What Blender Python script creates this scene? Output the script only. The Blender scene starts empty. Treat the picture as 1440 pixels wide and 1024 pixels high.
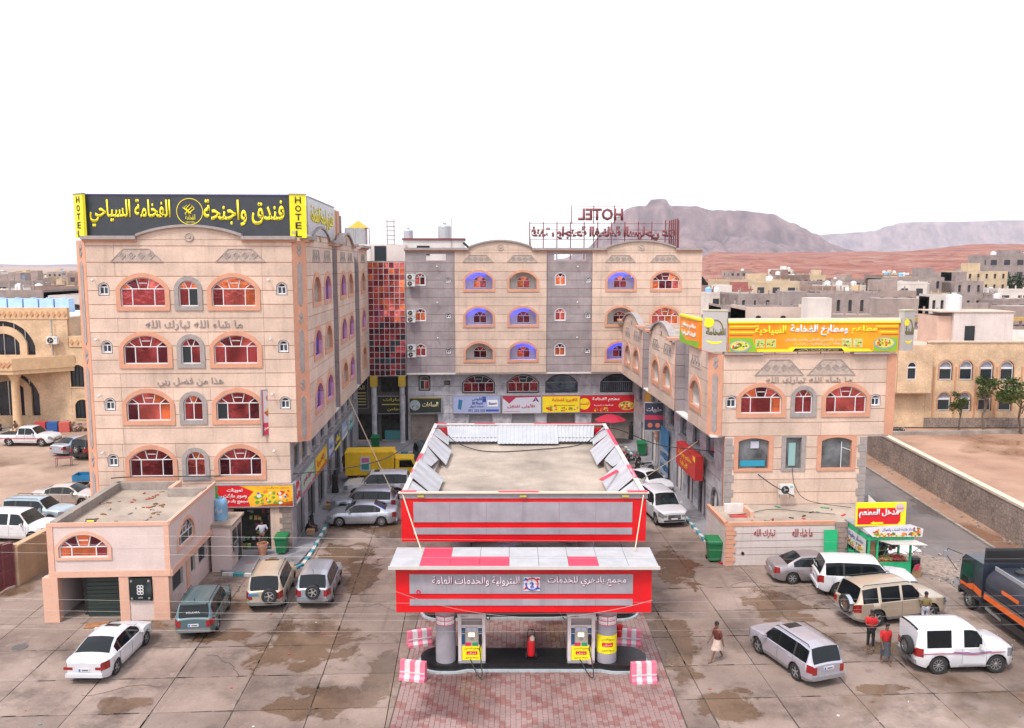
import bpy, bmesh, math, random
from mathutils import Vector, Matrix, Euler
random.seed(7)
SC = bpy.context.scene
COL = SC.collection
PI = math.pi
rad = math.radians
# ------------------------------------------------------------------ camera, sky, sun, exposure
cd = bpy.data.cameras.new('camera'); cam = bpy.data.objects.new('camera', cd); COL.objects.link(cam)
cam.location = (0, 0, 16.8)
cam.rotation_euler = (rad(90) - math.atan(141 / 1200), 0, 0)
cd.sensor_width = 36; cd.lens = 30; cd.clip_start = 0.3; cd.clip_end = 30000
SC.camera = cam
SUN_EL, SUN_AZ = 58, 215          # elevation; direction the light comes from, degrees from +Y clockwise
wd = bpy.data.worlds.new('World'); SC.world = wd; wd.use_nodes = True
nt = wd.node_tree; nt.nodes.clear()
sky = nt.nodes.new('ShaderNodeTexSky'); sky.sky_type = 'NISHITA'; sky.sun_disc = False
sky.sun_elevation = rad(SUN_EL); sky.sun_rotation = rad(SUN_AZ); sky.dust_density = 4.0; sky.ozone_density = 1.5
bg = nt.nodes.new('ShaderNodeBackground'); bg.inputs['Strength'].default_value = 0.12
cl = nt.nodes.new('ShaderNodeBackground')
tcw = nt.nodes.new('ShaderNodeTexCoord'); nzw = nt.nodes.new('ShaderNodeTexNoise'); nzw.inputs['Scale'].default_value = 1.7
nzw.inputs['Detail'].default_value = 5
crw = nt.nodes.new('ShaderNodeValToRGB')
crw.color_ramp.elements[0].position = 0.35; crw.color_ramp.elements[0].color = (0.95, 0.955, 0.98, 1)
crw.color_ramp.elements[1].position = 0.65; crw.color_ramp.elements[1].color = (1, 1, 1, 1)
cl.inputs['Strength'].default_value = 0.97
ad = nt.nodes.new('ShaderNodeAddShader'); wo = nt.nodes.new('ShaderNodeOutputWorld')
nt.links.new(tcw.outputs['Generated'], nzw.inputs['Vector']); nt.links.new(nzw.outputs['Fac'], crw.inputs['Fac'])
nt.links.new(crw.outputs['Color'], cl.inputs['Color'])
nt.links.new(sky.outputs['Color'], bg.inputs['Color']); nt.links.new(bg.outputs[0], ad.inputs[0]); nt.links.new(cl.outputs[0], ad.inputs[1])
nt.links.new(ad.outputs[0], wo.inputs['Surface'])
sd = bpy.data.lights.new('sun', 'SUN'); sd.energy = 2.5; sd.angle = rad(10); sd.color = (1.0, 0.95, 0.88)
so = bpy.data.objects.new('sun', sd); COL.objects.link(so); so.location = (0, 0, 60)
az = rad(SUN_AZ); el = rad(SUN_EL)
so.rotation_euler = (-Vector((math.sin(az) * math.cos(el), math.cos(az) * math.cos(el), math.sin(el)))).to_track_quat('-Z', 'Y').to_euler()
SC.view_settings.view_transform = 'Standard'; SC.view_settings.look = 'None'; SC.view_settings.gamma = 1.0
SC.view_settings.use_curve_mapping = False
SC.view_settings.exposure = 0.12
SC.render.engine = 'CYCLES'
SC.cycles.max_bounces = 6; SC.cycles.diffuse_bounces = 3; SC.cycles.glossy_bounces = 3; SC.cycles.transmission_bounces = 4
SC.cycles.volume_bounces = 1; SC.cycles.transparent_max_bounces = 8
SC.cycles.use_denoising = True; SC.cycles.sample_clamp_indirect = 6.0
SC.cycles.caustics_reflective = False; SC.cycles.caustics_refractive = False

# ------------------------------------------------------------------ materials
MATS = {}
def _n(nt, typ, **kw):
    n = nt.nodes.new(typ)
    for k, v in kw.items(): setattr(n, k, v)
    return n
def mat(name, col, rough=0.7, var=0.12, scale=1.5, bump=0.0, bscale=20, metal=0.0, emit=None, estr=0, streak=0.0, fine=0.0, spec=0.5, coat=0.0, obj=False, var2=None, dirt=None, tr=0.0, piece=0.0):
    """plain procedural material: world position noise varies the colour, optional vertical streaks, grain, bump"""
    if name in MATS: return MATS[name]
    m = bpy.data.materials.new(name); m.use_nodes = True; t = m.node_tree; L = t.links
    b = t.nodes['Principled BSDF']
    b.inputs['Roughness'].default_value = rough; b.inputs['Metallic'].default_value = metal
    b.inputs['Specular IOR Level'].default_value = spec; b.inputs['Coat Weight'].default_value = coat
    if tr: b.inputs['Transmission Weight'].default_value = tr
    c4 = (*col, 1)
    b.inputs['Base Color'].default_value = c4
    if obj: src = _n(t, 'ShaderNodeTexCoord').outputs['Object']
    else: src = _n(t, 'ShaderNodeNewGeometry').outputs['Position']
    cur = None
    if var > 0:
        nz = _n(t, 'ShaderNodeTexNoise'); nz.inputs['Scale'].default_value = scale; nz.inputs['Detail'].default_value = 6; nz.inputs['Roughness'].default_value = 0.6
        L.new(src, nz.inputs['Vector'])
        cr = _n(t, 'ShaderNodeValToRGB'); cr.color_ramp.elements[0].position = 0.3; cr.color_ramp.elements[1].position = 0.7
        d = var2 if var2 else tuple(x * (1 - var * 1.6) for x in col)
        cr.color_ramp.elements[0].color = (*d, 1); cr.color_ramp.elements[1].color = (*[min(1, x * (1 + var * .6)) for x in col], 1)
        L.new(nz.outputs['Fac'], cr.inputs['Fac']); cur = cr.outputs['Color']
    if streak > 0:
        mp = _n(t, 'ShaderNodeMapping'); mp.inputs['Scale'].default_value = (2.2, 2.2, 0.16); L.new(src, mp.inputs['Vector'])
        n2 = _n(t, 'ShaderNodeTexNoise'); n2.inputs['Scale'].default_value = 1.3; n2.inputs['Detail'].default_value = 7; n2.inputs['Roughness'].default_value = 0.7
        L.new(mp.outputs[0], n2.inputs['Vector'])
        r2 = _n(t, 'ShaderNodeMapRange'); r2.inputs[1].default_value = 0.52; r2.inputs[2].default_value = 0.75; r2.inputs[3].default_value = 0; r2.inputs[4].default_value = streak
        L.new(n2.outputs['Fac'], r2.inputs[0])
        mx = _n(t, 'ShaderNodeMixRGB'); mx.blend_type = 'MIX'; L.new(r2.outputs[0], mx.inputs['Fac'])
        dd = dirt or tuple(x * 0.45 for x in col)
        mx.inputs['Color2'].default_value = (*dd, 1)
        if cur: L.new(cur, mx.inputs['Color1'])
        else: mx.inputs['Color1'].default_value = c4
        cur = mx.outputs[0]
    if fine > 0:
        n3 = _n(t, 'ShaderNodeTexNoise'); n3.inputs['Scale'].default_value = 9; n3.inputs['Detail'].default_value = 8; n3.inputs['Roughness'].default_value = 0.75
        L.new(src, n3.inputs['Vector'])
        r3 = _n(t, 'ShaderNodeMapRange'); r3.inputs[1].default_value = 0.3; r3.inputs[2].default_value = 0.7; r3.inputs[3].default_value = 1 - fine; r3.inputs[4].default_value = 1 + fine * .5
        L.new(n3.outputs['Fac'], r3.inputs[0])
        mm = _n(t, 'ShaderNodeMixRGB'); mm.blend_type = 'MULTIPLY'; mm.inputs['Fac'].default_value = 1
        if cur: L.new(cur, mm.inputs['Color1'])
        else: mm.inputs['Color1'].default_value = c4
        L.new(r3.outputs[0], mm.inputs['Color2']); cur = mm.outputs[0]
    if piece > 0:
        oi = _n(t, 'ShaderNodeObjectInfo'); r4 = _n(t, 'ShaderNodeMapRange'); r4.inputs[3].default_value = 1 - piece; r4.inputs[4].default_value = 1 + piece * .6; L.new(oi.outputs['Random'], r4.inputs[0])
        m4 = _n(t, 'ShaderNodeMixRGB'); m4.blend_type = 'MULTIPLY'; m4.inputs['Fac'].default_value = 1; L.new(cur, m4.inputs['Color1']); L.new(r4.outputs[0], m4.inputs['Color2']); cur = m4.outputs[0]
    if cur: L.new(cur, b.inputs['Base Color'])
    if bump > 0:
        nb = _n(t, 'ShaderNodeTexNoise'); nb.inputs['Scale'].default_value = bscale; nb.inputs['Detail'].default_value = 5
        L.new(src, nb.inputs['Vector'])
        bp = _n(t, 'ShaderNodeBump'); bp.inputs['Strength'].default_value = bump; bp.inputs['Distance'].default_value = 0.05
        L.new(nb.outputs['Fac'], bp.inputs['Height']); L.new(bp.outputs[0], b.inputs['Normal'])
    if emit: b.inputs['Emission Color'].default_value = (*emit, 1); b.inputs['Emission Strength'].default_value = estr
    MATS[name] = m
    return m

peach = mat('peach_stone_cladding', (0.66, 0.495, 0.40), 0.75, 0.14, 0.5, 0.25, 25, streak=0.5, fine=0.14, dirt=(0.30, 0.215, 0.18), piece=.09)
peach2 = mat('pale_pink_cladding', (0.64, 0.56, 0.54), 0.75, 0.1, 0.5, 0.25, 25, streak=0.4, piece=.06, fine=0.1, dirt=(0.35, 0.29, 0.25))
joint = mat('red_joint_mortar', (0.42, 0.15, 0.10), 0.85, 0.1, 2)
orange = mat('orange_stone_trim', (0.61, 0.305, 0.20), 0.75, 0.1, 1.2, 0.25, 25, streak=0.2, fine=0.12, dirt=(0.3, 0.16, 0.11))
salmon = mat('salmon_painted_trim', (0.66, 0.385, 0.285), 0.7, 0.06, 1.2, streak=0.18, fine=0.08, dirt=(0.4, 0.24, 0.18))
greytrim = mat('grey_stone_trim', (0.34, 0.30, 0.29), 0.8, 0.12, 3, 0.3, 30, fine=0.15)
greyclad = mat('mauve_grey_cladding', (0.345, 0.295, 0.305), 0.75, 0.2, 0.6, 0.3, 25, streak=0.5, piece=.08, fine=0.14, dirt=(0.15, 0.12, 0.13))
pattern = mat('carved_grey_stone', (0.52, 0.42, 0.36), 0.8, 0.15, 6, 0.8, 30, fine=0.2)
carved2 = mat('carved_dark_stone', (0.38, 0.31, 0.28), 0.85, 0.1, 6)
lettergrey = mat('grey_cut_stone_letters', (0.33, 0.285, 0.27), 0.7, 0.1, 6)
marble = mat('grey_marble', (0.47, 0.46, 0.49), 0.35, 0.4, 1.6, fine=0.22, var2=(0.27, 0.27, 0.30), streak=0.25, dirt=(0.13, 0.12, 0.13))
marblej = mat('marble_joint', (0.14, 0.13, 0.15), 0.8)
white = mat('white_upvc_frame', (0.66, 0.65, 0.67), 0.4, 0.04, 3)
plaster = mat('white_niche_plaster', (0.62, 0.58, 0.55), 0.8, 0.08, 2, fine=0.1)
whitew = mat('whitewashed_wall', (0.70, 0.66, 0.64), 0.85, 0.1, 0.8, 0.2, 20, streak=0.3, fine=0.1)
concrete = mat('weathered_concrete', (0.33, 0.28, 0.25), 0.9, 0.25, 0.9, 0.5, 15, streak=0.3, fine=0.2)
roofconc = mat('roof_screed', (0.42, 0.345, 0.285), 0.9, 0.28, 0.35, 0.4, 12, fine=0.2)
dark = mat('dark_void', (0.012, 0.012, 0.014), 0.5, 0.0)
black = mat('black_plastic', (0.02, 0.02, 0.022), 0.45, 0.0)
rubber = mat('tyre_rubber', (0.022, 0.022, 0.024), 0.85, 0.2, 12, fine=0.2)
steel = mat('brushed_steel', (0.5, 0.5, 0.52), 0.35, 0.08, 4, metal=0.9)
rim = mat('alloy_rim', (0.55, 0.55, 0.57), 0.3, 0.05, 4, metal=0.85)
greym = mat('grey_painted_metal', (0.30, 0.30, 0.32), 0.5, 0.1, 3)
acwhite = mat('air_conditioner_casing', (0.66, 0.63, 0.60), 0.5, 0.1, 5, streak=0.2)
rust = mat('maroon_rusted_steel', (0.22, 0.055, 0.065), 0.6, 0.25, 6, fine=0.2)
green = mat('green_plastic_bin', (0.006, 0.15, 0.05), 0.45, 0.12, 4)
kgreen = mat('green_kiosk_paint', (0.02, 0.48, 0.20), 0.5, 0.1, 1.5, fine=0.08)
red = mat('red_fascia_panel', (0.66, 0.004, 0.010), 0.4, 0.1, 1, fine=0.06, streak=.3, dirt=(.42, .02, .03))
redp = mat('faded_red_panel', (0.68, 0.03, 0.08), 0.4, 0.15, 1, fine=0.1)
sil = mat('silver_grey_fascia', (0.34, 0.32, 0.36), 0.4, 0.12, 1.2, streak=0.35, fine=.05)
slab_top = mat('pale_aluminium_panel', (0.42, 0.42, 0.44), 0.4, 0.1, 1.5, fine=0.06, streak=0.0)
corr = mat('white_corrugated_sheet', (0.44, 0.45, 0.48), 0.4, 0.08, 1.2, streak=0.12, metal=0.2)
yell = mat('yellow_sign_film', (0.80, 0.72, 0.01), 0.45, 0.03, 2)
signblack = mat('charcoal_sign_film', (0.035, 0.042, 0.055), 0.45, 0.15, 2)
wood = mat('brown_wood', (0.25, 0.12, 0.06), 0.7, 0.2, 6)
skin = mat('brown_skin', (0.16, 0.075, 0.045), 0.6, 0.05, 8)
hair = mat('black_hair', (0.012, 0.01, 0.01), 0.7, 0)
cable = mat('black_cable', (0.02, 0.02, 0.02), 0.6, 0)
wirem = mat('bare_aluminium_wire', (0.30, 0.29, 0.28), 0.4, 0.05, 5, metal=0.4)
rope = mat('pale_rope', (0.62, 0.50, 0.36), 0.8, 0.1, 10)
cardb = mat('brown_cardboard', (0.36, 0.22, 0.12), 0.8, 0.15, 5)
teal = mat('teal_kerb_paint', (0.05, 0.28, 0.33), 0.7, 0.2, 4, fine=0.2)
kwhite = mat('white_kerb_paint', (0.62, 0.60, 0.58), 0.7, 0.2, 4, fine=0.2)

def flat(c, rough=0.45, name=None):
    """flat print colour for signs, shared by value"""
    k = name or 'print_%02d_%02d_%02d' % tuple(int(x * 99) for x in c)
    return mat(k, c, rough, 0.04, 3)

def glassmat(name, base, rough=0.08, wave=0.12, spread=0.5):
    """coloured mirror film glass: tinted metallic reflection plus a wavy surface"""
    m = bpy.data.materials.new(name); m.use_nodes = True; t = m.node_tree; L = t.links
    b = t.nodes['Principled BSDF']; b.inputs['Metallic'].default_value = 0.75; b.inputs['Roughness'].default_value = rough
    g = _n(t, 'ShaderNodeNewGeometry'); nz = _n(t, 'ShaderNodeTexNoise'); nz.inputs['Scale'].default_value = .9; nz.inputs['Detail'].default_value = 3
    mp = _n(t, 'ShaderNodeMapping'); mp.inputs['Scale'].default_value = (1, 1, 0.6); L.new(g.outputs['Position'], mp.inputs[0]); L.new(mp.outputs[0], nz.inputs['Vector'])
    cr = _n(t, 'ShaderNodeValToRGB'); cr.color_ramp.elements[0].position = 0.38; cr.color_ramp.elements[1].position = 0.6
    cr.color_ramp.elements[0].color = (*[x * spread for x in base], 1); cr.color_ramp.elements[1].color = (*[min(1, x * 1.15) for x in base], 1)  # mottled tint painted into the colour, in place of uneven reflections
    L.new(nz.outputs['Fac'], cr.inputs['Fac']); L.new(cr.outputs['Color'], b.inputs['Base Color'])
    n2 = _n(t, 'ShaderNodeTexNoise'); n2.inputs['Scale'].default_value = 2.4; n2.inputs['Detail'].default_value = 2; L.new(g.outputs['Position'], n2.inputs['Vector'])
    bp = _n(t, 'ShaderNodeBump'); bp.inputs['Strength'].default_value = wave; bp.inputs['Distance'].default_value = 0.25
    L.new(n2.outputs['Fac'], bp.inputs['Height']); L.new(bp.outputs[0], b.inputs['Normal'])
    MATS[name] = m; return m
gl_red = glassmat('rose_mirror_glass', (0.36, 0.065, 0.075))
gl_pink = glassmat('pink_mirror_glass', (0.62, 0.14, 0.13))
gl_org = glassmat('amber_mirror_glass', (0.85, 0.22, 0.10))
gl_dark = glassmat('maroon_mirror_glass', (0.14, 0.03, 0.045))
gl_black = mat('open_window_dark', (0.012, 0.02, 0.025), 0.3, 0)
gl_blue = glassmat('blue_grey_glass', (0.13, 0.17, 0.22))
gl_clear = mat('shop_glass', (0.035, 0.05, 0.055), 0.06, 0.3, 1.5, spec=0.8)
gl_car = mat('tinted_car_glass', (0.006, 0.008, 0.01), 0.1, 0, spec=0.35)
gl_car2 = mat('clear_car_glass', (0.022, 0.03, 0.034), 0.08, 0.5, 1.5, spec=0.5)

# ------------------------------------------------------------------ mesh builder
class MB:
    def __init__(s): s.v = []; s.f = []; s.m = []
    def add(s, vs, fs, mi=0):
        o = len(s.v); s.v += [tuple(v) for v in vs]
        for f in fs: s.f.append([i + o for i in f]); s.m.append(mi)
        return s
    def box(s, x0, x1, y0, y1, z0, z1, mi=0):
        return s.add([(x0, y0, z0), (x1, y0, z0), (x1, y1, z0), (x0, y1, z0), (x0, y0, z1), (x1, y0, z1), (x1, y1, z1), (x0, y1, z1)],
                     [(0, 3, 2, 1), (4, 5, 6, 7), (0, 1, 5, 4), (1, 2, 6, 5), (2, 3, 7, 6), (3, 0, 4, 7)], mi)
    def bbox(s, c, d, R=None, mi=0, taper=1.0):
        """box by centre and size, optional rotation matrix and top taper"""
        x, y, z = d[0] / 2, d[1] / 2, d[2] / 2; k = taper
        vs = [(-x, -y, -z), (x, -y, -z), (x, y, -z), (-x, y, -z), (-x * k, -y * k, z), (x * k, -y * k, z), (x * k, y * k, z), (-x * k, y * k, z)]
        vs = [Vector(v) for v in vs]
        if R is not None: vs = [R @ v for v in vs]
        vs = [v + Vector(c) for v in vs]
        return s.add(vs, [(0, 3, 2, 1), (4, 5, 6, 7), (0, 1, 5, 4), (1, 2, 6, 5), (2, 3, 7, 6), (3, 0, 4, 7)], mi)
    def ext(s, poly, w0, w1, mi=0):
        """polygon in facade coordinates (u, z), between depths w0 (back) and w1 (front, towards -Y)"""
        n = len(poly)
        a = sum(poly[i][0] * poly[(i + 1) % n][1] - poly[(i + 1) % n][0] * poly[i][1] for i in range(n))
        if a < 0: poly = poly[::-1]
        vs = [(u, -w1, z) for u, z in poly] + [(u, -w0, z) for u, z in poly]
        fs = [list(range(n)), [n + i for i in range(n)][::-1]] + [(i, n + i, n + (i + 1) % n, (i + 1) % n) for i in range(n)]
        return s.add(vs, fs, mi)
    def ring(s, A, B, w0, w1, mi=0, closed=True):
        """band between two matched outlines, extruded"""
        n = len(A); V = [(u, -w1, z) for u, z in A] + [(u, -w1, z) for u, z in B] + [(u, -w0, z) for u, z in A] + [(u, -w0, z) for u, z in B]
        F = []
        for i in range(n if closed else n - 1):
            j = (i + 1) % n
            F += [(i, j, n + j, n + i), (2 * n + i, 3 * n + i, 3 * n + j, 2 * n + j), (i, 2 * n + i, 2 * n + j, j), (n + i, n + j, 3 * n + j, 3 * n + i)]
        return s.add(V, F, mi)
    def prism(s, poly, z0, z1, mi=0):
        n = len(poly)
        a = sum(poly[i][0] * poly[(i + 1) % n][1] - poly[(i + 1) % n][0] * poly[i][1] for i in range(n))
        if a < 0: poly = poly[::-1]
        return s.add([(x, y, z0) for x, y in poly] + [(x, y, z1) for x, y in poly],
                     [list(range(n))[::-1], [n + i for i in range(n)]] + [(i, (i + 1) % n, n + (i + 1) % n, n + i) for i in range(n)], mi)
    def tube(s, pts, r, n=6, mi=0, caps=True):
        pts = [Vector(p) for p in pts]; rs = r if isinstance(r, (list, tuple)) else [r] * len(pts)
        V = []; up = None
        for i, p in enumerate(pts):
            d = (pts[min(i + 1, len(pts) - 1)] - pts[max(i - 1, 0)])
            d = d.normalized() if d.length > 1e-9 else Vector((0, 0, 1))
            if up is None: up = Vector((0, 0, 1)) if abs(d.z) < 0.9 else Vector((1, 0, 0))
            a = d.cross(up)
            if a.length < 1e-4: a = d.cross(Vector((0, 1, 0)))
            a.normalize(); b = a.cross(d).normalized(); up = b
            V += [p + (a * math.cos(2 * PI * k / n) + b * math.sin(2 * PI * k / n)) * rs[i] for k in range(n)]
        F = []
        for i in range(len(pts) - 1):
            for k in range(n): F.append((i * n + k, i * n + (k + 1) % n, (i + 1) * n + (k + 1) % n, (i + 1) * n + k))
        if caps: F.append(list(range(n))[::-1]); F.append([(len(pts) - 1) * n + k for k in range(n)])
        return s.add(V, F, mi)
    def lathe(s, prof, c=(0, 0, 0), n=16, axis='z', mi=0, a0=0):
        V = []
        for r, h in prof:
            for k in range(n):
                a = 2 * PI * k / n + a0; x, y = r * math.cos(a), r * math.sin(a)
                v = (x, y, h) if axis == 'z' else ((x, h, y) if axis == 'y' else (h, x, y))
                V.append((v[0] + c[0], v[1] + c[1], v[2] + c[2]))
        F = []
        for i in range(len(prof) - 1):
            for k in range(n):
                q = (i * n + k, i * n + (k + 1) % n, (i + 1) * n + (k + 1) % n, (i + 1) * n + k)
                F.append(q if axis != 'y' else q[::-1])
        if prof[0][0] > 1e-6: F.append([k for k in range(n)][::-1])
        if prof[-1][0] > 1e-6: F.append([(len(prof) - 1) * n + k for k in range(n)])
        return s.add(V, F, mi)
    def ball(s, c, r, n=10, mi=0, sc=(1, 1, 1)):
        prof = [(max(1e-7, r * math.sin(PI * i / (n // 2 + 1))), -r * math.cos(PI * i / (n // 2 + 1))) for i in range(n // 2 + 2)]
        o = len(s.v); s.lathe(prof, (0, 0, 0), n, 'z', mi)
        for i in range(o, len(s.v)):
            x, y, z = s.v[i]; s.v[i] = (x * sc[0] + c[0], y * sc[1] + c[1], z * sc[2] + c[2])
        return s
    def mesh(s, name, mats, smooth=False):
        me = bpy.data.meshes.new(name); me.from_pydata(s.v, [], s.f)
        for m in (mats if isinstance(mats, (list, tuple)) else [mats]): me.materials.append(m)
        me.polygons.foreach_set('material_index', s.m)
        if smooth:
            me.polygons.foreach_set('use_smooth', [True] * len(me.polygons))
            try: me.set_sharp_from_angle(angle=smooth if smooth is not True else rad(35))
            except Exception: pass
        me.update(); return me
    def build(s, name, mats, parent=None, loc=(0, 0, 0), rot=0, smooth=False):
        me = s.mesh(name, mats, smooth); return obj(name, me, parent, loc, rot)
def obj(name, me, parent=None, loc=(0, 0, 0), rot=0):
    o = bpy.data.objects.new(name, me); COL.objects.link(o); o.parent = parent; o.location = loc
    o.rotation_euler = rot if isinstance(rot, (tuple, list)) else (0, 0, rot)
    return o
def tag(o, label=None, cat=None, group=None, kind=None):
    if label: o['label'] = label
    if cat: o['category'] = cat
    if group: o['group'] = group
    if kind: o['kind'] = kind
    return o
def thing(name, label, cat, loc=(0, 0, 0), rot=0, group=None):
    o = bpy.data.objects.new(name, None); COL.objects.link(o); o.location = loc; o.rotation_euler = (0, 0, rot); o.empty_display_size = 0.3
    return tag(o, label, cat, group)
def copy_tree(o, parent=None):
    c = o.copy(); COL.objects.link(c); c.parent = parent
    if parent is not None: c.matrix_parent_inverse = o.matrix_parent_inverse
    for ch in list(o.children): copy_tree(ch, c)
    return c
PHI = math.atan(59 / 1200); CP, SP = math.cos(PHI), math.sin(PHI)
def l2w(x, y): return (x * CP - y * SP, x * SP + y * CP)      # compound frame (square to the hotel) to world

# ------------------------------------------------------------------ Arabic text shaping for Blender's own font
AR = {}
def _ar(ch, iso, fin, ini=None, med=None): AR[ch] = (iso, fin, ini, med)
_b = 0xFE8D
_ar('\u0627', 0xFE8D, 0xFE8E); _ar('\u0623', 0xFE83, 0xFE84); _ar('\u0625', 0xFE87, 0xFE88); _ar('\u0622', 0xFE81, 0xFE82)
_ar('\u0629', 0xFE93, 0xFE94); _ar('\u0649', 0xFEEF, 0xFEF0); _ar('\u0626', 0xFE89, 0xFE8A, 0xFE8B, 0xFE8C); _ar('\u0624', 0xFE85, 0xFE86); _ar('\u0621', 0xFE80, 0xFE80)
for ch, base in (('\u0628', 0xFE8F), ('\u062a', 0xFE95), ('\u062b', 0xFE99), ('\u062c', 0xFE9D), ('\u062d', 0xFEA1), ('\u062e', 0xFEA5), ('\u0633', 0xFEB1), ('\u0634', 0xFEB5),
                 ('\u0635', 0xFEB9), ('\u0636', 0xFEBD), ('\u0637', 0xFEC1), ('\u0638', 0xFEC5), ('\u0639', 0xFEC9), ('\u063a', 0xFECD), ('\u0641', 0xFED1), ('\u0642', 0xFED5),
                 ('\u0643', 0xFED9), ('\u0644', 0xFEDD), ('\u0645', 0xFEE1), ('\u0646', 0xFEE5), ('\u0647', 0xFEE9), ('\u064a', 0xFEF1)): _ar(ch, base, base + 1, base + 2, base + 3)
for ch, base in (('\u062f', 0xFEA9), ('\u0630', 0xFEAB), ('\u0631', 0xFEAD), ('\u0632', 0xFEAF), ('\u0648', 0xFEED)): _ar(ch, base, base + 1)
def shape(s):
    out = []
    for w in s.split(' '):
        res = []; i = 0
        if w == '\u0627\u0644\u0644\u0647': out.append([0xFEEA, 0xFEE0, 0xFEDF, 0xFE8D][::-1]); continue
        prev_join = False
        while i < len(w):
            c = w[i]
            if c == '\u0640': res.append(0x0640); prev_join = True; i += 1; continue
            if c not in AR: res.append(ord(c)); prev_join = False; i += 1; continue
            if c == '\u0644' and i + 1 < len(w) and w[i + 1] in '\u0627\u0623\u0625\u0622':
                b = {'\u0627': 0xFEFB, '\u0623': 0xFEF7, '\u0625': 0xFEF9, '\u0622': 0xFEF5}[w[i + 1]]
                res.append(b + 1 if prev_join else b); prev_join = False; i += 2; continue
            iso, fin, ini, med = AR[c]
            nxt = i + 1 < len(w) and (w[i + 1] in AR or w[i + 1] == '\u0640') and w[i + 1] != '\u0621' and ini is not None
            if prev_join: g = med if nxt else fin
            else: g = ini if nxt else iso
            res.append(g); prev_join = nxt and ini is not None; i += 1
        out.append(res)
    words = []
    for r in out[::-1]: words.append(''.join(chr(x) for x in r[::-1]))
    return ' '.join(words)
TXT = {}
def text(s, w, h, depth=0.02, bold=0.0, res=2, arabic=True, cx=True):
    """text mesh standing in the XZ plane facing -Y, fitted to width w and height h, centred at the origin"""
    key = (s, w, h, depth, bold)
    if key in TXT: return TXT[key]
    c = bpy.data.curves.new('lettering', 'FONT'); c.body = shape(s) if arabic else s; c.extrude = 0; c.offset = bold; c.resolution_u = res; c.size = 1
    o = bpy.data.objects.new('lettering', c); COL.objects.link(o)
    bpy.context.view_layer.update()
    me = bpy.data.meshes.new_from_object(o.evaluated_get(bpy.context.evaluated_depsgraph_get()))
    bpy.data.objects.remove(o); bpy.data.curves.remove(c)
    bm = bmesh.new(); bm.from_mesh(me); bmesh.ops.remove_doubles(bm, verts=bm.verts, dist=1e-4)
    if depth > 0:
        r = bmesh.ops.extrude_face_region(bm, geom=bm.faces[:]); vs = [g for g in r['geom'] if isinstance(g, bmesh.types.BMVert)]
        for v in vs: v.co.z += 1.0
    xs = [v.co.x for v in bm.verts]; ys = [v.co.y for v in bm.verts]
    x0, x1, y0, y1 = min(xs), max(xs), min(ys), max(ys)
    for v in bm.verts:
        v.co = Vector(((v.co.x - (x0 + x1) / 2) / (x1 - x0) * w, -v.co.z * depth - 0.003, (v.co.y - (y0 + y1) / 2) / (y1 - y0) * h))
    bmesh.ops.recalc_face_normals(bm, faces=bm.faces)
    bm.to_mesh(me); bm.free(); me.materials.clear()
    TXT[key] = me
    return me
def lettering(s, w, h, m, parent, loc, rot=0, depth=0.02, bold=0.0, res=2, arabic=True, name='lettering'):
    me = text(s, w, h, depth, bold, res, arabic)
    if len(me.materials) == 0: me.materials.append(m)
    elif me.materials[0] != m: me = me.copy(); me.materials[0] = m
    return obj(name, me, parent, loc, rot)
# ------------------------------------------------------------------ facades
class Op:
    """arched opening: centre u, width w, sill z0, spring zs, crown zt"""
    def __init__(s, u, w, z0, zs, zt, pointed=False): s.u, s.w, s.z0, s.zs, s.zt, s.p = u, w, z0, zs, zt, pointed
    def hw(s, z):
        if z < s.z0 or z > s.zt: return 0.0
        if z <= s.zs: return s.w / 2
        h = s.w / 2; r = s.zt - s.zs
        if s.p: return h * max(0.0, 1 - ((z - s.zs) / r) ** 1.7)
        if r >= h: return h * math.sqrt(max(0, 1 - ((z - s.zs) / r) ** 2))
        R = (h * h + r * r) / (2 * r); return math.sqrt(max(0, R * R - (z - (s.zt - R)) ** 2))
    def grow(s, a, b=None): b = a if b is None else b; return Op(s.u, s.w + 2 * a, s.z0 - b, s.zs, s.zt + a, s.p)
    def outline(s, n=12):
        """counter-clockwise from bottom left; 2n+3 points"""
        if s.zt - s.zs < 1e-3: top = [(s.u + s.w / 2 - s.w * i / (2 * n), s.zt) for i in range(2 * n + 1)]
        else:
            top = []
            for i in range(2 * n + 1):
                t = i / (2 * n) * 2 - 1; zz = s.zs + (s.zt - s.zs) * math.cos(t * PI / 2) if (s.p or s.zt - s.zs >= s.w / 2) else None
                if zz is None:
                    h = s.w / 2; r = s.zt - s.zs; R = (h * h + r * r) / (2 * r); A = math.asin(min(1, h / R))
                    top.append((s.u - R * math.sin(t * A), s.zt - R + R * math.cos(t * A)))
                else: top.append((s.u - (1 if t > 0 else -1) * (s.hw(min(zz, s.zt - 1e-6)) if abs(t) > 1e-6 else 0), zz))
        return [(s.u - s.w / 2, s.z0), (s.u + s.w / 2, s.z0)] + top
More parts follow.
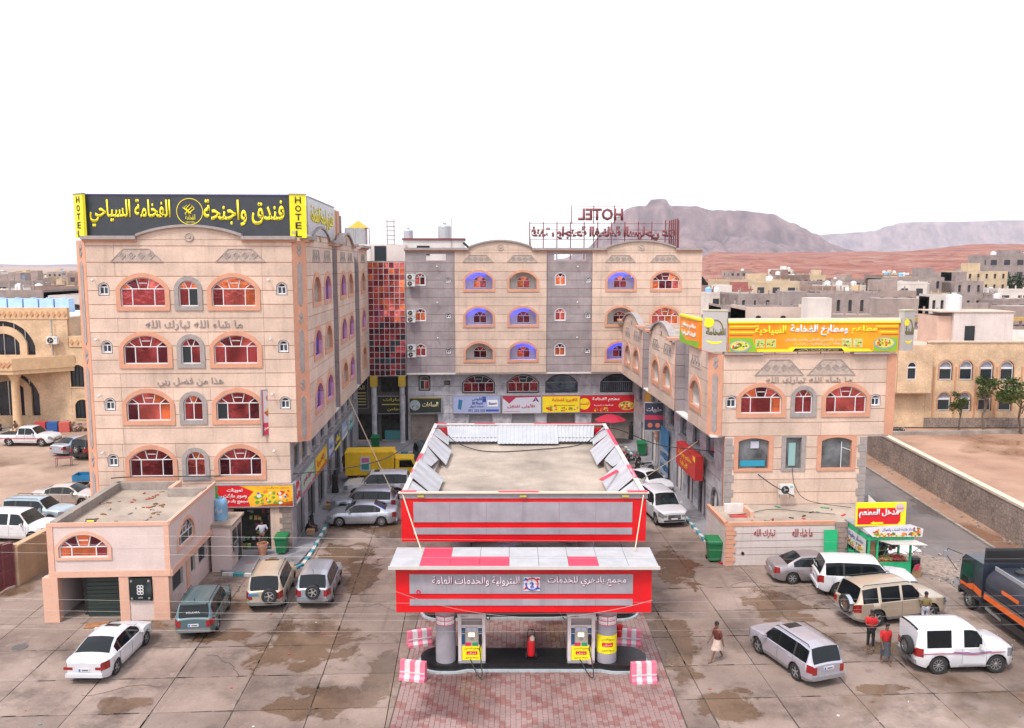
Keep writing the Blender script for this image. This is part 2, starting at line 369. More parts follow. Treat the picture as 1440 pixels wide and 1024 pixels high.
class Fac:
    """facade frame inside a building: canonical u = X, up = Z, outward = -Y, then rotated by rot about Z and put at (x, y)"""
    def __init__(s, root, x, y, rot=0): s.r, s.x, s.y, s.rot = root, x, y, rot; s.ox, s.oy = root['ox'], root['oy']
    def put(s, name, me, u=0, z=0, w=0, label=None):
        c, sn = math.cos(s.rot), math.sin(s.rot); lx, ly = u, -w
        o = obj(name, me, s.r, (s.x - s.ox + lx * c - ly * sn, s.y - s.oy + lx * sn + ly * c, z), s.rot)
        if label: o['label'] = label
        return o
    def mb(s, name, mb, mats, u=0, z=0, w=0, smooth=False, kind=None):
        o = s.put(name, mb.mesh(name, mats, smooth), u, z, w)
        if kind: o['kind'] = kind
        return o
    def sub(s, parent, name, me, u=0, z=0, w=0):
        return obj(name, me, parent, (u, -w, z), 0)
def building(name, label, lx, ly, group=None, cat='building', world=False, rot=None):
    x, y = (lx, ly) if world else l2w(lx, ly)
    r = thing(name, label, cat, (x, y, 0), PHI if (not world and rot is None) else (rot or 0), group)
    r['ox'] = lx; r['oy'] = ly
    if world: r['ox'] = 0.0; r['oy'] = 0.0
    return r
def strips(u0, u1, z0, z1, ops, vj=()):
    """split the rectangle around the openings -> polygons"""
    act = sorted([o for o in ops if o.z0 < z1 and o.zt > z0 and u0 < o.u < u1], key=lambda o: o.u)
    zs = {z0, z1}
    for o in act:
        for a in (o.zs,):
            if z0 < a < z1: zs.add(a)
        if o.zt > o.zs + 1e-3:
            k = o.zs
            while k < o.zt:
                if z0 < k < z1: zs.add(k)
                k += (o.zt - o.zs) / 7
            for q in (0.93, 0.985):
                k = o.zs + (o.zt - o.zs) * q
                if z0 < k < z1: zs.add(k)
        for a in (o.z0, o.zt):
            if z0 < a < z1: zs.add(a - 1e-5); zs.add(a + 1e-5)
    zs = sorted(zs)
    bounds = [None] + act + [None]; polys = []
    for i in range(len(bounds) - 1):
        L, R = bounds[i], bounds[i + 1]
        def left(z): return u0 if L is None else L.u + L.hw(min(max(z, z0 + 1e-6), z1 - 1e-6))
        def right(z): return u1 if R is None else R.u - R.hw(min(max(z, z0 + 1e-6), z1 - 1e-6))
        lp = [(left(z), z) for z in zs]; rp = [(right(z), z) for z in zs]
        def simp(p):
            q = [p[0]]
            for k in range(1, len(p) - 1):
                if not (abs(p[k][0] - q[-1][0]) < 1e-6 and abs(p[k][0] - p[k + 1][0]) < 1e-6): q.append(p[k])
            return q + [p[-1]]
        lp, rp = simp(lp), simp(rp)
        lo = max(a for a, _ in lp); hi = min(a for a, _ in rp)
        cuts = [v for v in vj if lo + 0.25 < v < hi - 0.25]
        g = 0.008; cur = lp
        for c in cuts:
            polys.append([(c - g, z0), (c - g, z1)] + cur[::-1]); cur = [(c + g, z0), (c + g, z1)]
        if max(r for r, _ in rp) - min(a for a, _ in cur) > 0.02: polys.append(rp + cur[::-1])
    return polys
def clad(F, u0, u1, levels, ops, m, mj, vj=(), t=0.03, base=0.25, groove=0.035, name='wall_panel', stuff=False, back=True, backname='wall'):
    """wall core plus proud panels between the levels, all with the openings cut through"""
    if back:
        mb = MB()
        for a, b in zip(levels, levels[1:]):
            for p in strips(u0 + 0.01, u1 - 0.01, a, b, ops): mb.ext(p, -base, 0)
        F.mb(backname, mb, mj)
    all_ = MB()
    for a, b in zip(levels, levels[1:]):
        for p in strips(u0, u1, a + groove / 2, b - groove / 2, ops, vj):
            tt = t + random.uniform(-0.004, 0.004)
            if stuff: all_.ext(p, 0.0, tt)
            else: F.mb(name, MB().ext(p, 0.0, tt), m)
    if stuff: F.mb(name, all_, m, kind='stuff')
GLS = [gl_red, gl_red, gl_pink, gl_dark, gl_red, gl_org]
def fanwindow(w, h, hs, panes=3, fan=5, name='window', seed=0, split=(0.25, 0.75), mats=None, darkp=None):
    """arched window with fanlight; returns (frame mesh, [(pane mesh)])  local origin bottom centre, facing -Y"""
    rnd = random.Random(seed)
    op = Op(0, w, 0, hs, h); fr = MB(); t = 0.055
    inn = Op(0, w - 2 * t, t, hs, h - t)
    fr.ring(op.outline(), inn.outline(), -0.04, 0.04)
    zt = hs + 0.0
    fr.ext([(-w / 2 + t, zt - t / 2), (w / 2 - t, zt - t / 2), (w / 2 - t, zt + t / 2), (-w / 2 + t, zt + t / 2)], -0.03, 0.035)
    for s_ in split:
        x = -w / 2 + w * s_; fr.ext([(x - t * .45, t), (x + t * .45, t), (x + t * .45, zt - t / 2), (x - t * .45, zt - t / 2)], -0.03, 0.032)
    P = []
    xs = [-w / 2 + t * .8] + [-w / 2 + w * s_ for s_ in split] + [w / 2 - t * .8]
    for i in range(len(xs) - 1):
        P.append([(xs[i], t * .8), (xs[i + 1], t * .8), (xs[i + 1], zt), (xs[i], zt)])
    # fan sectors
    rise = h - hs
    if fan and rise > 0.15:
        arc = inn.outline(15)[2:]
        N = len(arc); cuts = [0]
        for k in range(1, fan):
            a = PI * k / fan; tx = math.cos(a) * (w / 2 - t) * 0.98
            j = min(range(N), key=lambda q: abs(arc[q][0] - tx)); cuts.append(j)
        cuts.append(N - 1)
        feet = [(w / 2 - t, zt)] + [(math.cos(PI * k / fan) * w * (0.30 if fan > 3 else 0.16), zt) for k in range(1, fan)] + [(-w / 2 + t, zt)]
        for k in range(fan):
            P.append([feet[k]] + arc[cuts[k]:cuts[k + 1] + 1] + [feet[k + 1]])
            if k:
                a, b = Vector(feet[k]), Vector(arc[cuts[k]]); d = (b - a).normalized(); nn = Vector((-d.y, d.x)) * t * 0.42
                fr.ext([tuple(a - nn), tuple(a + nn), tuple(b + nn), tuple(b - nn)], -0.03, 0.03)
        if fan >= 5:
            m1, m2 = feet[2], feet[3]; y = zt + rise * 0.5
            fr.ext([(m2[0] * 1.0, y - t * .4), (m1[0] * 1.0, y - t * .4), (m1[0] * 1.0, y + t * .4), (m2[0] * 1.0, y + t * .4)], -0.03, 0.031)
    fm = fr.mesh('window_frame', white)
    pm = []
    for i, p in enumerate(P):
        g = rnd.choice(mats or GLS)
        if darkp is not None and i == darkp: g = gl_black
        pm.append(MB().ext(p, -0.012 - 0.0011 * (i % 3), 0.0).mesh('pane', g))
    return fm, pm
WN = {}
def window(F, u, z, w, h, hs, variants=4, recess=0.1, fan=5, split=(0.25, 0.75), mats=None, name='window', darkp=None, backing=True):
    k = (round(w, 2), round(h, 2), round(hs, 2), fan, split, random.randrange(variants), darkp, mats[0].name if mats else '')
    if k not in WN: WN[k] = fanwindow(w, h, hs, fan=fan, split=split, seed=hash(k[5]) + 3 + len(WN), mats=mats, darkp=darkp)
    fm, pm = WN[k]
    fo = F.put(name, fm, u, z, -recess)
    for m in pm:
        p = obj('pane', m, fo, (0, 0.0, 0), (random.uniform(-0.018, 0.018), 0, random.uniform(-0.018, 0.018)))
    return fo
def surround(F, op, a, m, b=None, w=0.09, inside=0.14, name='window_surround'):
    o = op.grow(a, b)
    return F.mb(name, MB().ring(o.outline(), op.outline(), -inside, w), m)
def niche(F, op, depth=1.0, m=plaster, blue=False, sy=.4):
    """balcony recess behind an arched hole: lining, back wall, optional blue LED strip under the arch"""
    ol = (op.grow(0.2, 0) if blue else op.grow(.02)).outline(8); n = len(ol); mb = MB()
    V = [(u, 0.13 if not blue else .3, z) for u, z in ol] + [(u, depth, z) for u, z in ol]
    mb.add(V, [(i, (i + 1) % n, n + (i + 1) % n, n + i) for i in range(n)] + [[n + i for i in range(n)]])
    F.mb('balcony_recess', mb, m)
    if blue:
        arc = op.grow(.12, 0).outline(6)[3:-1]; q = MB()
        q.tube([(u, sy, z) for u, z in arc], 0.03, 4)
        F.mb('light_strip', q, MATS['blue_led'])
mat('blue_led', (0.1, 0.1, 0.9), 0.5, 0, emit=(0.03, 0.06, 1.0), estr=48)
def trapz(F, u0, u1, z0, z1, inset, n=4, w=0.045):
    """carved trapezoid ornament with a row of diamonds"""
    mb = MB(); mb.ext([(u0, z0), (u1, z0), (u1 - inset, z1), (u0 + inset, z1)], 0.0, w)
    d = MB(); h = (z1 - z0); L = u1 - u0 - inset * 1.1; r = min(h * .36, L / n * .42)
    o = F.mb('carved_panel', mb, pattern)
    for i in range(n):
        c = u0 + inset * .55 + L * (i + .5) / n; zc = (z0 + z1) / 2
        A = [(c - r, zc), (c, zc - r), (c + r, zc), (c, zc + r)]; B = [(c - r * .6, zc), (c, zc - r * .6), (c + r * .6, zc), (c, zc + r * .6)]
        d.ring(A, B, w, w + 0.03)
        r2 = r * .3; d.ext([(c - r2, zc), (c, zc - r2), (c + r2, zc), (c, zc + r2)], w, w + 0.03)
    e = 0.04
    d.ring([(u0, z0), (u1, z0), (u1 - inset, z1), (u0 + inset, z1)], [(u0 + 2 * e, z0 + e), (u1 - 2 * e, z0 + e), (u1 - inset - e * .6, z1 - e), (u0 + inset + e * .6, z1 - e)], w, w + 0.03)
    F.sub(o, 'carved_diamond', d.mesh('carved_diamond', carved2))
def cornice(F, pts, m=greytrim, d=0.28, t=0.2):
    """moulding following a polyline of (u, z)"""
    mb = MB()
    for (a, b) in zip(pts, pts[1:]):
        mb.ext([(a[0], a[1]), (b[0], b[1]), (b[0], b[1] + t), (a[0], a[1] + t)], -0.3, d)
        mb.ext([(a[0], a[1] - t * .6), (b[0], b[1] - t * .6), (b[0], b[1]), (a[0], a[1])], -0.2, d * .5, 1)
    F.mb('cornice', mb, [m, greytrim if m != greytrim else orange])
def arcpts(u0, u1, z0, z1, n=14):
    c = (u0 + u1) / 2; h = (u1 - u0) / 2; r = z1 - z0; R = (h * h + r * r) / (2 * r); A = math.asin(min(1, h / R)) if r < h else PI / 2
    return [(c + R * math.sin(A * (2 * i / n - 1)), z1 - R + R * math.cos(A * (2 * i / n - 1))) for i in range(n + 1)]
def pediment(F, u0, u1, zb, z0, z1, m=peach, medal=True, t=0.03, crown=True):
    arc = arcpts(u0, u1, z0, z1)
    F.mb('pediment', MB().ext([(u0, zb), (u1, zb)] + arc[::-1], -0.25, t + .01), m)
    mb = MB()
    for a, b in zip(arc, arc[1:]): mb.ext([a, b, (b[0], b[1] + .14), (a[0], a[1] + .14)], -0.3, 0.2)
    F.mb('cornice', mb, greytrim)
    if medal:
        c = (u0 + u1) / 2; zc = z1 - .55; r = min(.36, (z1 - zb) * .35)
        q = MB(); q.lathe([(r, 0), (r, .05), (r * .8, .05), (r * .75, .02), (r * .4, .02), (r * .35, .06), (1e-6, .07)], (0, 0, 0), 16, 'y')
        for i, v in enumerate(q.v): q.v[i] = (v[0], -v[1], v[2])
        F.mb('medallion', q, pattern, c, zc, t + .02)
def acunit(F, u, z, w=0.0, s=1.0, group=None):
    """outdoor air conditioner on brackets"""
    if 'ac' not in WN:
        a = MB().box(-.42, .42, -.32, 0, 0, .58).mesh('casing', acwhite)
        g = MB().lathe([(.235, 0), (.235, .03), (.2, .03), (.19, .008), (1e-6, .008)], (-.1, -.322, .29), 18, 'y')
        g.v = [(x, -.644 - y, zz) for x, y, zz in g.v]
        gm = g.mesh('fan_ring', black)
        f = MB()
        for k in range(3):
            an = k * 2.094; f.bbox((-.1 + .09 * math.cos(an), -.337, .29 + .09 * math.sin(an)), (.15, .006, .07), Matrix.Rotation(-an, 3, 'Y'))
        f.lathe([(.045, 0), (.045, .02), (1e-6, .02)], (-.1, -.358, .29), 8, 'y')
        fm = f.mesh('fan_blade', greym)
        b = MB()
        for x in (-.32, .32): b.box(x - .02, x + .02, -.36, 0.02, -.05, -.003); b.box(x - .02, x + .02, -.02, 0.02, -.3, -.05)
        bm_ = b.mesh('bracket', greym)
        lm = MB().box(.2, .36, -.33, -.321, .42, .5).mesh('badge', flat((.1, .35, .5)))
        WN['ac'] = (a, gm, fm, bm_, lm)
    a, gm, fm, bm_, lm = WN['ac']
    c, sn = math.cos(F.rot), math.sin(F.rot); lx, ly = u, -w
    X, Y = F.x + lx * c - ly * sn, F.y + lx * sn + ly * c
    r = F.r; wx = r.location.x + (X - F.ox) * math.cos(r.rotation_euler.z) - (Y - F.oy) * math.sin(r.rotation_euler.z)
    wy = r.location.y + (X - F.ox) * math.sin(r.rotation_euler.z) + (Y - F.oy) * math.cos(r.rotation_euler.z)
    t = thing('air_conditioner', '', 'air conditioner', (wx, wy, z), r.rotation_euler.z + F.rot, group)
    t.scale = (s, s, s)
    for nm, me in (('casing', a), ('fan_ring', gm), ('bracket', bm_), ('badge', lm)): o = obj(nm, me, t); 
    obj('fan_blade', fm, t)
    return t
def spotlight(F, u, z):
    if 'spot' not in WN: WN['spot'] = MB().tube([(0, 0.02, 0), (0, -.22, -.05)], .02, 5).ball((0, -.26, -.06), .085, 8).mesh('wall_lamp', acwhite, True)
    return F.put('wall_lamp', WN['spot'], u, z, 0.03)
# ------------------------------------------------------------------ ground, yard, roads, hills, haze
def groundmat():
    m = bpy.data.materials.new('desert_ground'); m.use_nodes = True; t = m.node_tree; L = t.links; b = t.nodes['Principled BSDF']
    b.inputs['Roughness'].default_value = 0.95
    g = _n(t, 'ShaderNodeNewGeometry').outputs['Position']
    a = _n(t, 'ShaderNodeTexNoise'); a.inputs['Scale'].default_value = 0.012; a.inputs['Detail'].default_value = 9; L.new(g, a.inputs['Vector'])
    c = _n(t, 'ShaderNodeValToRGB'); e = c.color_ramp.elements; e[0].position = 0.32; e[0].color = (0.24, 0.15, 0.11, 1); e[1].position = 0.68; e[1].color = (0.40, 0.27, 0.19, 1)
    L.new(a.outputs['Fac'], c.inputs['Fac'])
    n2 = _n(t, 'ShaderNodeTexNoise'); n2.inputs['Scale'].default_value = 0.6; n2.inputs['Detail'].default_value = 8; L.new(g, n2.inputs['Vector'])
    r = _n(t, 'ShaderNodeMapRange'); r.inputs[1].default_value = .3; r.inputs[2].default_value = .7; r.inputs[3].default_value = .72; r.inputs[4].default_value = 1.15; L.new(n2.outputs['Fac'], r.inputs[0])
    mm = _n(t, 'ShaderNodeMixRGB'); mm.blend_type = 'MULTIPLY'; mm.inputs['Fac'].default_value = 1; L.new(c.outputs['Color'], mm.inputs['Color1']); L.new(r.outputs[0], mm.inputs['Color2'])
    L.new(mm.outputs[0], b.inputs['Base Color']); return m
sand = groundmat()
def wetmat(name, c0, c1, wet, wscale=0.22, wlo=0.52, whi=0.6, rr=0.85, wrough=0.22, grain=9, stain=0.35, bump=0.15, perpiece=0.10, blobs=()):
    """concrete or tarmac with damp patches: the wet mask lowers roughness and darkens the colour"""
    m = bpy.data.materials.new(name); m.use_nodes = True; t = m.node_tree; L = t.links; b = t.nodes['Principled BSDF']
    g = _n(t, 'ShaderNodeNewGeometry').outputs['Position']
    def noise(sc, det=7, ro=0.6, dist=0.0, vec=None):
        n = _n(t, 'ShaderNodeTexNoise'); n.inputs['Scale'].default_value = sc; n.inputs['Detail'].default_value = det; n.inputs['Roughness'].default_value = ro; n.inputs['Distortion'].default_value = dist
        L.new(vec or g, n.inputs['Vector']); return n.outputs['Fac']
    def rng(f, a, z, lo, hi):
        r = _n(t, 'ShaderNodeMapRange'); r.inputs[1].default_value = a; r.inputs[2].default_value = z; r.inputs[3].default_value = lo; r.inputs[4].default_value = hi; L.new(f, r.inputs[0]); return r.outputs[0]
    def mix(f, a, c, mode='MIX'):
        x = _n(t, 'ShaderNodeMixRGB'); x.blend_type = mode
        for i, s in ((0, f), (1, a), (2, c)):
            if isinstance(s, (int, float)): x.inputs[i].default_value = s
            elif isinstance(s, tuple): x.inputs[i].default_value = (*s, 1)
            else: L.new(s, x.inputs[i])
        return x.outputs[0]
    base = mix(rng(noise(0.16, 8, 0.6), .35, .65, 0, 1), c0, c1)
    base = mix(rng(noise(0.35, 8, 0.72), .5, .66, 0, stain), base, tuple(x * .5 for x in c0))
    base = mix(rng(noise(1.1, 9, 0.75), .58, .7, 0, .45), base, tuple(min(1, x * 1.25) for x in c1))
    tm = _n(t, 'ShaderNodeMapping'); tm.inputs['Scale'].default_value = (1.5, .08, 1); tm.inputs['Rotation'].default_value = (0, 0, .35); L.new(g, tm.inputs[0])
    base = mix(rng(noise(1.0, 6, .6, 0, tm.outputs[0]), .6, .75, 0, stain * .7), base, tuple(x * .4 for x in c0))
    oi = _n(t, 'ShaderNodeObjectInfo'); base = mix(1.0, base, rng(oi.outputs['Random'], 0, 1, 1 - perpiece, 1 + perpiece * .5), 'MULTIPLY')
    base = mix(1.0, base, rng(noise(grain, 8, 0.8), .25, .75, .8, 1.12), 'MULTIPLY')
    w = rng(noise(wscale, 5, 0.5, 0.3), wlo, whi, 0, 1)
    if blobs:
        cur = None
        for (bx_, by_, rx_, ry_) in blobs:
            sb = _n(t, 'ShaderNodeVectorMath'); sb.operation = 'SUBTRACT'; L.new(g, sb.inputs[0]); sb.inputs[1].default_value = (bx_, by_, 0)
            ml = _n(t, 'ShaderNodeVectorMath'); ml.operation = 'MULTIPLY'; L.new(sb.outputs[0], ml.inputs[0]); ml.inputs[1].default_value = (1 / rx_, 1 / ry_, 0)
            ln = _n(t, 'ShaderNodeVectorMath'); ln.operation = 'LENGTH'; L.new(ml.outputs[0], ln.inputs[0])
            if cur is None: cur = ln.outputs['Value']
            else: mi_ = _n(t, 'ShaderNodeMath'); mi_.operation = 'MINIMUM'; L.new(cur, mi_.inputs[0]); L.new(ln.outputs['Value'], mi_.inputs[1]); cur = mi_.outputs[0]
        ad_ = _n(t, 'ShaderNodeMath'); ad_.operation = 'ADD'; L.new(cur, ad_.inputs[0]); L.new(rng(noise(.8, 6, .6, .5), .25, .75, -.75, .75), ad_.inputs[1])
        mx_ = _n(t, 'ShaderNodeMath'); mx_.operation = 'MAXIMUM'; L.new(w, mx_.inputs[0]); L.new(rng(ad_.outputs[0], .85, 1.05, 1, 0), mx_.inputs[1]); w = mx_.outputs[0]
    col = mix(w, base, mix(1.0, base, wet, 'MULTIPLY'))
    L.new(col, b.inputs['Base Color'])
    L.new(rng(w, 0, 1, rr, wrough), b.inputs['Roughness'])
    bp = _n(t, 'ShaderNodeBump'); bp.inputs['Strength'].default_value = bump; bp.inputs['Distance'].default_value = .03; L.new(noise(6, 6), bp.inputs['Height']); L.new(bp.outputs[0], b.inputs['Normal'])
    return m
slabm = wetmat('yard_concrete', (0.165, 0.115, 0.095), (0.34, 0.258, 0.22), (0.56, 0.48, 0.37), blobs=[(-9.1, 36.2, 2.3, 2.6), (-7.1, 31.2, 1.9, 1.2), (7.2, 36.5, .9, 3.6), (8.2, 31.0, 1.2, 1.2), (14.6, 32.2, 1.1, .5), (-9.6, 47.6, 1.6, 2.4), (-15.0, 31.0, .9, .7), (-5.4, 33.5, .6, 3.0), (13.4, 40.6, 1.5, 2.2), (-12.9, 37.0, 1.6, .8), (-8.0, 44.4, .9, 2.8), (-17.8, 38.2, 1.4, .8), (9.0, 46, 1.3, 3.0), (17.2, 35.8, 2.0, .7), (-7.0, 53, 2.5, 2.0)], wscale=.15, wlo=.56, whi=.62, stain=.8, perpiece=.2, bump=.3)
asph = wetmat('worn_asphalt', (0.15, 0.12, 0.112), (0.21, 0.172, 0.162), (0.7, 0.68, 0.65), rr=0.85)
dirt = wetmat('damp_red_earth', (0.30, 0.165, 0.11), (0.42, 0.26, 0.18), (0.62, 0.55, 0.5), wscale=0.06, wlo=.56, whi=.62, wrough=.12, stain=.3)
dirt2 = wetmat('wet_sandy_earth', (0.28, 0.18, 0.13), (0.40, 0.28, 0.21), (0.6, 0.55, 0.5), wscale=0.09, wlo=.54, whi=.64, wrough=.25)
pavem = wetmat('blue_grey_paving', (0.20, 0.195, 0.215), (0.27, 0.26, 0.28), (0.6, 0.6, 0.6), stain=.3)
crack = mat('dark_joint_soil', (0.085, 0.065, 0.052), 0.95, 0.3, 3)
pav_red = wetmat('red_pavers', (0.26, 0.11, 0.105), (0.34, 0.175, 0.16), (0.6, 0.55, 0.55), perpiece=.3)
pav_grey = wetmat('grey_pavers', (0.28, 0.175, 0.165), (0.37, 0.25, 0.235), (0.6, 0.55, 0.55), perpiece=.3)

R_ = 16000
g = MB().add([(-R_, -3000, -.12), (R_, -3000, -.12), (R_, R_, -.12), (-R_, R_, -.12)], [(0, 1, 2, 3)]).build('ground', sand); tag(g, kind='structure')
# yard sub-base, then the cast slabs with open joints
yb = MB().prism([l2w(*p) for p in [(-24.2, 8), (30.1, 8), (30.1, 79.9), (-22, 79.9), (-24.2, 45)]], -.1, -.055).build('yard_base', crack); tag(yb, kind='structure')
yard = thing('yard', None, None, (*l2w(0, 30), 0), PHI); tag(yard, kind='structure')
random.seed(11)
xs = [-24.1, -21.2, -18.2, -15.1, -12.1, -9.05, -6.15, -3.2, 0, 3.1, 6.0, 9.0, 11.9, 15.0, 18.1, 21.2, 24.2, 27.2, 30.0]
ys = [10, 13, 16, 19, 22, 25, 28.2, 31, 33.75, 36.55, 39.4, 42.3, 45.3, 48.3, 51.5, 55, 59, 64, 70, 79.7]
for i in range(len(xs) - 1):
    for j in range(len(ys) - 1):
        x0, x1, y0, y1 = xs[i], xs[i + 1], ys[j], ys[j + 1]
        if y0 > 47.5 and (x1 < -9.6 or x0 > 14.5) and not (x0 > 23.5): continue
        if y0 > 50 and x0 > 23.5: continue
        if y0 < 21 and (x0 < -12 or x0 > 14): continue
        g_ = 0.009; jt = lambda: random.uniform(0, .014)
        P = [(x0 + g_ + jt(), y0 + g_ + jt() - 30), (x1 - g_ - jt(), y0 + g_ + jt() - 30), (x1 - g_ - jt(), y1 - g_ - jt() - 30), (x0 + g_ + jt(), y1 - g_ - jt() - 30)]
        MB().prism(P, -.05, random.uniform(-.006, .006)).build('concrete_slab', slabm, yard)
# perimeter driveway left, wet sandy lot behind, road and lots at right
def sheet(name, pts, z, m, t=0.05):
    o = MB().prism(pts, z - t, z).build(name, m); tag(o, kind='structure'); return o
sheet('sandy_lot', [(-75, 40), (-26.6, 40), (-26.6, 86), (-75, 86)], -.01, dirt2)
sheet('street', [(23.6, 20), (60, 20), (60, 36.2), (28.35, 36.2), (28.35, 46), (29.35, 70), (31.6, 96), (25.9, 96), (23.75, 60), (23.0, 50.5)], 0.012, asph, .06)
sheet('road_verge', [(28.45, 36.4), (30.2, 36.4), (30.9, 49.25), (31.7, 74), (34.5, 97), (31.7, 97), (29.45, 70), (28.45, 46)], 0.05, dirt, .12)
rk = MB()
for i in range(52):
    a = Vector((28.36, 36.5)).lerp(Vector((28.36, 46)), min(1, i / 10)) if i < 10 else (Vector((28.36, 46)).lerp(Vector((29.36, 70)), (i - 10) / 24) if i < 34 else Vector((29.36, 70)).lerp(Vector((31.6, 97)), (i - 34) / 18))
    rk.bbox((a.x + .05, a.y + .4, .05), (.18, .93, .2))
rko = rk.build('kerb', concrete); tag(rko, kind='structure')
sheet('dirt_lot', [(31.1, 40), (75, 40), (75, 86.2), (35.6, 86.2), (32.3, 74)], 0.0, dirt)
wl = MB()
for (x, y, l, a) in ((24.6, 53.6, 1.7, 1.62), (24.05, 50.9, .9, 1.9), (25.3, 57.5, 1.5, 1.6)): wl.bbox((x, y, .018), (l, .13, .012), Matrix.Rotation(a, 3, 'Z'))
tag(wl.build('road_marking', mat('worn_white_paint', (.62, .6, .58), .8, .25, 6)), kind='structure')
jd = MB(); rj = random.Random(12)
for i in range(420):
    if rj.random() < .5: x = rj.choice([-18.2, -15.1, -12.1, -9.05, -6.15, 9.0, 11.9, 15.0, 18.1]); y = rj.uniform(28, 58); l, w_ = rj.uniform(.03, .07), rj.uniform(.1, .9)
    else: y = rj.choice([31, 33.75, 36.55, 39.4, 42.3, 45.3]); x = rj.uniform(-20, 22); l, w_ = rj.uniform(.1, 1.0), rj.uniform(.03, .07)
    if -5.2 < x < 8: continue
    X, Y = l2w(x, y); jd.bbox((X, Y, .009), (l, w_, .008), Matrix.Rotation(PHI + rj.uniform(-.04, .04), 3, 'Z'))
for c in range(9):
    p = Vector((rj.choice([-14, -8, 12, 17]) + rj.uniform(-3, 3), rj.uniform(30, 44), .0115)); a = rj.uniform(0, 6.28)
    for k in range(14):
        a += rj.uniform(-.6, .6); q = p + Vector((math.cos(a), math.sin(a), 0)) * .22; jd.bbox((p + q) / 2, (.25, .016, .004), Matrix.Rotation(a, 3, 'Z')); p = q
tag(jd.build('joint_dirt', crack), 'dark soil and cracks along the concrete yard joints', 'dirt', kind='stuff')
# rubble pile of spilled white powder and debris beside the stall
def heap(name, label, cat, x, y, r, h, m, n=26, sy=1.0, kind=None):
    rnd = random.Random(hash((round(x), round(y))) & 255); mb = MB(); V = [(0, 0, h)]; F = []
    rings = 4
    for k in range(1, rings + 1):
        for i in range(n):
            a = 2 * PI * i / n; q = r * k / rings * (1 + rnd.uniform(-.22, .22) * (k / rings)); V.append((q * math.cos(a), q * math.sin(a) * sy, max(-.01, h * (1 - (k / rings) ** 1.3) + rnd.uniform(-.03, .03) * (k < rings))))
    for i in range(n): F.append((0, 1 + i, 1 + (i + 1) % n))
    for k in range(rings - 1):
        for i in range(n): F.append((1 + k * n + i, 1 + (k + 1) * n + i, 1 + (k + 1) * n + (i + 1) % n, 1 + k * n + (i + 1) % n))
    mb.add(V, F); o = mb.build(name, m, None, (x, y, .012), 0, True); tag(o, label, cat, kind=kind); return o
heap('rubble_strip', 'strip of broken stones and earth beside the green food stall', 'rubble', 23.4, 46.2, 1.9, .16, mat('rubble_stone', (.34, .26, .22), .95, .35, 5, .6, 12, fine=.3), kind='stuff')
heap('spilled_powder', 'white spilled powder patch on the road behind the green food stall', 'spill', 22.9, 50.0, 1.35, .05, mat('white_powder', (.75, .74, .76), .9, .1, 3), sy=1.5)
rs = MB(); rr = random.Random(5)
for i in range(160):
    x, y = rr.gauss(24.3, .9), rr.gauss(45.3, 1.6); s = rr.uniform(.03, .12)
    rs.bbox((x, y, .02 + s * .3), (s, s * rr.uniform(.6, 1.3), s * .8), Euler((rr.random() * 3, rr.random() * 3, rr.random() * 3)).to_matrix())
for i in range(90):
    x, y = rr.uniform(-12.5, -9.2), rr.gauss(43.6, .5); x, y = l2w(x, y); s = rr.uniform(.03, .1)
    rs.bbox((x - 1.2, y, .02 + s * .3), (s, s, s * .6), Euler((rr.random() * 3, rr.random() * 3, 0)).to_matrix())
for i in range(260):
    x, y = rr.uniform(29.6, 31.3), rr.uniform(40, 82); s = rr.uniform(.04, .16)
    rs.bbox((x + (y - 50) * .045, y, .07), (s, s, s * .6), Euler((rr.random() * 3, rr.random() * 3, 0)).to_matrix())
tag(rs.build('loose_stones', concrete), 'loose stones and rubble scattered along kerbs and verge', 'stones', kind='stuff')
# herringbone-like paver apron under the station: pavers as real pieces
pv_base = MB().prism([(-4.5, 20), (6.45, 20), (6.35, 45), (-4.5, 45)], -.04, .022).build('paving_bed', crack); tag(pv_base, kind='structure')
apron = MB(); ap2 = MB(); rp = random.Random(3); y = 20.6; r = 0
while y < 42:
    w_, h_ = .2, .24; x = -4.45; c = 0
    n = int(10.8 / w_)
    for c in range(n):
        xx = -4.45 + c * w_; 
        stripe = (c + r) % 7 < 2 and rp.random() < .85
        stripe = stripe and rp.random() < .8 or rp.random() < .1; zt = .045 + rp.uniform(-.003, .004); off = (c % 2) * h_ / 2
        (apron if stripe else ap2).add([(xx + .008, y + off + .008, zt), (xx + w_ - .008, y + off + .008, zt), (xx + w_ - .008, y + off + h_ - .008, zt), (xx + .008, y + off + h_ - .008, zt),
             (xx, y + off, .02), (xx + w_, y + off, .02), (xx + w_, y + off + h_, .02), (xx, y + off + h_, .02)], [(0, 1, 2, 3), (4, 5, 1, 0), (5, 6, 2, 1), (6, 7, 3, 2), (7, 4, 0, 3)])
    y += h_; r += 1
tag(apron.build('red_paving', pav_red), 'rows of red block pavers around the fuel station islands', 'pavers', kind='stuff')
tag(ap2.build('grey_paving', pav_grey), 'pinkish grey block pavers around the fuel station islands', 'pavers', kind='stuff')
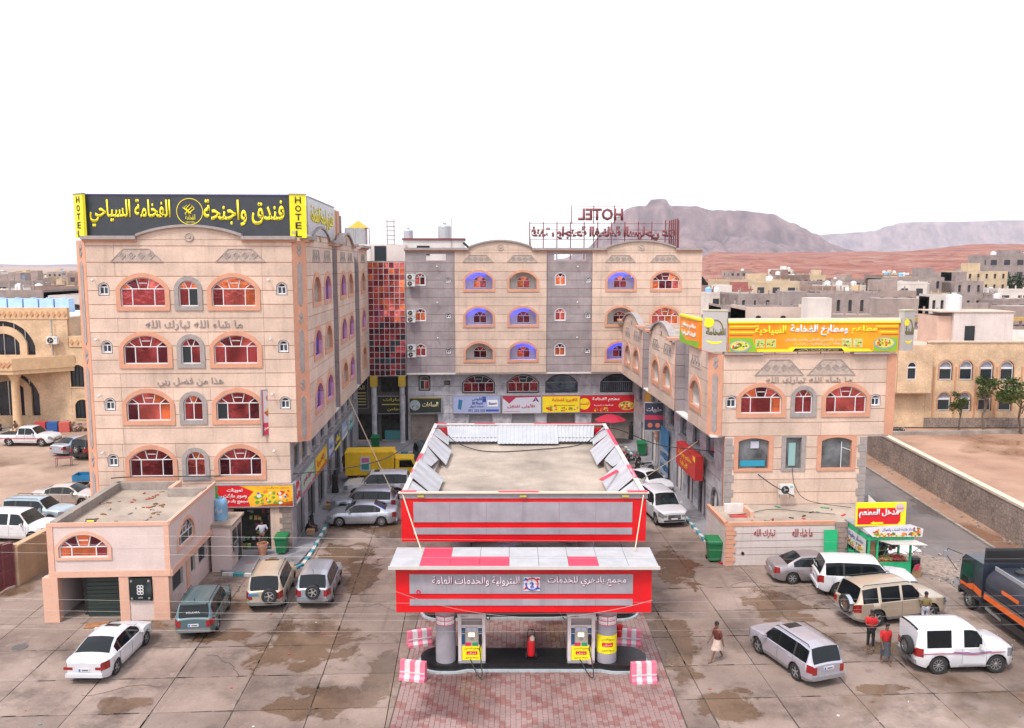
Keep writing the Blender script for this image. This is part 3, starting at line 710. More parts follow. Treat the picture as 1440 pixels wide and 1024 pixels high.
# pavements with painted kerb stones
def pave(name, pts, z=.14):
    o = MB().prism([l2w(*p) for p in pts], -.05, z).build(name, pavem); tag(o, kind='structure'); return o
pave('pavement', [(-13.4, 45.6), (-11.2, 45.2), (-9.75, 46.6), (-9.42, 49.3), (-9.42, 75.2), (-5, 75.2), (-5, 80), (-10.5, 80), (-10.5, 49.2), (-14.1, 49.2), (-14.1, 46.2)])
pave('pavement', [(14.32, 49.0), (15.5, 49.0), (15.5, 80), (6, 80), (6, 76.5), (14.32, 76.5)])
def kerb(path, seg=.6):
    rt = thing('kerb', None, None, (*path[0], 0)); tag(rt, kind='structure'); k = 0
    d = [(Vector(b) - Vector(a)).length for a, b in zip(path, path[1:])]; tot = sum(d); n = int(tot / seg)
    def at(s):
        for (a, b), q in zip(zip(path, path[1:]), d):
            if s <= q: return Vector(a).lerp(Vector(b), s / q), (Vector(b) - Vector(a)).normalized()
            s -= q
        return Vector(path[-1]), (Vector(path[-1]) - Vector(path[-2])).normalized()
    for i in range(n):
        p, dr = at((i + .5) * tot / n); a = math.atan2(dr.y, dr.x)
        MB().bbox((0, 0, .07), (tot / n - .02, .2, .17), None, 0, .96).build('kerb_stone', teal if i % 2 else kwhite, rt, (p.x - path[0][0], p.y - path[0][1], 0), a)
kerb([l2w(*p) for p in [(-13.5, 45.4), (-11.1, 45.05), (-9.95, 45.7), (-9.4, 46.7), (-9.3, 49), (-9.3, 75)]])
kerb([l2w(*p) for p in [(14.2, 49.0), (14.2, 76.4)]])
kerb([l2w(*p) for p in [(-9.3, 75.1), (-5.0, 75.1)]])
# paving tiles on the corner pavement in front of the shop (herringbone feel left to the material)
for (x, y, a) in ((-10.4, 44.9, .2), (-12.4, 45.9, .1), (-11.3, 46.6, .3)):
    MB().bbox((0, 0, 0), (.42, .2, .03)).build('paver_patch', pav_red, None, (*l2w(x, y + 1), .156), a + PHI)
for o in [o for o in COL.objects if o.name.startswith('paver_patch')]: tag(o, kind='structure')
mh = MB().lathe([(1e-6, .02), (.32, .02), (.34, .0)], n=18).build('manhole_cover', mat('iron_cover', (.10, .085, .08), .6, .2, 8), None, (-21.7, 35.9, .004)); tag(mh, 'round iron manhole cover in the concrete at far left', 'manhole cover')

# hills and mountains
def hillmat(name, c0, c1, c2, sc, zs=0.03):
    m = bpy.data.materials.new(name); m.use_nodes = True; t = m.node_tree; L = t.links; b = t.nodes['Principled BSDF']; b.inputs['Roughness'].default_value = .95
    g = _n(t, 'ShaderNodeNewGeometry').outputs['Position']
    mp = _n(t, 'ShaderNodeMapping'); mp.inputs['Scale'].default_value = (sc, sc, zs); L.new(g, mp.inputs[0])
    n = _n(t, 'ShaderNodeTexNoise'); n.inputs['Scale'].default_value = 1; n.inputs['Detail'].default_value = 9; n.inputs['Roughness'].default_value = .65; n.inputs['Distortion'].default_value = .5; L.new(mp.outputs[0], n.inputs['Vector'])
    c = _n(t, 'ShaderNodeValToRGB'); e = c.color_ramp.elements; e[0].position = .36; e[0].color = (*c0, 1); e[1].position = .64; e[1].color = (*c2, 1); q = e.new(.5); q.color = (*c1, 1)
    L.new(n.outputs['Fac'], c.inputs['Fac']); L.new(c.outputs['Color'], b.inputs['Base Color'])
    n2 = _n(t, 'ShaderNodeTexNoise'); n2.inputs['Scale'].default_value = sc * 6; n2.inputs['Detail'].default_value = 8; L.new(g, n2.inputs['Vector'])
    bp = _n(t, 'ShaderNodeBump'); bp.inputs['Strength'].default_value = .6; bp.inputs['Distance'].default_value = 1.2 / max(sc * 20, .3); L.new(n2.outputs['Fac'], bp.inputs['Height']); L.new(bp.outputs[0], b.inputs['Normal'])
    return m
from mathutils import noise as mn
def fbm(x, y, o=5): return mn.fractal(Vector((x, y, 3.7)), 1.0, 2.1, o)
def terrain(name, X, Y, hf, m, smooth=True):
    nx, ny = len(X), len(Y); V = [(x, y, hf(x, y)) for y in Y for x in X]
    F = [(j * nx + i, j * nx + i + 1, (j + 1) * nx + i + 1, (j + 1) * nx + i) for j in range(ny - 1) for i in range(nx - 1)]
    o = MB().add(V, F).build(name, m, smooth=smooth); tag(o, kind='structure'); return o
def lin(a, b, n): return [a + (b - a) * i / (n - 1) for i in range(n)]
def px2x(px, Y): return (px - 720) / 1200 * Y * 1.0
redhill = hillmat('red_earth_hillside', (.14, .045, .035), (.25, .085, .055), (.26, .155, .12), .03, .5)
def sm(a, b, x):
    t = max(0, min(1, (x - a) / (b - a))); return t * t * (3 - 2 * t)
def hh(x, y):
    ax = x / y * 1200 + 720                       # azimuth, used only to give the ridge its outline
    side = sm(930, 1010, ax) 
    ramp = sm(430, 620, y) * 13 + sm(620, 1050, y) * 17
    rise2 = sm(1230, 1400, ax) * sm(650, 1050, y) * 9
    gul = fbm(x * .012, y * .006) * 8.0 * sm(400, 560, y) * (1 - .6 * sm(620, 1000, y))
    return side * (ramp + rise2 + gul * .8 + abs(fbm(x * .03, y * .014, 6)) * 7 * sm(420, 520, y) * (1 - .8 * sm(700, 950, y))) - .8 * (1 - sm(400, 440, y)) - 1.2 * (1 - side)
terrain('red_hills', [a for a in lin(120, 1150, 220)], lin(380, 1250, 130), hh, redhill)
mtm = hillmat('cliff_rock', (.075, .06, .08), (.155, .12, .14), (.26, .195, .20), .016, .0016)
def prof(pts, x):
    for (a, b) in zip(pts, pts[1:]):
        if a[0] <= x <= b[0]:
            t = (x - a[0]) / (b[0] - a[0]); t = t * t * (3 - 2 * t); return a[1] + (b[1] - a[1]) * t
    return 0
M1 = [(740, -5), (790, 8), (820, 20), (850, 44), (868, 66), (880, 76), (890, 78), (905, 79), (914, 88), (932, 88), (940, 79), (975, 78), (1000, 73), (1040, 73), (1062, 70), (1080, 68), (1110, 56), (1125, 50), (1140, 42), (1165, 28), (1190, 20), (1210, 16), (1260, 6), (1330, -5)]
def hm(x, y):
    ax = x / y * 1200 + 720; H0 = prof(M1, ax) / 1200 * 3800 + (16 if 760 < ax < 1300 else 0)
    t = (y - 3150) / 650
    cliff = sm(0.0, .45, t) * .45 + sm(.62, .82, t) * .55
    flute = fbm(x * .016, y * .002, 6) * 34 * sm(.05, .5, t) * (1 - .86 * sm(.6, .82, t))
    return max(-5, H0 * cliff + flute * min(1, H0 / 120)) - 4
mtn2 = hillmat('near_cliff_rock', (.055, .035, .042), (.125, .08, .088), (.20, .135, .135), .016, .0016)
terrain('mountain', lin(100, 2100, 260), lin(3100, 4050, 60), hm, mtn2)
M2 = [(1100, 0), (1130, 38), (1142, 40), (1175, 42), (1205, 44), (1225, 46), (1240, 52), (1262, 57), (1300, 58), (1340, 58), (1400, 60), (1440, 60), (1640, 58), (1700, 30), (1760, 0)]
def hm2(x, y):
    ax = x / y * 1200 + 720; H0 = prof(M2, ax) / 1200 * 6800 + 16
    t = (y - 6300) / 500; return H0 * (sm(0, .6, t) * .5 + sm(.5, .8, t) * .5) + fbm(x * .004, y * .003) * 9 * sm(0, .5, t) * (1 - sm(.6, .8, t)) - 4
terrain('mesa', lin(1900, 6000, 150), lin(6250, 7000, 30), hm2, mtm)
terrain('far_ridge', lin(-5200, 700, 120), lin(4200, 4800, 14), lambda x, y: sm(4200, 4600, y) * (22 + 16 * fbm(x * .0009, 1.3) + 5 * fbm(x * .006, .2)) - 5, mtm)
hz = MB().box(-6500, 6500, -400, 7300, -2, 430).build('haze', [])
hm_ = bpy.data.materials.new('haze_air'); hm_.use_nodes = True; ht = hm_.node_tree; ht.nodes.clear()
pvn = ht.nodes.new('ShaderNodeVolumePrincipled'); pvn.inputs['Density'].default_value = 0.00007; pvn.inputs['Color'].default_value = (.86, .89, 1.0, 1); pvn.inputs['Anisotropy'].default_value = 0.0
hto = ht.nodes.new('ShaderNodeOutputMaterial'); ht.links.new(pvn.outputs[0], hto.inputs['Volume']); hz.data.materials.append(hm_)
tag(hz, 'thin pale dust haze over the plain', 'haze', kind='stuff')
# ------------------------------------------------------------------ hotel wings
LV = [6.5, 7.41, 8.2, 8.99, 9.78, 10.57, 11.36, 12.15, 12.94, 13.73, 14.51, 15.3, 16.1, 16.88, 17.79]
STEP = 3.28
def pilaster(F, w, z0, z1, units=3):
    """orange corner strip with long grey inlays and pairs of diamonds; F canonical frame, u 0..w"""
    F.mb('corner_pilaster', MB().box(0, w, -.03, .12, z0, z1), orange)
    h = (z1 - z0) / units; c = w / 2; q = MB(); r = w * .17
    for k in range(units):
        a = z1 - k * h
        for d in (.45, 1.0):
            if k or True: q.ext([(c - r, a - d * .55 - .12), (c, a - d * .55 - .12 - r * 1.5), (c + r, a - d * .55 - .12), (c, a - d * .55 - .12 + r * 1.5)], .03, .06)
        t, b = a - 1.15, a - h + .12
        q.ext([(c - r, t - .2), (c, t), (c + r, t - .2), (c + r, b + .2), (c, b), (c - r, b + .2)], .03, .06)
    F.mb('pilaster_inlay', q, greytrim)
def big_window(F, u, z, darkp=None, grey=False, w=2.46, h=1.63, hs=.98):
    op = Op(u, w, z, z + hs, z + h)
    surround(F, op, .25 if not grey else .24, greytrim if grey else orange)
    return window(F, u, z, w, h, hs, recess=.09, darkp=darkp)
def mid_window(F, u, z, darkp=None, w=1.08, h=1.45, hs=1.0, tr=greytrim):
    op = Op(u, w, z, z + hs, z + h); surround(F, op, .24, tr)
    return window(F, u, z, w, h, hs, recess=.09, fan=3, split=(.5,), darkp=darkp)
def small_window(F, u, z, w=.5, h=.62):
    op = Op(u, w, z, z + h - .16, z + h); surround(F, op, .02, white, w=.04)
    return window(F, u, z, w, h, h - .2, variants=2, recess=.08, fan=0, split=(.5,), mats=[gl_blue, gl_blue, gl_black])
def ops_of(lst): return [Op(u, w, z, z + hs, z + h).grow(.06) for (u, w, z, hs, h) in lst]

# ---- wing A, front left
A = building('hotel_wing', 'tall peach stone hotel wing with black and yellow roof sign, left of the forecourt', -15.8, 49.25)
F = Fac(A, 0, 49.25)
ops = []
for k in range(4):
    dz = -STEP * k
    ops += ops_of([(-18.42, 2.46, 14.41 + dz, .98, 1.63), (-13.37, 2.46, 14.41 + dz, .98, 1.63), (-15.9, 1.08, 14.41 + dz, 1.0, 1.45), (-20.57, .5, 15.08 + dz, .46, .62)])
    if k < 3: ops += ops_of([(-10.68, .5, 15.08 + dz, .46, .62)])
clad(F, -21.45, -10.05, LV + [18.15], [o for o in ops if o.z0 > 6.5], peach, joint, vj=(-19.9, -14.9, -17.0, -11.75))
clad(F, -21.45, -10.5, [0, 2.6, 3.3, 4.1, 4.9, 5.7, 6.5], [o for o in ops if o.z0 < 6.5] + [Op(-12.8, 2.1, -.1, 2.6, 2.6)], peach, joint, vj=(-20, -17), backname='wall')
for k in range(4):
    z = 14.41 - STEP * k
    big_window(F, -18.42, z); big_window(F, -13.37, z, darkp=0 if k == 2 else None); mid_window(F, -15.9, z, darkp={0: 1, 1: 0}.get(k))
    small_window(F, -20.57, z + .67)
    if k < 3: small_window(F, -10.68, z + .67)
for z in (15.95, 12.6, 9.4, 6.1):
    for u in (-21.05, -11.35): spotlight(F, u, z)
trapz(F, -20.14, -17.2, 16.9, 17.65, .75); trapz(F, -14.33, -11.5, 16.9, 17.65, .75)
pediment(F, -18.62, -12.81, 18.15, 18.32, 18.85)
cornice(F, [(-21.6, 18.15), (-18.62, 18.15)]); cornice(F, [(-12.81, 18.15), (-9.8, 18.15)])
lettering('ما شاء الله تبارك الله', 5.4, .55, lettergrey, A, (-15.65 - A['ox'], -.035, 13.35), depth=.05)
lettering('هذا من فضل ربي', 3.7, .55, lettergrey, A, (-16.0 - A['ox'], -.035, 10.07), depth=.05)
c45 = Fac(A, -22.3, 50.1, -PI / 4); pilaster(c45, 1.19, 0, 18.1, 3)
c45b = Fac(A, -10.05, 49.25, PI / 4); pilaster(c45b, .92, 6.5, 18.1, 3)
Fs = Fac(A, -9.4, 0, PI / 2)
BAYS = [(49.9, 59.2, (52.95, 56.95)), (61.4, 70.4, (63.9, 67.8)), (73.1, 79.0, (75.7,))]
blue = {(0, 1), (1, 0), (1, 2), (1, 3), (1, 4), (2, 1), (2, 3), (0, 2), (2, 0)}
ni = 0
for bi, (a, b, cs) in enumerate(BAYS):
    oo = []
    for k in range(3):
        for c in cs: oo.append(Op(c, 2.4, 14.46 - STEP * k, 15.3 - STEP * k, 16.02 - STEP * k))
    clad(Fs, a, b, LV + [18.15], [o.grow(.05) for o in oo], peach, joint)
    for k in range(3):
        for j, c in enumerate(cs):
            o = oo[k * len(cs) + j]; surround(Fs, o, .3, orange, .25, inside=.13)
            niche(Fs, o, 1.0, blue=(k, ni + j) in blue)
            for wi in (0,): Fs.put('balcony_door', MB().box(-.45, .45, 0, .04, 0, 1.3).mesh('balcony_door', gl_dark), c, o.z0, -.93)
    for c in cs: trapz(Fs, c - 1.3, c + 1.3, 16.9, 17.65, .45, 3)
    if len(cs) > 1:
        pediment(Fs, a + 1.5, b - 1.4, 18.15, 18.25, 18.98, medal=True)
        cornice(Fs, [(a - .1, 18.15), (a + 1.5, 18.15)], d=.42); cornice(Fs, [(b - 1.4, 18.15), (b + .1, 18.15)], d=.42)
    else: cornice(Fs, [(a, 18.15), (b, 18.15)], d=.42)
    ni += len(cs)
for (a, b) in ((59.2, 61.4), (70.4, 73.1)):
    Fr = Fac(A, 0, b, 0); clad(Fr, -10.3, -9.43, LV[::2] + [18.1], [], greyclad, marblej, base=.1, stuff=True, name='recess_panel', backname='return_wall')
    Fr = Fac(A, -10.3, 0, PI / 2); clad(Fr, a, b - .1, LV[::2] + [18.1], [], greyclad, marblej, base=.1, stuff=True, name='recess_panel', backname='recess_wall')
# core, roof, soffit, lower marble side
core = MB(); core.box(-22.2, -10.75, 50.3, 79, 0, 6.45); core.box(-22.2, -10.9, 50.5, 79, 6.5, 17.2)
core.v = [(x - A['ox'], y - A['oy'], z) for x, y, z in core.v]; core.build('wall_core', peach, A)
sf = MB().box(-10.9, -9.45, 49.9, 79, 6.42, 6.52); sf.v = [(x - A['ox'], y - A['oy'], z) for x, y, z in sf.v]; sf.build('soffit', whitew, A)
sf = MB().box(-22, -9.7, 49.6, 79, 17.3, 17.42); sf.v = [(x - A['ox'], y - A['oy'], z) for x, y, z in sf.v]; sf.build('roof', roofconc, A)
Fl = Fac(A, -10.5, 0, PI / 2)
lops = []
mezz = [50.9, 53.3, 56.6, 59.9, 63.0, 66.4, 69.6, 72.8, 76]
shops = [51.6, 55.2, 58.9, 62.6, 66.4, 70.3, 74.2]
lops += [Op(u, 1.5, 4.6, 6.05, 6.05) for u in mezz] + [Op(u, 2.5, -.1, 2.5, 2.5) for u in shops]
clad(Fl, 49.25, 79, [0, .9, 1.75, 2.6, 3.45, 4.3, 5.2, 6.45], lops, marble, marblej, vj=[50 + 1.25 * i for i in range(24)], stuff=True, name='marble_cladding')
clad(Fac(A, 0, 49.3), -10.62, -10.47, [0, 6.45], [], marble, marblej, stuff=True, name='marble_corner', back=False)
for u in mezz:
    Fl.put('window', MB().ring([(-.75, 0), (.75, 0), (.75, 1.45), (-.75, 1.45)], [(-.68, .07), (.68, .07), (.68, 1.38), (-.68, 1.38)], -.15, .0).mesh('window', greym), u, 4.6)
    o = Fl.put('pane', MB().box(-.7, .7, .1, .13, .05, 1.4).mesh('pane', gl_dark if u > 60 else gl_blue), u, 4.6)
    Fl.put('window_sill', MB().box(-.95, .95, -.22, 0.0, -.12, -.01).mesh('window_sill', greytrim), u, 4.6)
for i, u in enumerate(shops):
    Fl.put('shopfront', MB().box(-1.25, 1.25, .18, .22, 0, 2.5).mesh('shopfront', gl_clear if i % 3 else greym), u, .14)
    Fl.put('door_frame', MB().ring([(-1.25, 0), (1.25, 0), (1.25, 2.4), (-1.25, 2.4)], [(-1.17, .02), (1.17, .02), (1.17, 2.32), (-1.17, 2.32)], -.12, .03).box(-.03, .03, 0, .1, 0, 2.35).mesh('door_frame', steel), u, .14)
# corner shop doorway in the front wall
F.put('shop_interior', MB().box(-1.05, 1.05, .9, .95, 0, 2.6).box(-1.05, 1.05, .25, .95, 0, .02).box(-1.05, -1.0, .25, .95, 0, 2.6).box(1.0, 1.05, .25, .95, 0, 2.6).mesh('shop_interior', mat('dim_interior', (.05, .05, .045), .8, .5, 3)), -12.8, 0.02)
shm = MB()
for q in range(30): shm.bbox((random.uniform(-.95, .95), random.uniform(.55, .85), .15 + .42 * random.randrange(6)), (.16, .1, random.uniform(.14, .3)), None, random.randrange(4))
F.put('shelf_goods', shm.mesh('shelf_goods', [flat((.1, .3, .12)), flat((.4, .35, .1)), flat((.3, .06, .06)), flat((.25, .3, .35))]), -12.8, .0)['kind'] = 'stuff'
F.put('door_frame', MB().ring([(-1.05, 0), (1.05, 0), (1.05, 2.6), (-1.05, 2.6)], [(-.98, .0), (.98, .0), (.98, 2.53), (-.98, 2.53)], -.1, .05).mesh('door_frame', black), -12.8, 0)
def quoins(F, u0, u1, z0, z1, m, n, alt=.16, side=1):
    h = (z1 - z0) / n
    for i in range(n):
        a, b = (u0, u1 + (alt if i % 2 else 0)) if side > 0 else (u0 - (alt if i % 2 else 0), u1)
        F.mb('quoin', MB().ext([(a, z0 + i * h + .012), (b, z0 + i * h + .012), (b, z0 + (i + 1) * h - .012), (a, z0 + (i + 1) * h - .012)], .03, .075), m)
quoins(F, -11.05, -10.52, .1, 3.3, mat('dark_quoin', (.25, .20, .18), .8, .2, 4), 10, side=-1)

# ---- wing B at the back
B = building('hotel_wing', 'wide five storey back wing of the hotel with blue lit arched balconies', 8, 79.08)
F = Fac(B, 0, 79.08)
LB = [6.7] + LV[1:] + [18.05]
def bwin(F, u, z, d=None):
    op = Op(u, .95, z, z + .75, z + 1.1); surround(F, op, .05, white, w=.05); return window(F, u, z, .95, 1.1, .74, recess=.08, fan=3, split=(.5,), mats=[gl_org, gl_red, gl_pink, gl_dark])
gap = [Op(-3.1, 1.8, 17.1, 17.68, 17.68), Op(9.3, 3.0, 17.1, 17.68, 17.68)]
for (a, b, wu, vu, gi) in ((-5.9, -1.38, -4.58, -2.0, 0), (7.08, 11.33, 8.37, 10.95, 1)):
    oo = ops_of([(wu, .95, 14.85 - STEP * k, .75, 1.1) for k in range(3)] + [(vu, .42, 15.1 - STEP * k, .3, .42) for k in range(3)]) + [gap[gi]]
    clad(F, a, b, LB, oo, greyclad, joint, vj=())
    for k in range(3):
        bwin(F, wu, 14.85 - STEP * k); small_window(F, vu, 15.1 - STEP * k, .42, .42)
        if k < 3: spotlight(F, vu - 1.0, 16.6 - STEP * k)
F2 = Fac(B, 0, 78.95)
bn = [(.83, 'n'), (4.9, 'n'), (14.0, 'n'), (18.2, 'w')]
for (a, b, cs) in ((-1.38, 7.08, bn[:2]), (11.33, 21.57, bn[2:])):
    oo = [Op(c, 2.5, 14.46 - STEP * k, 15.35 - STEP * k, 16.02 - STEP * k) for c, t in cs for k in range(3)]
    clad(F2, a, b, LB, [o.grow(.06) for o in oo], peach, joint, base=.36)
    pediment(F2, a + 1.3, b - 1.35 if b < 10 else b - 2.5, 18.05, 18.25, 18.85)
    cornice(F2, [(a - .05, 18.05), (a + 1.3, 18.05)]); cornice(F2, [(b - 1.35 if b < 10 else b - 2.5, 18.05), (b, 18.05)])
    for c, t in cs: trapz(F2, c - 1.5, c + 1.35, 16.92, 17.6, .6, 4)
    for o in oo: surround(F2, o, .22, orange, .24, inside=.3)
bl = {(.83, 0), (.83, 1), (4.9, 1), (4.9, 2), (14.0, 0), (14.0, 2)}
for c, t in bn:
    for k in range(3):
        z = 14.46 - STEP * k; o = Op(c, 2.5, z, z + .89, z + 1.56)
        if t == 'n':
            niche(F2, o, 1.15, blue=(c, k) in bl, sy=1.0)
            window(F2, c + .1, z + .1, 1.25, 1.1, .68, recess=1.1, fan=3, split=(.5,), mats=[gl_red, gl_dark, gl_org, gl_red])
            F2.put('balcony_ac', MB().box(-.25, .25, -.12, .12, 0, .38).mesh('balcony_ac', acwhite), c + (.85 if k != 1 or c < 3 else -.85) * (1 if c != 4.9 else -1), z + .95, -.95)
        else: window(F2, c, z, 2.5, 1.56, .8, recess=.12, split=(.25, .5, .75), mats=[gl_org, gl_pink, gl_dark, gl_org])
cornice(F, [(-6.0, 18.05), (-1.3, 18.05)]); cornice(F, [(7.05, 18.05), (11.35, 18.05)])
mb = MB(); mb.box(-5.9, 21.5, 80.6, 92, 0, 17.0); mb.v = [(x - B['ox'], y - B['oy'], z) for x, y, z in mb.v]; mb.build('wall_core', concrete, B)
mb = MB(); mb.box(21.2, 21.5, 79.1, 92, 6.5, 18.1); mb.v = [(x - B['ox'], y - B['oy'], z) for x, y, z in mb.v]; mb.build('side_wall', peach, B)
mb = MB(); mb.box(-5.9, 21.5, 79.05, 80.6, 6.55, 6.72); mb.v = [(x - B['ox'], y - B['oy'], z) for x, y, z in mb.v]; mb.build('soffit', whitew, B)
Fb = Fac(B, 0, 80.08)
arches = [Op(.77, 2.9, 4.72, 5.6, 6.3), Op(4.98, 2.9, 4.72, 5.6, 6.3), Op(8.65, 2.9, 4.72, 5.6, 6.3), Op(13.9, 2.9, 4.72, 5.6, 6.3)]
bsh = [(-4.4, 2.7), (.95, 2.3), (5.0, 2.3), (8.6, 2.8), (13.6, 4.2)]
lo = [a for a in arches] + [Op(-4.33, .9, 5.0, 6.3, 6.3), Op(-2.2, .6, 5.4, 5.85, 5.85)] + [Op(u, w, -.1, 2.7, 2.7) for u, w in bsh]
clad(Fb, -5.9, 16.4, [0, 1.35, 2.7, 3.5, 4.4, 5.3, 6.6], lo, marble, marblej, vj=[-5 + 1.5 * i for i in range(15)])
for i, a in enumerate(arches):
    surround(Fb, a, .1, black, w=.06, name='window_frame')
    if i < 2: window(Fb, a.u, a.z0, 2.9, 1.58, .88, recess=.1, split=(.28, .5, .72), mats=[gl_red, gl_dark, gl_red, gl_black])
    else:
        o = Fb.mb('pane', MB().ext(a.outline(), -.2, -.15), gl_blue)
        r_ = MB().box(-1.45, 1.45, .08, .12, .86, .92)
        if i == 3:
            for q in range(15): r_.box(-1.4 + q * .2, -1.38 + q * .2, .02, .05, 0, .8)
        Fb.put('window_bar', r_.mesh('window_bar', greym), a.u, a.z0)
surround(Fb, Op(-4.33, .9, 5.0, 6.29, 6.3), .1, black, w=.06); window(Fb, -4.33, 5.0, .9, 1.3, .85, recess=.1, fan=0, split=(.5,), mats=[gl_red, gl_black])
for i, (u, w) in enumerate(bsh):
    if i in (1, 2):
        q = MB()
        for k in range(27): q.box(-w / 2, w / 2, .1, .12 + (k % 2) * .02, k * .1, k * .1 + .09)
        Fb.put('roller_shutter', q.mesh('roller_shutter', greym), u, 0)
    else: Fb.put('shopfront', MB().box(-w / 2, w / 2, .6, .65, 0, 2.7).mesh('shopfront', mat('shop_interior_light', (.30, .29, .27), .6, .5, 1.2, var2=(.03, .03, .03))), u, 0)
    Fb.put('door_frame', MB().ring([(-w / 2, 0), (w / 2, 0), (w / 2, 2.7), (-w / 2, 2.7)], [(-w / 2 + .07, .0), (w / 2 - .07, .0), (w / 2 - .07, 2.63), (-w / 2 + .07, 2.63)], -.1, .06).mesh('door_frame', steel), u, 0)
for i, (z, u) in enumerate([(z, -5.5) for z in (15.35, 14.75, 15.35 - STEP, 14.75 - STEP, 15.35 - 2 * STEP + .1, 14.75 - 2 * STEP + .05)]):
    t = acunit(F, u + .12, z, .38, .9, 'air conditioners stacked beside the glass tower')
    t['label'] = '%s air conditioner of the %s pair beside the glass tower' % (('upper', 'lower')[i % 2], ('top floor', 'middle floor', 'lowest')[i // 2])

# ---- glass stair tower between the wings
T = building('glass_tower', 'rose mirror glass stair tower in a white grid between two hotel wings', -7.7, 79.2)
Ft = Fac(T, 0, 79.15)
u0, u1, z0, z1 = -9.35, -5.98, 6.45, 16.95; nc, nr = 7, 19
gr = MB()
for i in range(nc + 1):
    u = u0 + (u1 - u0) * i / nc; gr.box(u - .02, u + .02, -.03, .03, z0, z1)
for j in range(nr + 1):
    z = z0 + (z1 - z0) * j / nr; gr.box(u0 - .03, u1 + .03, -.034, .035, z - .02, z + .02)
Ft.mb('grid_frame', gr, mat('grey_white_frame', (.58, .55, .56), .5))
pms = [MB().box(-.24, .24, 0, .01, -.275, .275).mesh('pane', g) for g in (gl_red, gl_red, gl_dark, gl_pink, gl_red, gl_dark, gl_org, gl_red, gl_blue, gl_black)]
rt_ = random.Random(9)
for i in range(nc):
    for j in range(nr):
        zz = z0 + (z1 - z0) * (j + .5) / nr; f = j / nr
        ch = [0, 2, 5, 2, 4, 0, 9] if f < .45 else [0, 3, 3, 0, 4, 6, 3]
        o = Ft.put('pane', pms[rt_.choice(ch + ([8] if rt_.random() < .06 else []))], u0 + (u1 - u0) * (i + .5) / nc, zz, -.02)
        o.rotation_euler = (rt_.uniform(-.06, .06), 0, rt_.uniform(-.07, .07) + (i - 3) * .03)
mb = MB(); mb.box(u0 - .05, u1 + .05, 79.3, 81, z0, z1 + .1); mb.v = [(x - T['ox'], y - T['oy'], z) for x, y, z in mb.v]; mb.build('wall', concrete, T)
for u in (-8.95, -6.35):
    Ft.put('column', MB().lathe([(.3, 0), (.3, .2), (.24, .25), (.24, 6.1)], n=14).mesh('column', marble, True), u, 0, .2)
    Ft.put('column_capital', MB().box(-.32, .32, -.3, .3, 5.5, 6.45).mesh('column_capital', mat('ochre_gold_paint', (.5, .33, .03), .5, .2, 6)), u, 0, .2)
Fu = Fac(T, 0, 80.6); mb = MB(); 
clad(Fu, -11.6, -5.95, [0, 2.7, 6.45], [Op(-9.9, 2.2, -.1, 2.6, 2.6), Op(-7.4, 2.2, -.1, 2.6, 2.6), Op(-7.4, 2.2, 4.7, 6.1, 6.1)], mat('dark_shop_wall', (.10, .09, .085), .6, .2, 2), black)
Fu.put('shop_interior', MB().box(-11.4, -6, .6, .7, 0, 6.2).mesh('shop_interior', mat('dim_interior', (.05, .05, .045))), 0, 0)
Fu.put('counter', MB().box(-.8, .8, .1, .5, 0, .9).mesh('counter', flat((.08, .28, .3))), -7.4, .05)

# ---- wing C, front right
Cb = building('hotel_wing', 'low three storey hotel wing with orange restaurant sign on its roof, right of the forecourt', 19.7, 49.25)
F = Fac(Cb, 0, 49.25)
LC = [6.6, 7.41, 8.2, 8.99, 9.78, 10.57, 11.5]
oo = ops_of([(17.22, 2.46, 7.97, .95, 1.6), (22.35, 2.46, 7.97, .95, 1.6), (19.78, 1.08, 7.97, .98, 1.42), (15.42, .55, 8.35, .48, .65), (24.15, .5, 8.4, .48, .62)])
clad(F, 14.9, 24.75, LC, oo, peach, joint, vj=(20.9,))
big_window(F, 17.22, 7.97, h=1.6, hs=.95); big_window(F, 22.35, 7.97, h=1.6, hs=.95); mid_window(F, 19.78, 7.97, h=1.42, hs=.98); small_window(F, 15.42, 8.35, .55, .65); small_window(F, 24.15, 8.4)
trapz(F, 16.75, 19.75, 10.25, 11.2, .9); trapz(F, 19.9, 22.85, 10.25, 11.2, .9)
lettering('ما شاء الله تبارك الله', 5.2, .4, lettergrey, Cb, (20.05 - Cb['ox'], -.035, 9.95), depth=.05)
cornice(F, [(14.9, 11.5), (17.2, 11.5)], t=.12); cornice(F, [(22.6, 11.5), (24.8, 11.5)], t=.12)
low = [Op(16.85, 1.85, 4.6, 6.28, 6.48), Op(19.28, .95, 4.6, 6.5, 6.5), Op(21.9, 1.85, 4.6, 6.28, 6.48)]
clad(F, 15.1, 23.76, [2.4, 3.15, 3.95, 4.55, 5.2, 5.9, 6.6], [o.grow(.05) for o in low], peach, joint)
clad(F, 15.1, 23.76, [0, 1.2, 2.4], [], peach2, joint)
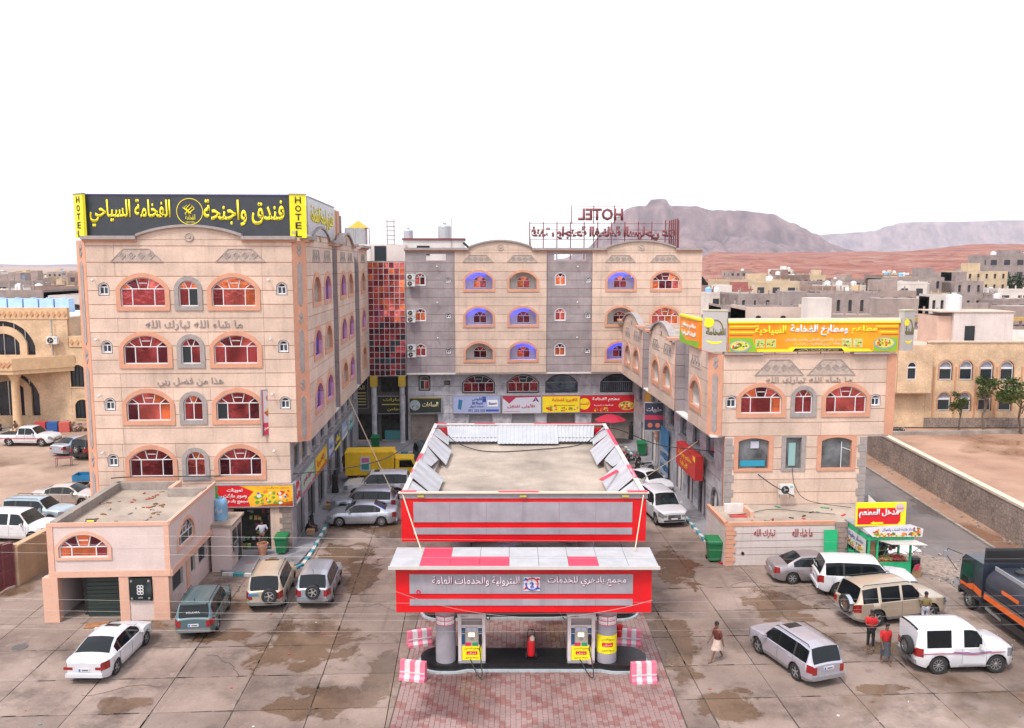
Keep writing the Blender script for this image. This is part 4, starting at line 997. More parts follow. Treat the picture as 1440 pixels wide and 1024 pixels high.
for i, o in enumerate(low):
    q = MB()
    for p in strips(o.u - o.w / 2 - .25, o.u + o.w / 2 + .25, 4.45, 6.59, [o]): q.ext(p, -.14, .09)
    F.mb('window_surround', q, greytrim if i == 1 else orange)
    F.mb('pane', MB().ext(o.grow(.02).outline(), -.16, -.12), mat('grey_window_film', (.16, .17, .18), .25, .5, .9, spec=.6))
    if i == 0:
        F.put('towel', MB().bbox((0, -.02, .2), (1.5, .02, .35)).mesh('towel', flat((.02, .28, .42))), o.u, 4.72, -.1)
        F.put('paper_notice', MB().bbox((0, -.02, .2), (.5, .02, .42)).mesh('paper_notice', flat((.5, .5, .6))), o.u + .1, 5.85, -.1)
    if i == 1: F.put('curtain', MB().bbox((0, -.02, .7), (.42, .02, 1.4)).mesh('curtain', flat((.25, .42, .42))), o.u - .05, 4.75, -.1)
    if i == 2: F.put('window_bar', MB().bbox((0, -.02, .2), (.04, .03, 1.6)).bbox((.45, -.02, .5), (.9, .03, .04), Matrix.Rotation(.35, 3, 'Y')).mesh('window_bar', white), o.u + .35, 5.2, -.1)
quoins(F, 15.12, 15.55, 2.45, 6.5, greytrim, 9, .14); quoins(F, 23.35, 23.74, 2.45, 6.5, greytrim, 9, .14, -1)
t = acunit(F, 18.7, 3.2, .42, 1.0); t['label'] = 'white air conditioner with black fan on wall beneath the grey narrow window'
pilaster(Fac(Cb, 14.2, 49.95, -PI / 4), .99, 6.6, 11.5, 1)
F.put('corner_pilaster', MB().box(24.75, 25.3, -.06, .2, 6.6, 11.5).mesh('corner_pilaster', orange), 0, 0)
Fs = Fac(Cb, 14.2, 0, -PI / 2)      # canonical u = -ly
CB = [(49.95, 54.35, (52.6,)), (58.2, 66.8, (60.4, 64.2)), (69.4, 79, (71.8, 75.8))]
for bi, (a, b, cs) in enumerate(CB):
    oc = [Op(-c, 2.3, 7.9, 8.85, 9.5) for c in cs]
    clad(Fs, -b, -a, LC, [o.grow(.05) for o in oc], peach, joint)
    for o in oc: surround(Fs, o, .3, orange, .3, inside=.13); niche(Fs, o, 1.0)
    for c in cs: trapz(Fs, -c - 1.25, -c + 1.25, 10.35, 11.1, .45, 3)
    if bi:
        pediment(Fs, -b + 1.0, -a - 1.0, 11.5, 11.6, 12.45); cornice(Fs, [(-b, 11.5), (-b + 1, 11.5)], orange, .5); cornice(Fs, [(-a - 1, 11.5), (-a, 11.5)], orange, .5)
for (a, b) in ((54.35, 58.2), (66.8, 69.4)):
    Fr = Fac(Cb, 0, b, 0); clad(Fr, 14.25, 14.9, LC + [11.6], [], greyclad, marblej, base=.1, stuff=True, name='recess_panel', backname='return_wall')
    Fr = Fac(Cb, 14.9, 0, -PI / 2); wo = Op(-(a + b) / 2, .6, 8.1, 9.0, 9.3)
    clad(Fr, -b + .1, -a, LC + [11.6], [wo.grow(.04)], greyclad, marblej, base=.1, stuff=True, name='recess_panel', backname='recess_wall')
    window(Fr, wo.u, 8.1, .6, 1.2, .85, recess=.05, fan=0, split=(.5,), mats=[gl_dark, gl_blue])
mb = MB(); mb.box(15.6, 23.7, 49.6, 79, 0, 6.5); mb.box(15.6, 25.2, 49.6, 79, 6.6, 11.0); mb.v = [(x - Cb['ox'], y - Cb['oy'], z) for x, y, z in mb.v]; mb.build('wall_core', whitew, Cb)
mb = MB(); mb.box(14.3, 15.7, 49.4, 79, 6.5, 6.6); mb.box(23.7, 25.1, 49.3, 60, 6.5, 6.6); mb.v = [(x - Cb['ox'], y - Cb['oy'], z) for x, y, z in mb.v]; mb.build('soffit', whitew, Cb)
mb = MB(); mb.box(15.0, 25.2, 54, 78.9, 11.0, 11.15); mb.v = [(x - Cb['ox'], y - Cb['oy'], z) for x, y, z in mb.v]; mb.build('roof', roofconc, Cb)
Fl = Fac(Cb, 15.45, 0, -PI / 2)
cm = [(53.4, 1.9), (56.8, 1.9), (60.3, 1.9), (64, 1.9), (68, 1.9), (72, 1.9), (76, 1.9)]
cd_ = [Op(-52.0, 1.35, -.1, 1.9, 2.6), Op(-54.9, 1.35, -.1, 1.9, 2.6), Op(-58, 1.6, -.1, 2.5, 2.5), Op(-61.2, 2.0, -.1, 2.6, 2.6), Op(-65.2, 2.2, -.1, 2.6, 2.6), Op(-69.8, 2.2, -.1, 2.6, 2.6), Op(-74.5, 2.2, -.1, 2.6, 2.6)]
clad(Fl, -79, -49.3, [0, .9, 1.75, 2.6, 3.45, 4.3, 5.2, 6.5], [Op(-u, w, 4.35, 6.2, 6.2) for u, w in cm] + cd_, marble, marblej, vj=[-79 + 1.25 * i for i in range(24)], stuff=True, name='marble_cladding')
for u, w in cm:
    Fl.put('pane', MB().box(-w / 2, w / 2, .12, .15, 0, 1.85).mesh('pane', gl_blue), -u, 4.35); Fl.put('window_sill', MB().box(-w / 2 - .1, w / 2 + .1, -.2, .02, -.12, 0).mesh('window_sill', greytrim), -u, 4.35)
    Fl.put('window_frame', MB().ring([(-w / 2, 0), (w / 2, 0), (w / 2, 1.85), (-w / 2, 1.85)], [(-w / 2 + .07, .07), (w / 2 - .07, .07), (w / 2 - .07, 1.78), (-w / 2 + .07, 1.78)], -.12, .02).mesh('window_frame', greym), -u, 4.35)
for i, o in enumerate(cd_):
    if i < 2: surround(Fl, o, .16, marblej, w=.06, name='door_arch')
    Fl.mb('door', MB().ext(o.outline(), -.3, -.22), greym if i < 2 else (mat('pink_roller_shutter', (.38, .27, .27), .6, .1, 3) if i == 3 else gl_clear))
    Fl.put('door_frame', MB().box(-.04, .04, .1, .2, 0, 2.4).mesh('door_frame', black), o.u, 0)
# roof and terrace clutter built as part of the wings
rb = MB(); rb.box(-11.3, -6.0, 81.0, 86, 16.9, 18.6); rb.v = [(x - T['ox'], y - T['oy'], z) for x, y, z in rb.v]; rb.build('stair_head', peach2, T)
Fac(T, 0, 81).put('stair_door', MB().box(-.55, .55, -.05, .05, 0, 1.5).mesh('stair_door', gl_black), -8.35, 16.95)
Fac(T, 0, 81).put('stair_door', MB().box(-.6, .6, -.06, .05, .4, 1.4).mesh('stair_door', gl_black), -10.2, 16.95)
Fac(T, 0, 80.97).put('wall_patch', MB().box(-1.05, .75, -.05, .02, 0, 1.6).mesh('wall_patch', whitew), -10.0, 16.93)
# ------------------------------------------------------------------ signs
def sgn(name, label, lx, ly, rot=0, cat='sign', group=None):
    x, y = l2w(lx, ly); r = thing(name, label, cat, (x, y, 0), PHI + rot, group); r['ox'] = 0.0; r['oy'] = 0.0; return r
class SF:
    """sign frame: origin thing, draws in (u, z) facing -Y"""
    def __init__(s, r): s.r = r
    def poly(s, name, pts, w0, w1, m): return MB().ext(pts, w0, w1).build(name, m, s.r)
    def rect(s, name, u0, u1, z0, z1, w0, w1, m): return s.poly(name, [(u0, z0), (u1, z0), (u1, z1), (u0, z1)], w0, w1, m)
    def txt(s, t, u, z, w, h, m, d=.02, wf=0.0, bold=0.0, ar=True): return lettering(t, w, h, m, s.r, (u, -wf, z), 0, d, bold, 2, ar)
    def disc(s, name, u, z, r, w0, w1, m, sy=1.0, n=22): return s.poly(name, [(u + r * math.cos(2 * PI * i / n), z + r * sy * math.sin(2 * PI * i / n)) for i in range(n)], w0, w1, m)
    def ring(s, name, u, z, r, t, w0, w1, m, sy=1.0, n=28):
        f = lambda q: [(u + q * math.cos(2 * PI * i / n), z + q * sy * math.sin(2 * PI * i / n)) for i in range(n)]
        return MB().ring(f(r), f(r - t), w0, w1).build(name, m, s.r)
    def blobs(s, name, u0, u1, z0, z1, w, cols, n, r, seed=1):
        """printed food picture: many little flat coloured pieces"""
        rnd = random.Random(seed); mb = MB()
        for i in range(n):
            c = (rnd.uniform(u0, u1), rnd.uniform(z0, z1)); q = r * rnd.uniform(.5, 1.2); k = rnd.randint(4, 7); a0 = rnd.random() * 6
            mb.ext([(c[0] + q * rnd.uniform(.7, 1.2) * math.cos(a0 + 2 * PI * j / k), c[1] + q * .8 * rnd.uniform(.7, 1.2) * math.sin(a0 + 2 * PI * j / k)) for j in range(k)], w, w + .003 + .0002 * i, rnd.randrange(len(cols)))
        o = mb.build(name, cols, s.r); o['kind'] = 'stuff'; return o
YL, WH, RD, BK, OR, GN, DG, BL = flat((.86, .74, .015)), flat((.80, .80, .80)), flat((.62, .012, .02)), flat((.015, .015, .018)), flat((.85, .22, .01)), flat((.22, .45, .02)), flat((.03, .17, .04)), flat((.03, .07, .35))
food = [flat((.75, .5, .02)), flat((.16, .30, .02)), flat((.7, .25, .03)), flat((.55, .06, .02)), flat((.65, .6, .35)), flat((.1, .15, .03))]
def dish(S, u, z, r, w, seed):
    S.disc('dish', u, z, r, w, w + .012, flat((.25, .33, .36)), .55); S.disc('rice', u, z + .02, r * .86, w + .012, w + .02, flat((.62, .62, .08)), .5)
    S.blobs('food_print', u - r * .6, u + r * .6, z - r * .18, z + r * .3, w + .02, food, 34, r * .13, seed)
# main black roof sign
r = sgn('roof_sign', 'wide black roof sign with yellow Arabic letters and round emblem on left wing', -15.7, 49.6); S = SF(r)
S.rect('sign_board', -5.8, 5.6, 18.0, 20.62, 0, .08, signblack)
S.rect('sign_frame', -5.82, 5.62, 20.62, 20.68, -.05, .12, flat((.08, .07, .22)))
S.txt('فندق واجنحة', 3.0, 19.65, 4.5, 1.5, YL, .03, .085, .022); S.txt('الفخامة السياحي', -3.3, 19.62, 4.45, 1.55, YL, .03, .085, .022)
S.ring('emblem_ring', -.02, 19.72, .74, .035, .08, .1, YL)
for (dx, dz, w_, h_, t_) in ((0, -.3, .55, .3, 'الفخامة'),): S.txt(t_, dx, 19.72 + dz, w_, h_, YL, .01, .085)
em = MB()
for k in range(5):
    pts = [(-.28 + .1 * k + .12 * math.sin(q * 1.1 + k), 19.6 + q * .11 * (1 - .12 * abs(k - 2)), ) for q in range(6)]
    em.tube([(x, -.09, z) for x, z in pts], [.03, .035, .03, .028, .02, .008], 4)
em.build('emblem_flame', YL, r)
S.txt('HOTEL', 0, 19.13, .5, .09, YL, .01, .085, 0, False)
for k in range(9): MB().tube([(-5 + k * 1.25, .5, 17.4), (-5 + k * 1.25, .02, 20.3)], .035, 5).build('sign_brace', rust, r)
# yellow end boards with HOTEL written downwards
def endboard(lx, ly, rot, w, label, z0=18.25, z1=20.66, flip=False):
    r = sgn('hotel_sign', label, lx, ly, rot); S = SF(r); S.rect('sign_board', 0, w, z0, z1, -.1, .06, yell)
    S.rect('sign_frame', -.03, w + .03, z1, z1 + .05, -.12, .1, greym)
    x0 = w * .52
    for i, ch in enumerate('HOTEL'): S.txt(ch, x0, z1 - .3 - i * .47, w * .36, .36, BK, .02, .065, .01, False)
    S.rect('badge', w * .2 - .1, w * .2 + .12, z0 + .22, z0 + .38, .06, .07, flat((.45, .47, .2)))
endboard(-22.25, 50.05, -PI / 4, 1.2, 'yellow vertical board reading HOTEL at far left corner of the hotel roof')
endboard(-10.1, 49.2, .18, .9, 'yellow vertical board reading HOTEL at the right end of the black sign')
r = sgn('roof_sign', 'grey mirror-like side sign with yellow letters behind the yellow HOTEL board', -9.35, 50.6, PI / 2); S = SF(r)
S.rect('sign_board', -.4, 9.2, 18.5, 20.6, 0, .08, mat('glossy_grey_sign', (.36, .36, .40), .22, .2, .8, metal=.5)); S.txt('فندق واجنحة الفخامة', 4.6, 19.6, 8.0, 1.3, YL, .02, .085, .01)
S.rect('sign_frame', -.42, 9.22, 20.6, 20.66, -.05, .12, greym)
# roof house with orange ornament further back on wing A
rh = building('stair_house', 'peach roof stair house with orange pilaster behind the side sign', -11.5, 61.5)
mb = MB(); mb.box(-14.5, -9.9, 60.2, 66.5, 17.4, 20.75); mb.v = [(x - rh['ox'], y - rh['oy'], z) for x, y, z in mb.v]; mb.build('wall', peach, rh)
q = Fac(rh, -9.9, 0, PI / 2); q.put('corner_pilaster', MB().box(64.5, 65.6, -.1, .02, 17.6, 20.7).mesh('corner_pilaster', orange))
hx = lambda rr: [(62.6 + rr * 1.3 * math.cos(PI / 3 * i), 19.4 + rr * math.sin(PI / 3 * i)) for i in range(6)]
q.put('hexagon_trim', MB().ring(hx(.85), hx(.55), -.02, .06).mesh('hexagon_trim', orange)); q.put('wall_panel', MB().box(66.0, 66.4, -.15, .0, 17.6, 20.4).mesh('wall_panel', greytrim))
rh = building('roof_tank_house', 'grey sheet metal tank with small yellow pyramid roof above the glass tower', -10.9, 84)
mb = MB(); mb.box(-1.0, .9, -1, 1, 18.6, 20.2); mb.build('tank', greym, rh)
for k in range(3): MB().box(-1.0 + k * .92, -.94 + k * .92, -1.04, -1.0, 18.6, 20.2).build('tank_rib', steel, rh)
MB().add([(-.7, -1, 20.2), (1.15, -1, 20.2), (1.15, 1, 20.2), (-.7, 1, 20.2), (.2, 0, 20.95)], [(0, 1, 4), (1, 2, 4), (2, 3, 4), (3, 0, 4)]).build('roof', mat('yellow_roof_sheet', (.62, .30, .02), .5, .1, 3), rh)
for x_, y_ in ((-.68, -.95), (1.1, -.95), (1.1, .95), (-.68, .95)): MB().box(x_ - .03, x_ + .03, y_ - .03, y_ + .03, 18.6, 20.2).build('post', rust, rh)
rh = building('roof_block', 'low whitewashed block with tank on the back wing roof', -3.1, 83)
MB().box(-3.2, 2.6, -1, 3, 16.9, 19.05).build('wall', whitew, rh); MB().box(-3.3, 2.7, -1.15, 3.1, 19.05, 19.2).build('roof', rust, rh)
MB().box(-1.9, -.7, -1.04, -.98, 17.6, 18.5).build('window', dark, rh); MB().tube([(1.4, -1.1, 16.9), (1.4, -1.1, 21.2)], .02, 4).build('pole', rust, rh)
MB().tube([(2.5, -1.2, 18.8), (4.2, -1.2, 17.2)], .12, 6).build('roof_pipe', black, rh)
lad = MB()
for k in range(6): lad.lathe([(.42, 0), (.42, .03), (.4, .03), (.4, 0)], (-4.3, -1.3, 18.6 + k * .42), 10)
for x_ in (-4.65, -4.0): lad.tube([(x_, -1.3, 17), (x_, -1.3, 21)], .03, 4)
lad.build('cage_ladder', rust, rh)
def tank(name, label, x, y, z, r, h, m, world=False):
    X, Y = (x, y) if world else l2w(x, y); mb = MB(); P = [(r, 0)]
    n = 9
    for i in range(n): P += [(r, h * (i + .15) / n), (r * 1.025, h * (i + .5) / n), (r, h * (i + .85) / n)]
    P += [(r, h), (r * .8, h * 1.1), (r * .3, h * 1.16), (r * .3, h * 1.24), (1e-6, h * 1.25)]
    t = thing(name, label, 'water tank', (X, Y, z)); mb.lathe(P, n=18); mb.build('tank_shell', m, t, smooth=rad(50)); MB().lathe([(r * .28, 0), (r * .28, .05), (1e-6, .06)], (0, 0, h * 1.25), 12).build('lid', greym, t)
tankw = mat('white_tank_plastic', (.66, .66, .68), .5, .06, 3, streak=.1)
tankg = mat('galvanised_tank', (.48, .50, .53), .4, .1, 5, metal=.4)
tank('water_tank', 'tall ribbed grey water tank on the roof block of the back wing', -2.4, 82.9, 19.2, .62, 1.15, tankg)
tank('water_tank', 'smaller grey water tank beside the cage ladder on the hotel roof', -5.9, 83.5, 19.0, .45, .95, tankg)
# mirror-reversed steel letters on the back wing (read from behind)
r = sgn('rooftop_letters', 'maroon steel rooftop lettering seen from behind, two rows with HOTEL on top', 12.8, 81.6); 
def back_txt(t, u, z, w, h, ar=True, bold=.015):
    o = lettering(t, w, h, rust, r, (u, 0, z), PI, .12, bold, 2, ar); return o
back_txt('فندق واجنحة الفخامة السياحي عنه', .0, 19.6, 13.9, 1.5, bold=.055)
back_txt('HOTEL', -.35, 21.45, 4.3, 1.15, False, .035)
fr = MB()
for k in range(12):
    u = -7.1 + 14.3 * k / 11; fr.box(u - .045, u + .045, .12, .2, 17.2, 20.75 + (.2 if k > 9 else 0)); 
for z in (19.1, 20.0, 20.6): fr.box(-7.1, 7.2, .2, .25, z - .02, z + .02)
for u in (-3.1, -1.0, 1.0): fr.box(u - .04, u + .04, .12, .2, 20.6, 22.3)
for z in (21.2, 22.2): fr.box(-2.5, 1.7, .2, .24, z - .015, z + .015)
for u in (-7.1, -1.0): fr.tube([(u, .2, 19.6), (u + .25, 1.3, 17.3)], .04, 4)
for k in range(5): fr.box(6.3 + k * .28 - .06, 6.3 + k * .28 + .06, .1 + k * .35, .2 + k * .35, 17.2, 20.9 + k * .07)
fr.build('support_frame', rust, r)

# orange restaurant sign on wing C
orm = mat('orange_sign_print', (.80, .17, .005), .4, .3, .55, var2=(.85, .36, .005))
r = sgn('restaurant_sign', 'long orange and yellow restaurant sign with dishes above the right wing front', 20.1, 49.0); S = SF(r)
S.rect('sign_board', -5.0, 5.15, 11.65, 13.35, -.25, 0, orm); S.rect('sign_top', -5.05, 5.2, 13.35, 13.45, -.3, .06, yell); S.rect('sign_cap', -5.05, 5.2, 13.45, 13.62, -.3, .04, flat((.75, .68, .5)))
for k in range(4):
    S.rect('stripe', -4.98, -3.6 + k * .12, 12.62 + k * .17, 12.69 + k * .17, 0, .004, YL if k % 2 else flat((.3, .12, .01))); S.rect('stripe', 4.1 - k * .12, 5.1, 12.62 + k * .17, 12.69 + k * .17, 0, .004, YL if k % 2 else flat((.3, .12, .01)))
S.poly('lime_corner', [(-4.98, 11.67), (-3.3, 11.67), (-3.6, 12.5), (-4.98, 12.5)], 0, .005, GN); S.poly('lime_corner', [(3.6, 11.67), (5.1, 11.67), (5.1, 12.5), (3.9, 12.5)], 0, .005, GN)
S.poly('lime_band', [(-3.3, 11.67), (3.6, 11.67), (3.4, 11.82), (2.2, 11.84), (2.0, 11.95), (-1.3, 11.95), (-1.5, 11.82), (-3.3, 11.82)], 0, .004, YL)
S.txt('مطاعم', 3.05, 12.95, 1.55, .52, YL, .03, .01, .025); S.txt('ومطابخ الفخامة', .35, 12.93, 3.45, .66, WH, .03, .01, .025); S.txt('السياحية', -2.55, 12.93, 1.85, .6, YL, .03, .01, .025)
S.txt('لذيذ المندي والمضبي والمظبي والحنيذ والزربيان', .3, 12.36, 3.9, .2, WH, .006, .006); S.txt('وكافة جميع المأكولات اليمنية', .3, 12.12, 2.8, .17, WH, .006, .006)
S.poly('brown_strip', [(-1.2, 11.68), (1.9, 11.68), (1.75, 11.86), (-1.05, 11.86)], .005, .009, BK); S.txt('مجهزة لكل عموم المناسبات والأعراس', .35, 11.77, 2.4, .13, WH, .004, .009)
dish(S, -4.35, 12.0, .66, .006, 3); dish(S, 4.3, 12.15, .66, .006, 4)
for u in (-3.15, -2.5, 2.05, 2.7):
    S.rect('photo_tile', u - .28, u + .28, 11.92, 12.42, .004, .01, flat((.45, .58, .2))); S.blobs('food_print', u - .2, u + .2, 11.98, 12.32, .011, food, 14, .07, int(u * 9))
for k in range(8): MB().tube([(-4.8 + k * 1.38, .6, 11.2), (-4.8 + k * 1.38, .26, 13.0)], .03, 4).build('sign_brace', rust, r)
def pylon(lx, ly, rot, w, label, yaw=0):
    r = sgn('sign_pylon', label, lx, ly, rot); S = SF(r); g = flat((.42, .40, .39))
    S.rect('panel', 0, w, 11.7, 14.05, -.3, .05, g); S.rect('panel_cap', -.03, w + .03, 14.05, 14.12, -.33, .08, flat((.5, .46, .3)))
    f = Op(w * .55, w * .62, 12.7, 13.0, 13.55); MB().ring(f.outline(8), f.grow(-.08).outline(8), .05, .07).build('arch_logo', flat((.18, .15, .05)), r)
    S.disc('yellow_tree', w * .28, 13.35, w * .2, .05, .08, YL, 1.0, 9); S.blobs('yellow_leaves', w * .12, w * .44, 13.1, 13.6, .08, [YL], 8, w * .1, 5)
    S.txt('الفخامة', w * .55, 12.85, w * .8, .42, flat((.12, .11, .05)), .02, .052, .02)
    n = 10; A_ = [(w * .2 + w * .62 * i / n, 12.22 - .12 * math.sin(PI * i / n)) for i in range(n + 1)]; B_ = [(a[0], a[1] + .14 * (1 - abs(2 * i / n - 1) * .4)) for i, a in enumerate(A_)]
    MB().ring(A_, B_, .05, .06, closed=False).build('yellow_smile', YL, r)
pylon(13.72, 49.75, -.42, 1.42, 'grey sign panel with yellow tree logo at the left corner of the restaurant sign')
pylon(25.42, 48.9, .45, .95, 'narrow grey sign panel with yellow tree logo at the right end of the restaurant sign')
r = sgn('restaurant_sign', 'short orange side sign with white letters left of the grey logo panel', 14.0, 51.2, -PI / 2); S = SF(r)
S.rect('sign_board', -4.9, -.1, 11.65, 13.35, -.15, .05, orm); S.rect('sign_top', -4.95, -.05, 13.35, 13.5, -.2, .12, yell)
S.txt('مطاعم ومطابخ', -2.6, 12.85, 3.4, .42, WH, .02, .055, .02); S.txt('الفخامة السياحية', -2.6, 12.35, 3.4, .38, WH, .02, .055, .02); S.poly('lime_corner', [(-4.9, 11.66), (-.1, 11.66), (-.1, 12.1), (-3.2, 11.9), (-4.9, 12.5)], .05, .055, GN)

# ground floor signs
def panel(name, label, lx, ly, rot, w, z0, z1, m, items, group=None, cat='sign', tilt=0.0, frame=greym, depth=.18, thing_cat=None):
    r = sgn(name, label, lx, ly, rot, cat, group); S = SF(r); S.rect('sign_board', 0, w, z0, z1, 0, depth, m)
    fr = MB().ring([(-.03, z0 - .03), (w + .03, z0 - .03), (w + .03, z1 + .03), (-.03, z1 + .03)], [(.02, z0 + .02), (w - .02, z0 + .02), (w - .02, z1 - .02), (.02, z1 - .02)], -.02, depth + .02); fr.build('sign_frame', frame, r)
    for it in items:
        k = it[0]
        if k == 't': S.txt(it[1], it[2] * w, z0 + it[3] * (z1 - z0), it[4] * w, it[5] * (z1 - z0), it[6], .012, depth + .004, .02 if len(it) < 8 else it[7], not all(ord(c) < 128 for c in it[1]))
        elif k == 'r': S.rect('print_field', it[1] * w, it[2] * w, z0 + it[3] * (z1 - z0), z0 + it[4] * (z1 - z0), depth, depth + .003, it[5])
        elif k == 'p': S.poly('print_field', [(a * w, z0 + b * (z1 - z0)) for a, b in it[1]], depth, depth + .0035, it[2])
        elif k == 'b': S.blobs('product_print', it[1] * w, it[2] * w, z0 + it[3] * (z1 - z0), z0 + it[4] * (z1 - z0), depth + .004, it[5], it[6], it[7], it[8] if len(it) > 8 else 2)
        elif k == 'd': S.disc('print_disc', it[1] * w, z0 + it[2] * (z1 - z0), it[3], depth + .002, depth + .006, it[4], it[5] if len(it) > 5 else 1)
    return r
prod = [flat((.6, .04, .03)), flat((.03, .2, .5)), flat((.75, .6, .02)), flat((.1, .35, .05)), flat((.7, .7, .7)), flat((.7, .25, .02))]
panel('shop_sign', 'red and yellow supermarket sign with product pictures over the corner shop door', -14.85, 49.2, 0, 4.5, 2.75, 4.05, RD, [
    ('p', [(0, 0), (.05, .1), (.03, .3), (.06, .5), (.03, .7), (.05, .9), (0, 1)], flat((.02, .22, .05))), ('p', [(.45, 0), (1, 0), (1, 1), (.3, 1), (.5, .7), (.42, .4)], mat('sunny_yellow_print', (.8, .55, .02), .45, .3, 1.1, var2=(.78, .25, .02))), ('p', [(.5, 0), (.8, 0), (1, .0), (1, .25), (.75, .15)], RD),
    ('t', 'تموينات', .26, .76, .2, .2, WH), ('t', 'وسوبر ماركت', .26, .5, .3, .22, WH), ('t', 'مجمع بادهري', .26, .24, .34, .22, WH),
    ('b', .52, .97, .15, .72, prod, 46, .13), ('t', 'سوبر ماركت', .8, .88, .3, .12, flat((.5, .3, .02)))])
side = [('shop_sign', 'red end panel of the supermarket sign turning the corner', 49.3, 1.3, RD, WH, 'بادهري'), ('shop_sign', 'pale green and white grocery sign on the left side wall', 50.9, 4.4, flat((.42, .58, .48)), flat((.5, .1, .2)), 'تموينات بادهري'),
        ('shop_sign', 'yellow orange snack sign with red border on the left side wall', 55.6, 4.6, flat((.8, .5, .02)), flat((.6, .05, .02)), 'كافتيريا'), ('shop_sign', 'white blue clinic sign farther along the left side wall', 61.0, 2.3, flat((.5, .55, .72)), flat((.05, .1, .4)), 'عيادة'),
        ('shop_sign', 'dark navy shop sign with yellow letters on the left side wall', 63.6, 3.4, flat((.03, .04, .16)), YL, 'اتصالات'), ('shop_sign', 'light blue shop sign beside the navy one', 67.3, 3.3, flat((.35, .45, .65)), WH, 'صيدلية'), ('shop_sign', 'grey white sign with turquoise corner near the glass tower', 70.9, 3.8, flat((.5, .55, .58)), flat((.02, .4, .35)), 'خدمات')]
for i, (nm, lb, y0, w, m, tm, tx) in enumerate(side):
    panel(nm, lb, -10.42, y0, PI / 2, w, 2.75, 4.1 + (.15 if i == 3 else 0), m, [('t', tx, .45, .55, .6, .42, tm), ('b', .75, .96, .1, .9, prod, 12, .15, i)] + ([('p', [(.0, 0), (1, 0), (1, .18), (0, .12)], tm)]))
panel('hanging_banner', 'white vertical banner with food picture and red foot hung on the left wing front', -12.0, 49.0, .75, .85, 6.95, 9.6, flat((.62, .58, .58)), [('r', 0, 1, 0, .28, flat((.6, .04, .08))), ('t', 'مطعم', .5, .15, .7, .1, WH), ('b', .25, .85, .42, .6, food, 16, .12), ('d', .55, .82, .2, flat((.45, .2, .2))), ('r', 0, .12, 0, 1, flat((.6, .1, .15)))], depth=.06)
panel('shop_sign', 'dark watch shop sign with round silver picture beside the glass tower', -5.75, 80.0, 0, 3.0, 2.8, 4.3, flat((.02, .03, .025)), [('r', 0, 1, .93, 1.0, flat((.6, .4, .02))), ('d', .17, .5, .5, flat((.35, .4, .42))), ('t', 'الساعات', .65, .55, .5, .3, flat((.7, .6, .3))), ('b', .08, .27, .3, .7, [flat((.1, .12, .14)), flat((.5, .5, .5))], 14, .1)])
panel('shop_sign', 'blue white phone shop sign reading MI floors in the back row', -1.65, 80.0, 0, 4.45, 2.75, 4.4, flat((.33, .38, .60)), [('t', 'ام فلوس', .55, .8, .3, .26, BL), ('t', 'M Floos', .52, .58, .22, .16, BL), ('t', 'خدمات الجوال', .5, .38, .3, .14, BL), ('t', '771 252 555', .5, .15, .36, .14, flat((.1, .12, .3))), ('p', [(.1, .25), (.17, .2), (.2, .75), (.12, .8)], flat((.02, .15, .28))), ('p', [(.73, .38), (.95, .38), (.95, .75), (.73, .75)], WH), ('t', 'Baseri', .84, .56, .17, .18, BL), ('r', .7, .97, .08, .2, BL), ('p', [(.62, .62), (.7, .62), (.7, .95), (.62, .95)], BL)])
panel('shop_sign', 'white sign with dark red corner triangles and letter A logo in the back row', 3.0, 80.0, 0, 3.7, 2.7, 4.4, flat((.52, .52, .60)), [('p', [(0, .88), (0, 1), (1, 1), (1, .92), (.35, .88), (.18, .55)], flat((.35, .02, .06))), ('t', 'الأولى للنقل', .48, .4, .7, .22, flat((.45, .03, .1))), ('t', 'A', .86, .78, .16, .26, flat((.25, .04, .16))), ('r', .05, .45, .08, .12, flat((.45, .2, .3)))])
panel('shop_sign', 'yellow cafeteria sign with round logo left of the red restaurant sign', 6.8, 80.0, 0, 3.6, 2.75, 4.4, flat((.80, .62, .01)), [('r', 0, 1, .93, 1, RD), ('t', 'كافتيريا الفخامة', .6, .72, .68, .26, RD), ('t', 'مشروبات وعصائر طازجة', .62, .42, .5, .1, flat((.3, .15, .02))), ('b', .12, .4, .1, .42, food, 16, .16), ('b', .5, .95, .06, .3, food, 20, .13, 5)])
panel('shop_sign', 'red restaurant sign with white letters and oval dish in the back row', 10.4, 80.0, 0, 5.4, 2.7, 4.4, flat((.50, .01, .02)), [('t', 'مطعم الفخامة', .46, .74, .48, .26, WH), ('t', 'للمأكولات البحرية', .42, .42, .34, .1, WH), ('d', .83, .38, .78, flat((.6, .45, .08)), .55), ('b', .72, .94, .22, .54, food, 40, .14), ('b', .25, .5, .08, .28, food, 20, .13, 8), ('d', .08, .5, .55, flat((.8, .62, .01))), ('t', 'ابتسم', .08, .5, .17, .3, RD)])
panel('shop_sign', 'black board sign with yellow writing left of the yellow column capital', -11.55, 80.1, 0, 1.9, 3.3, 6.1, flat((.015, .017, .015)), [('t', 'صالون', .5, .88, .6, .14, flat((.6, .5, .2))), ('t', 'الحلاقة', .5, .7, .7, .14, flat((.6, .5, .2))), ('r', .1, .35, .1, .55, flat((.5, .42, .1)))] + [('r', .42, .92, .1 + .1 * k, .13 + .1 * k, flat((.55, .5, .2))) for k in range(5)])
panel('shop_sign', 'black sign with yellow script between two columns under the glass tower', -8.75, 80.1, 0, 2.6, 2.75, 4.4, flat((.015, .017, .015)), [('t', 'بهارات', .55, .8, .7, .22, flat((.6, .52, .05))), ('t', 'مطاحن', .6, .25, .5, .2, flat((.6, .52, .05))), ('r', .15, .9, .5, .56, flat((.5, .42, .05)))])
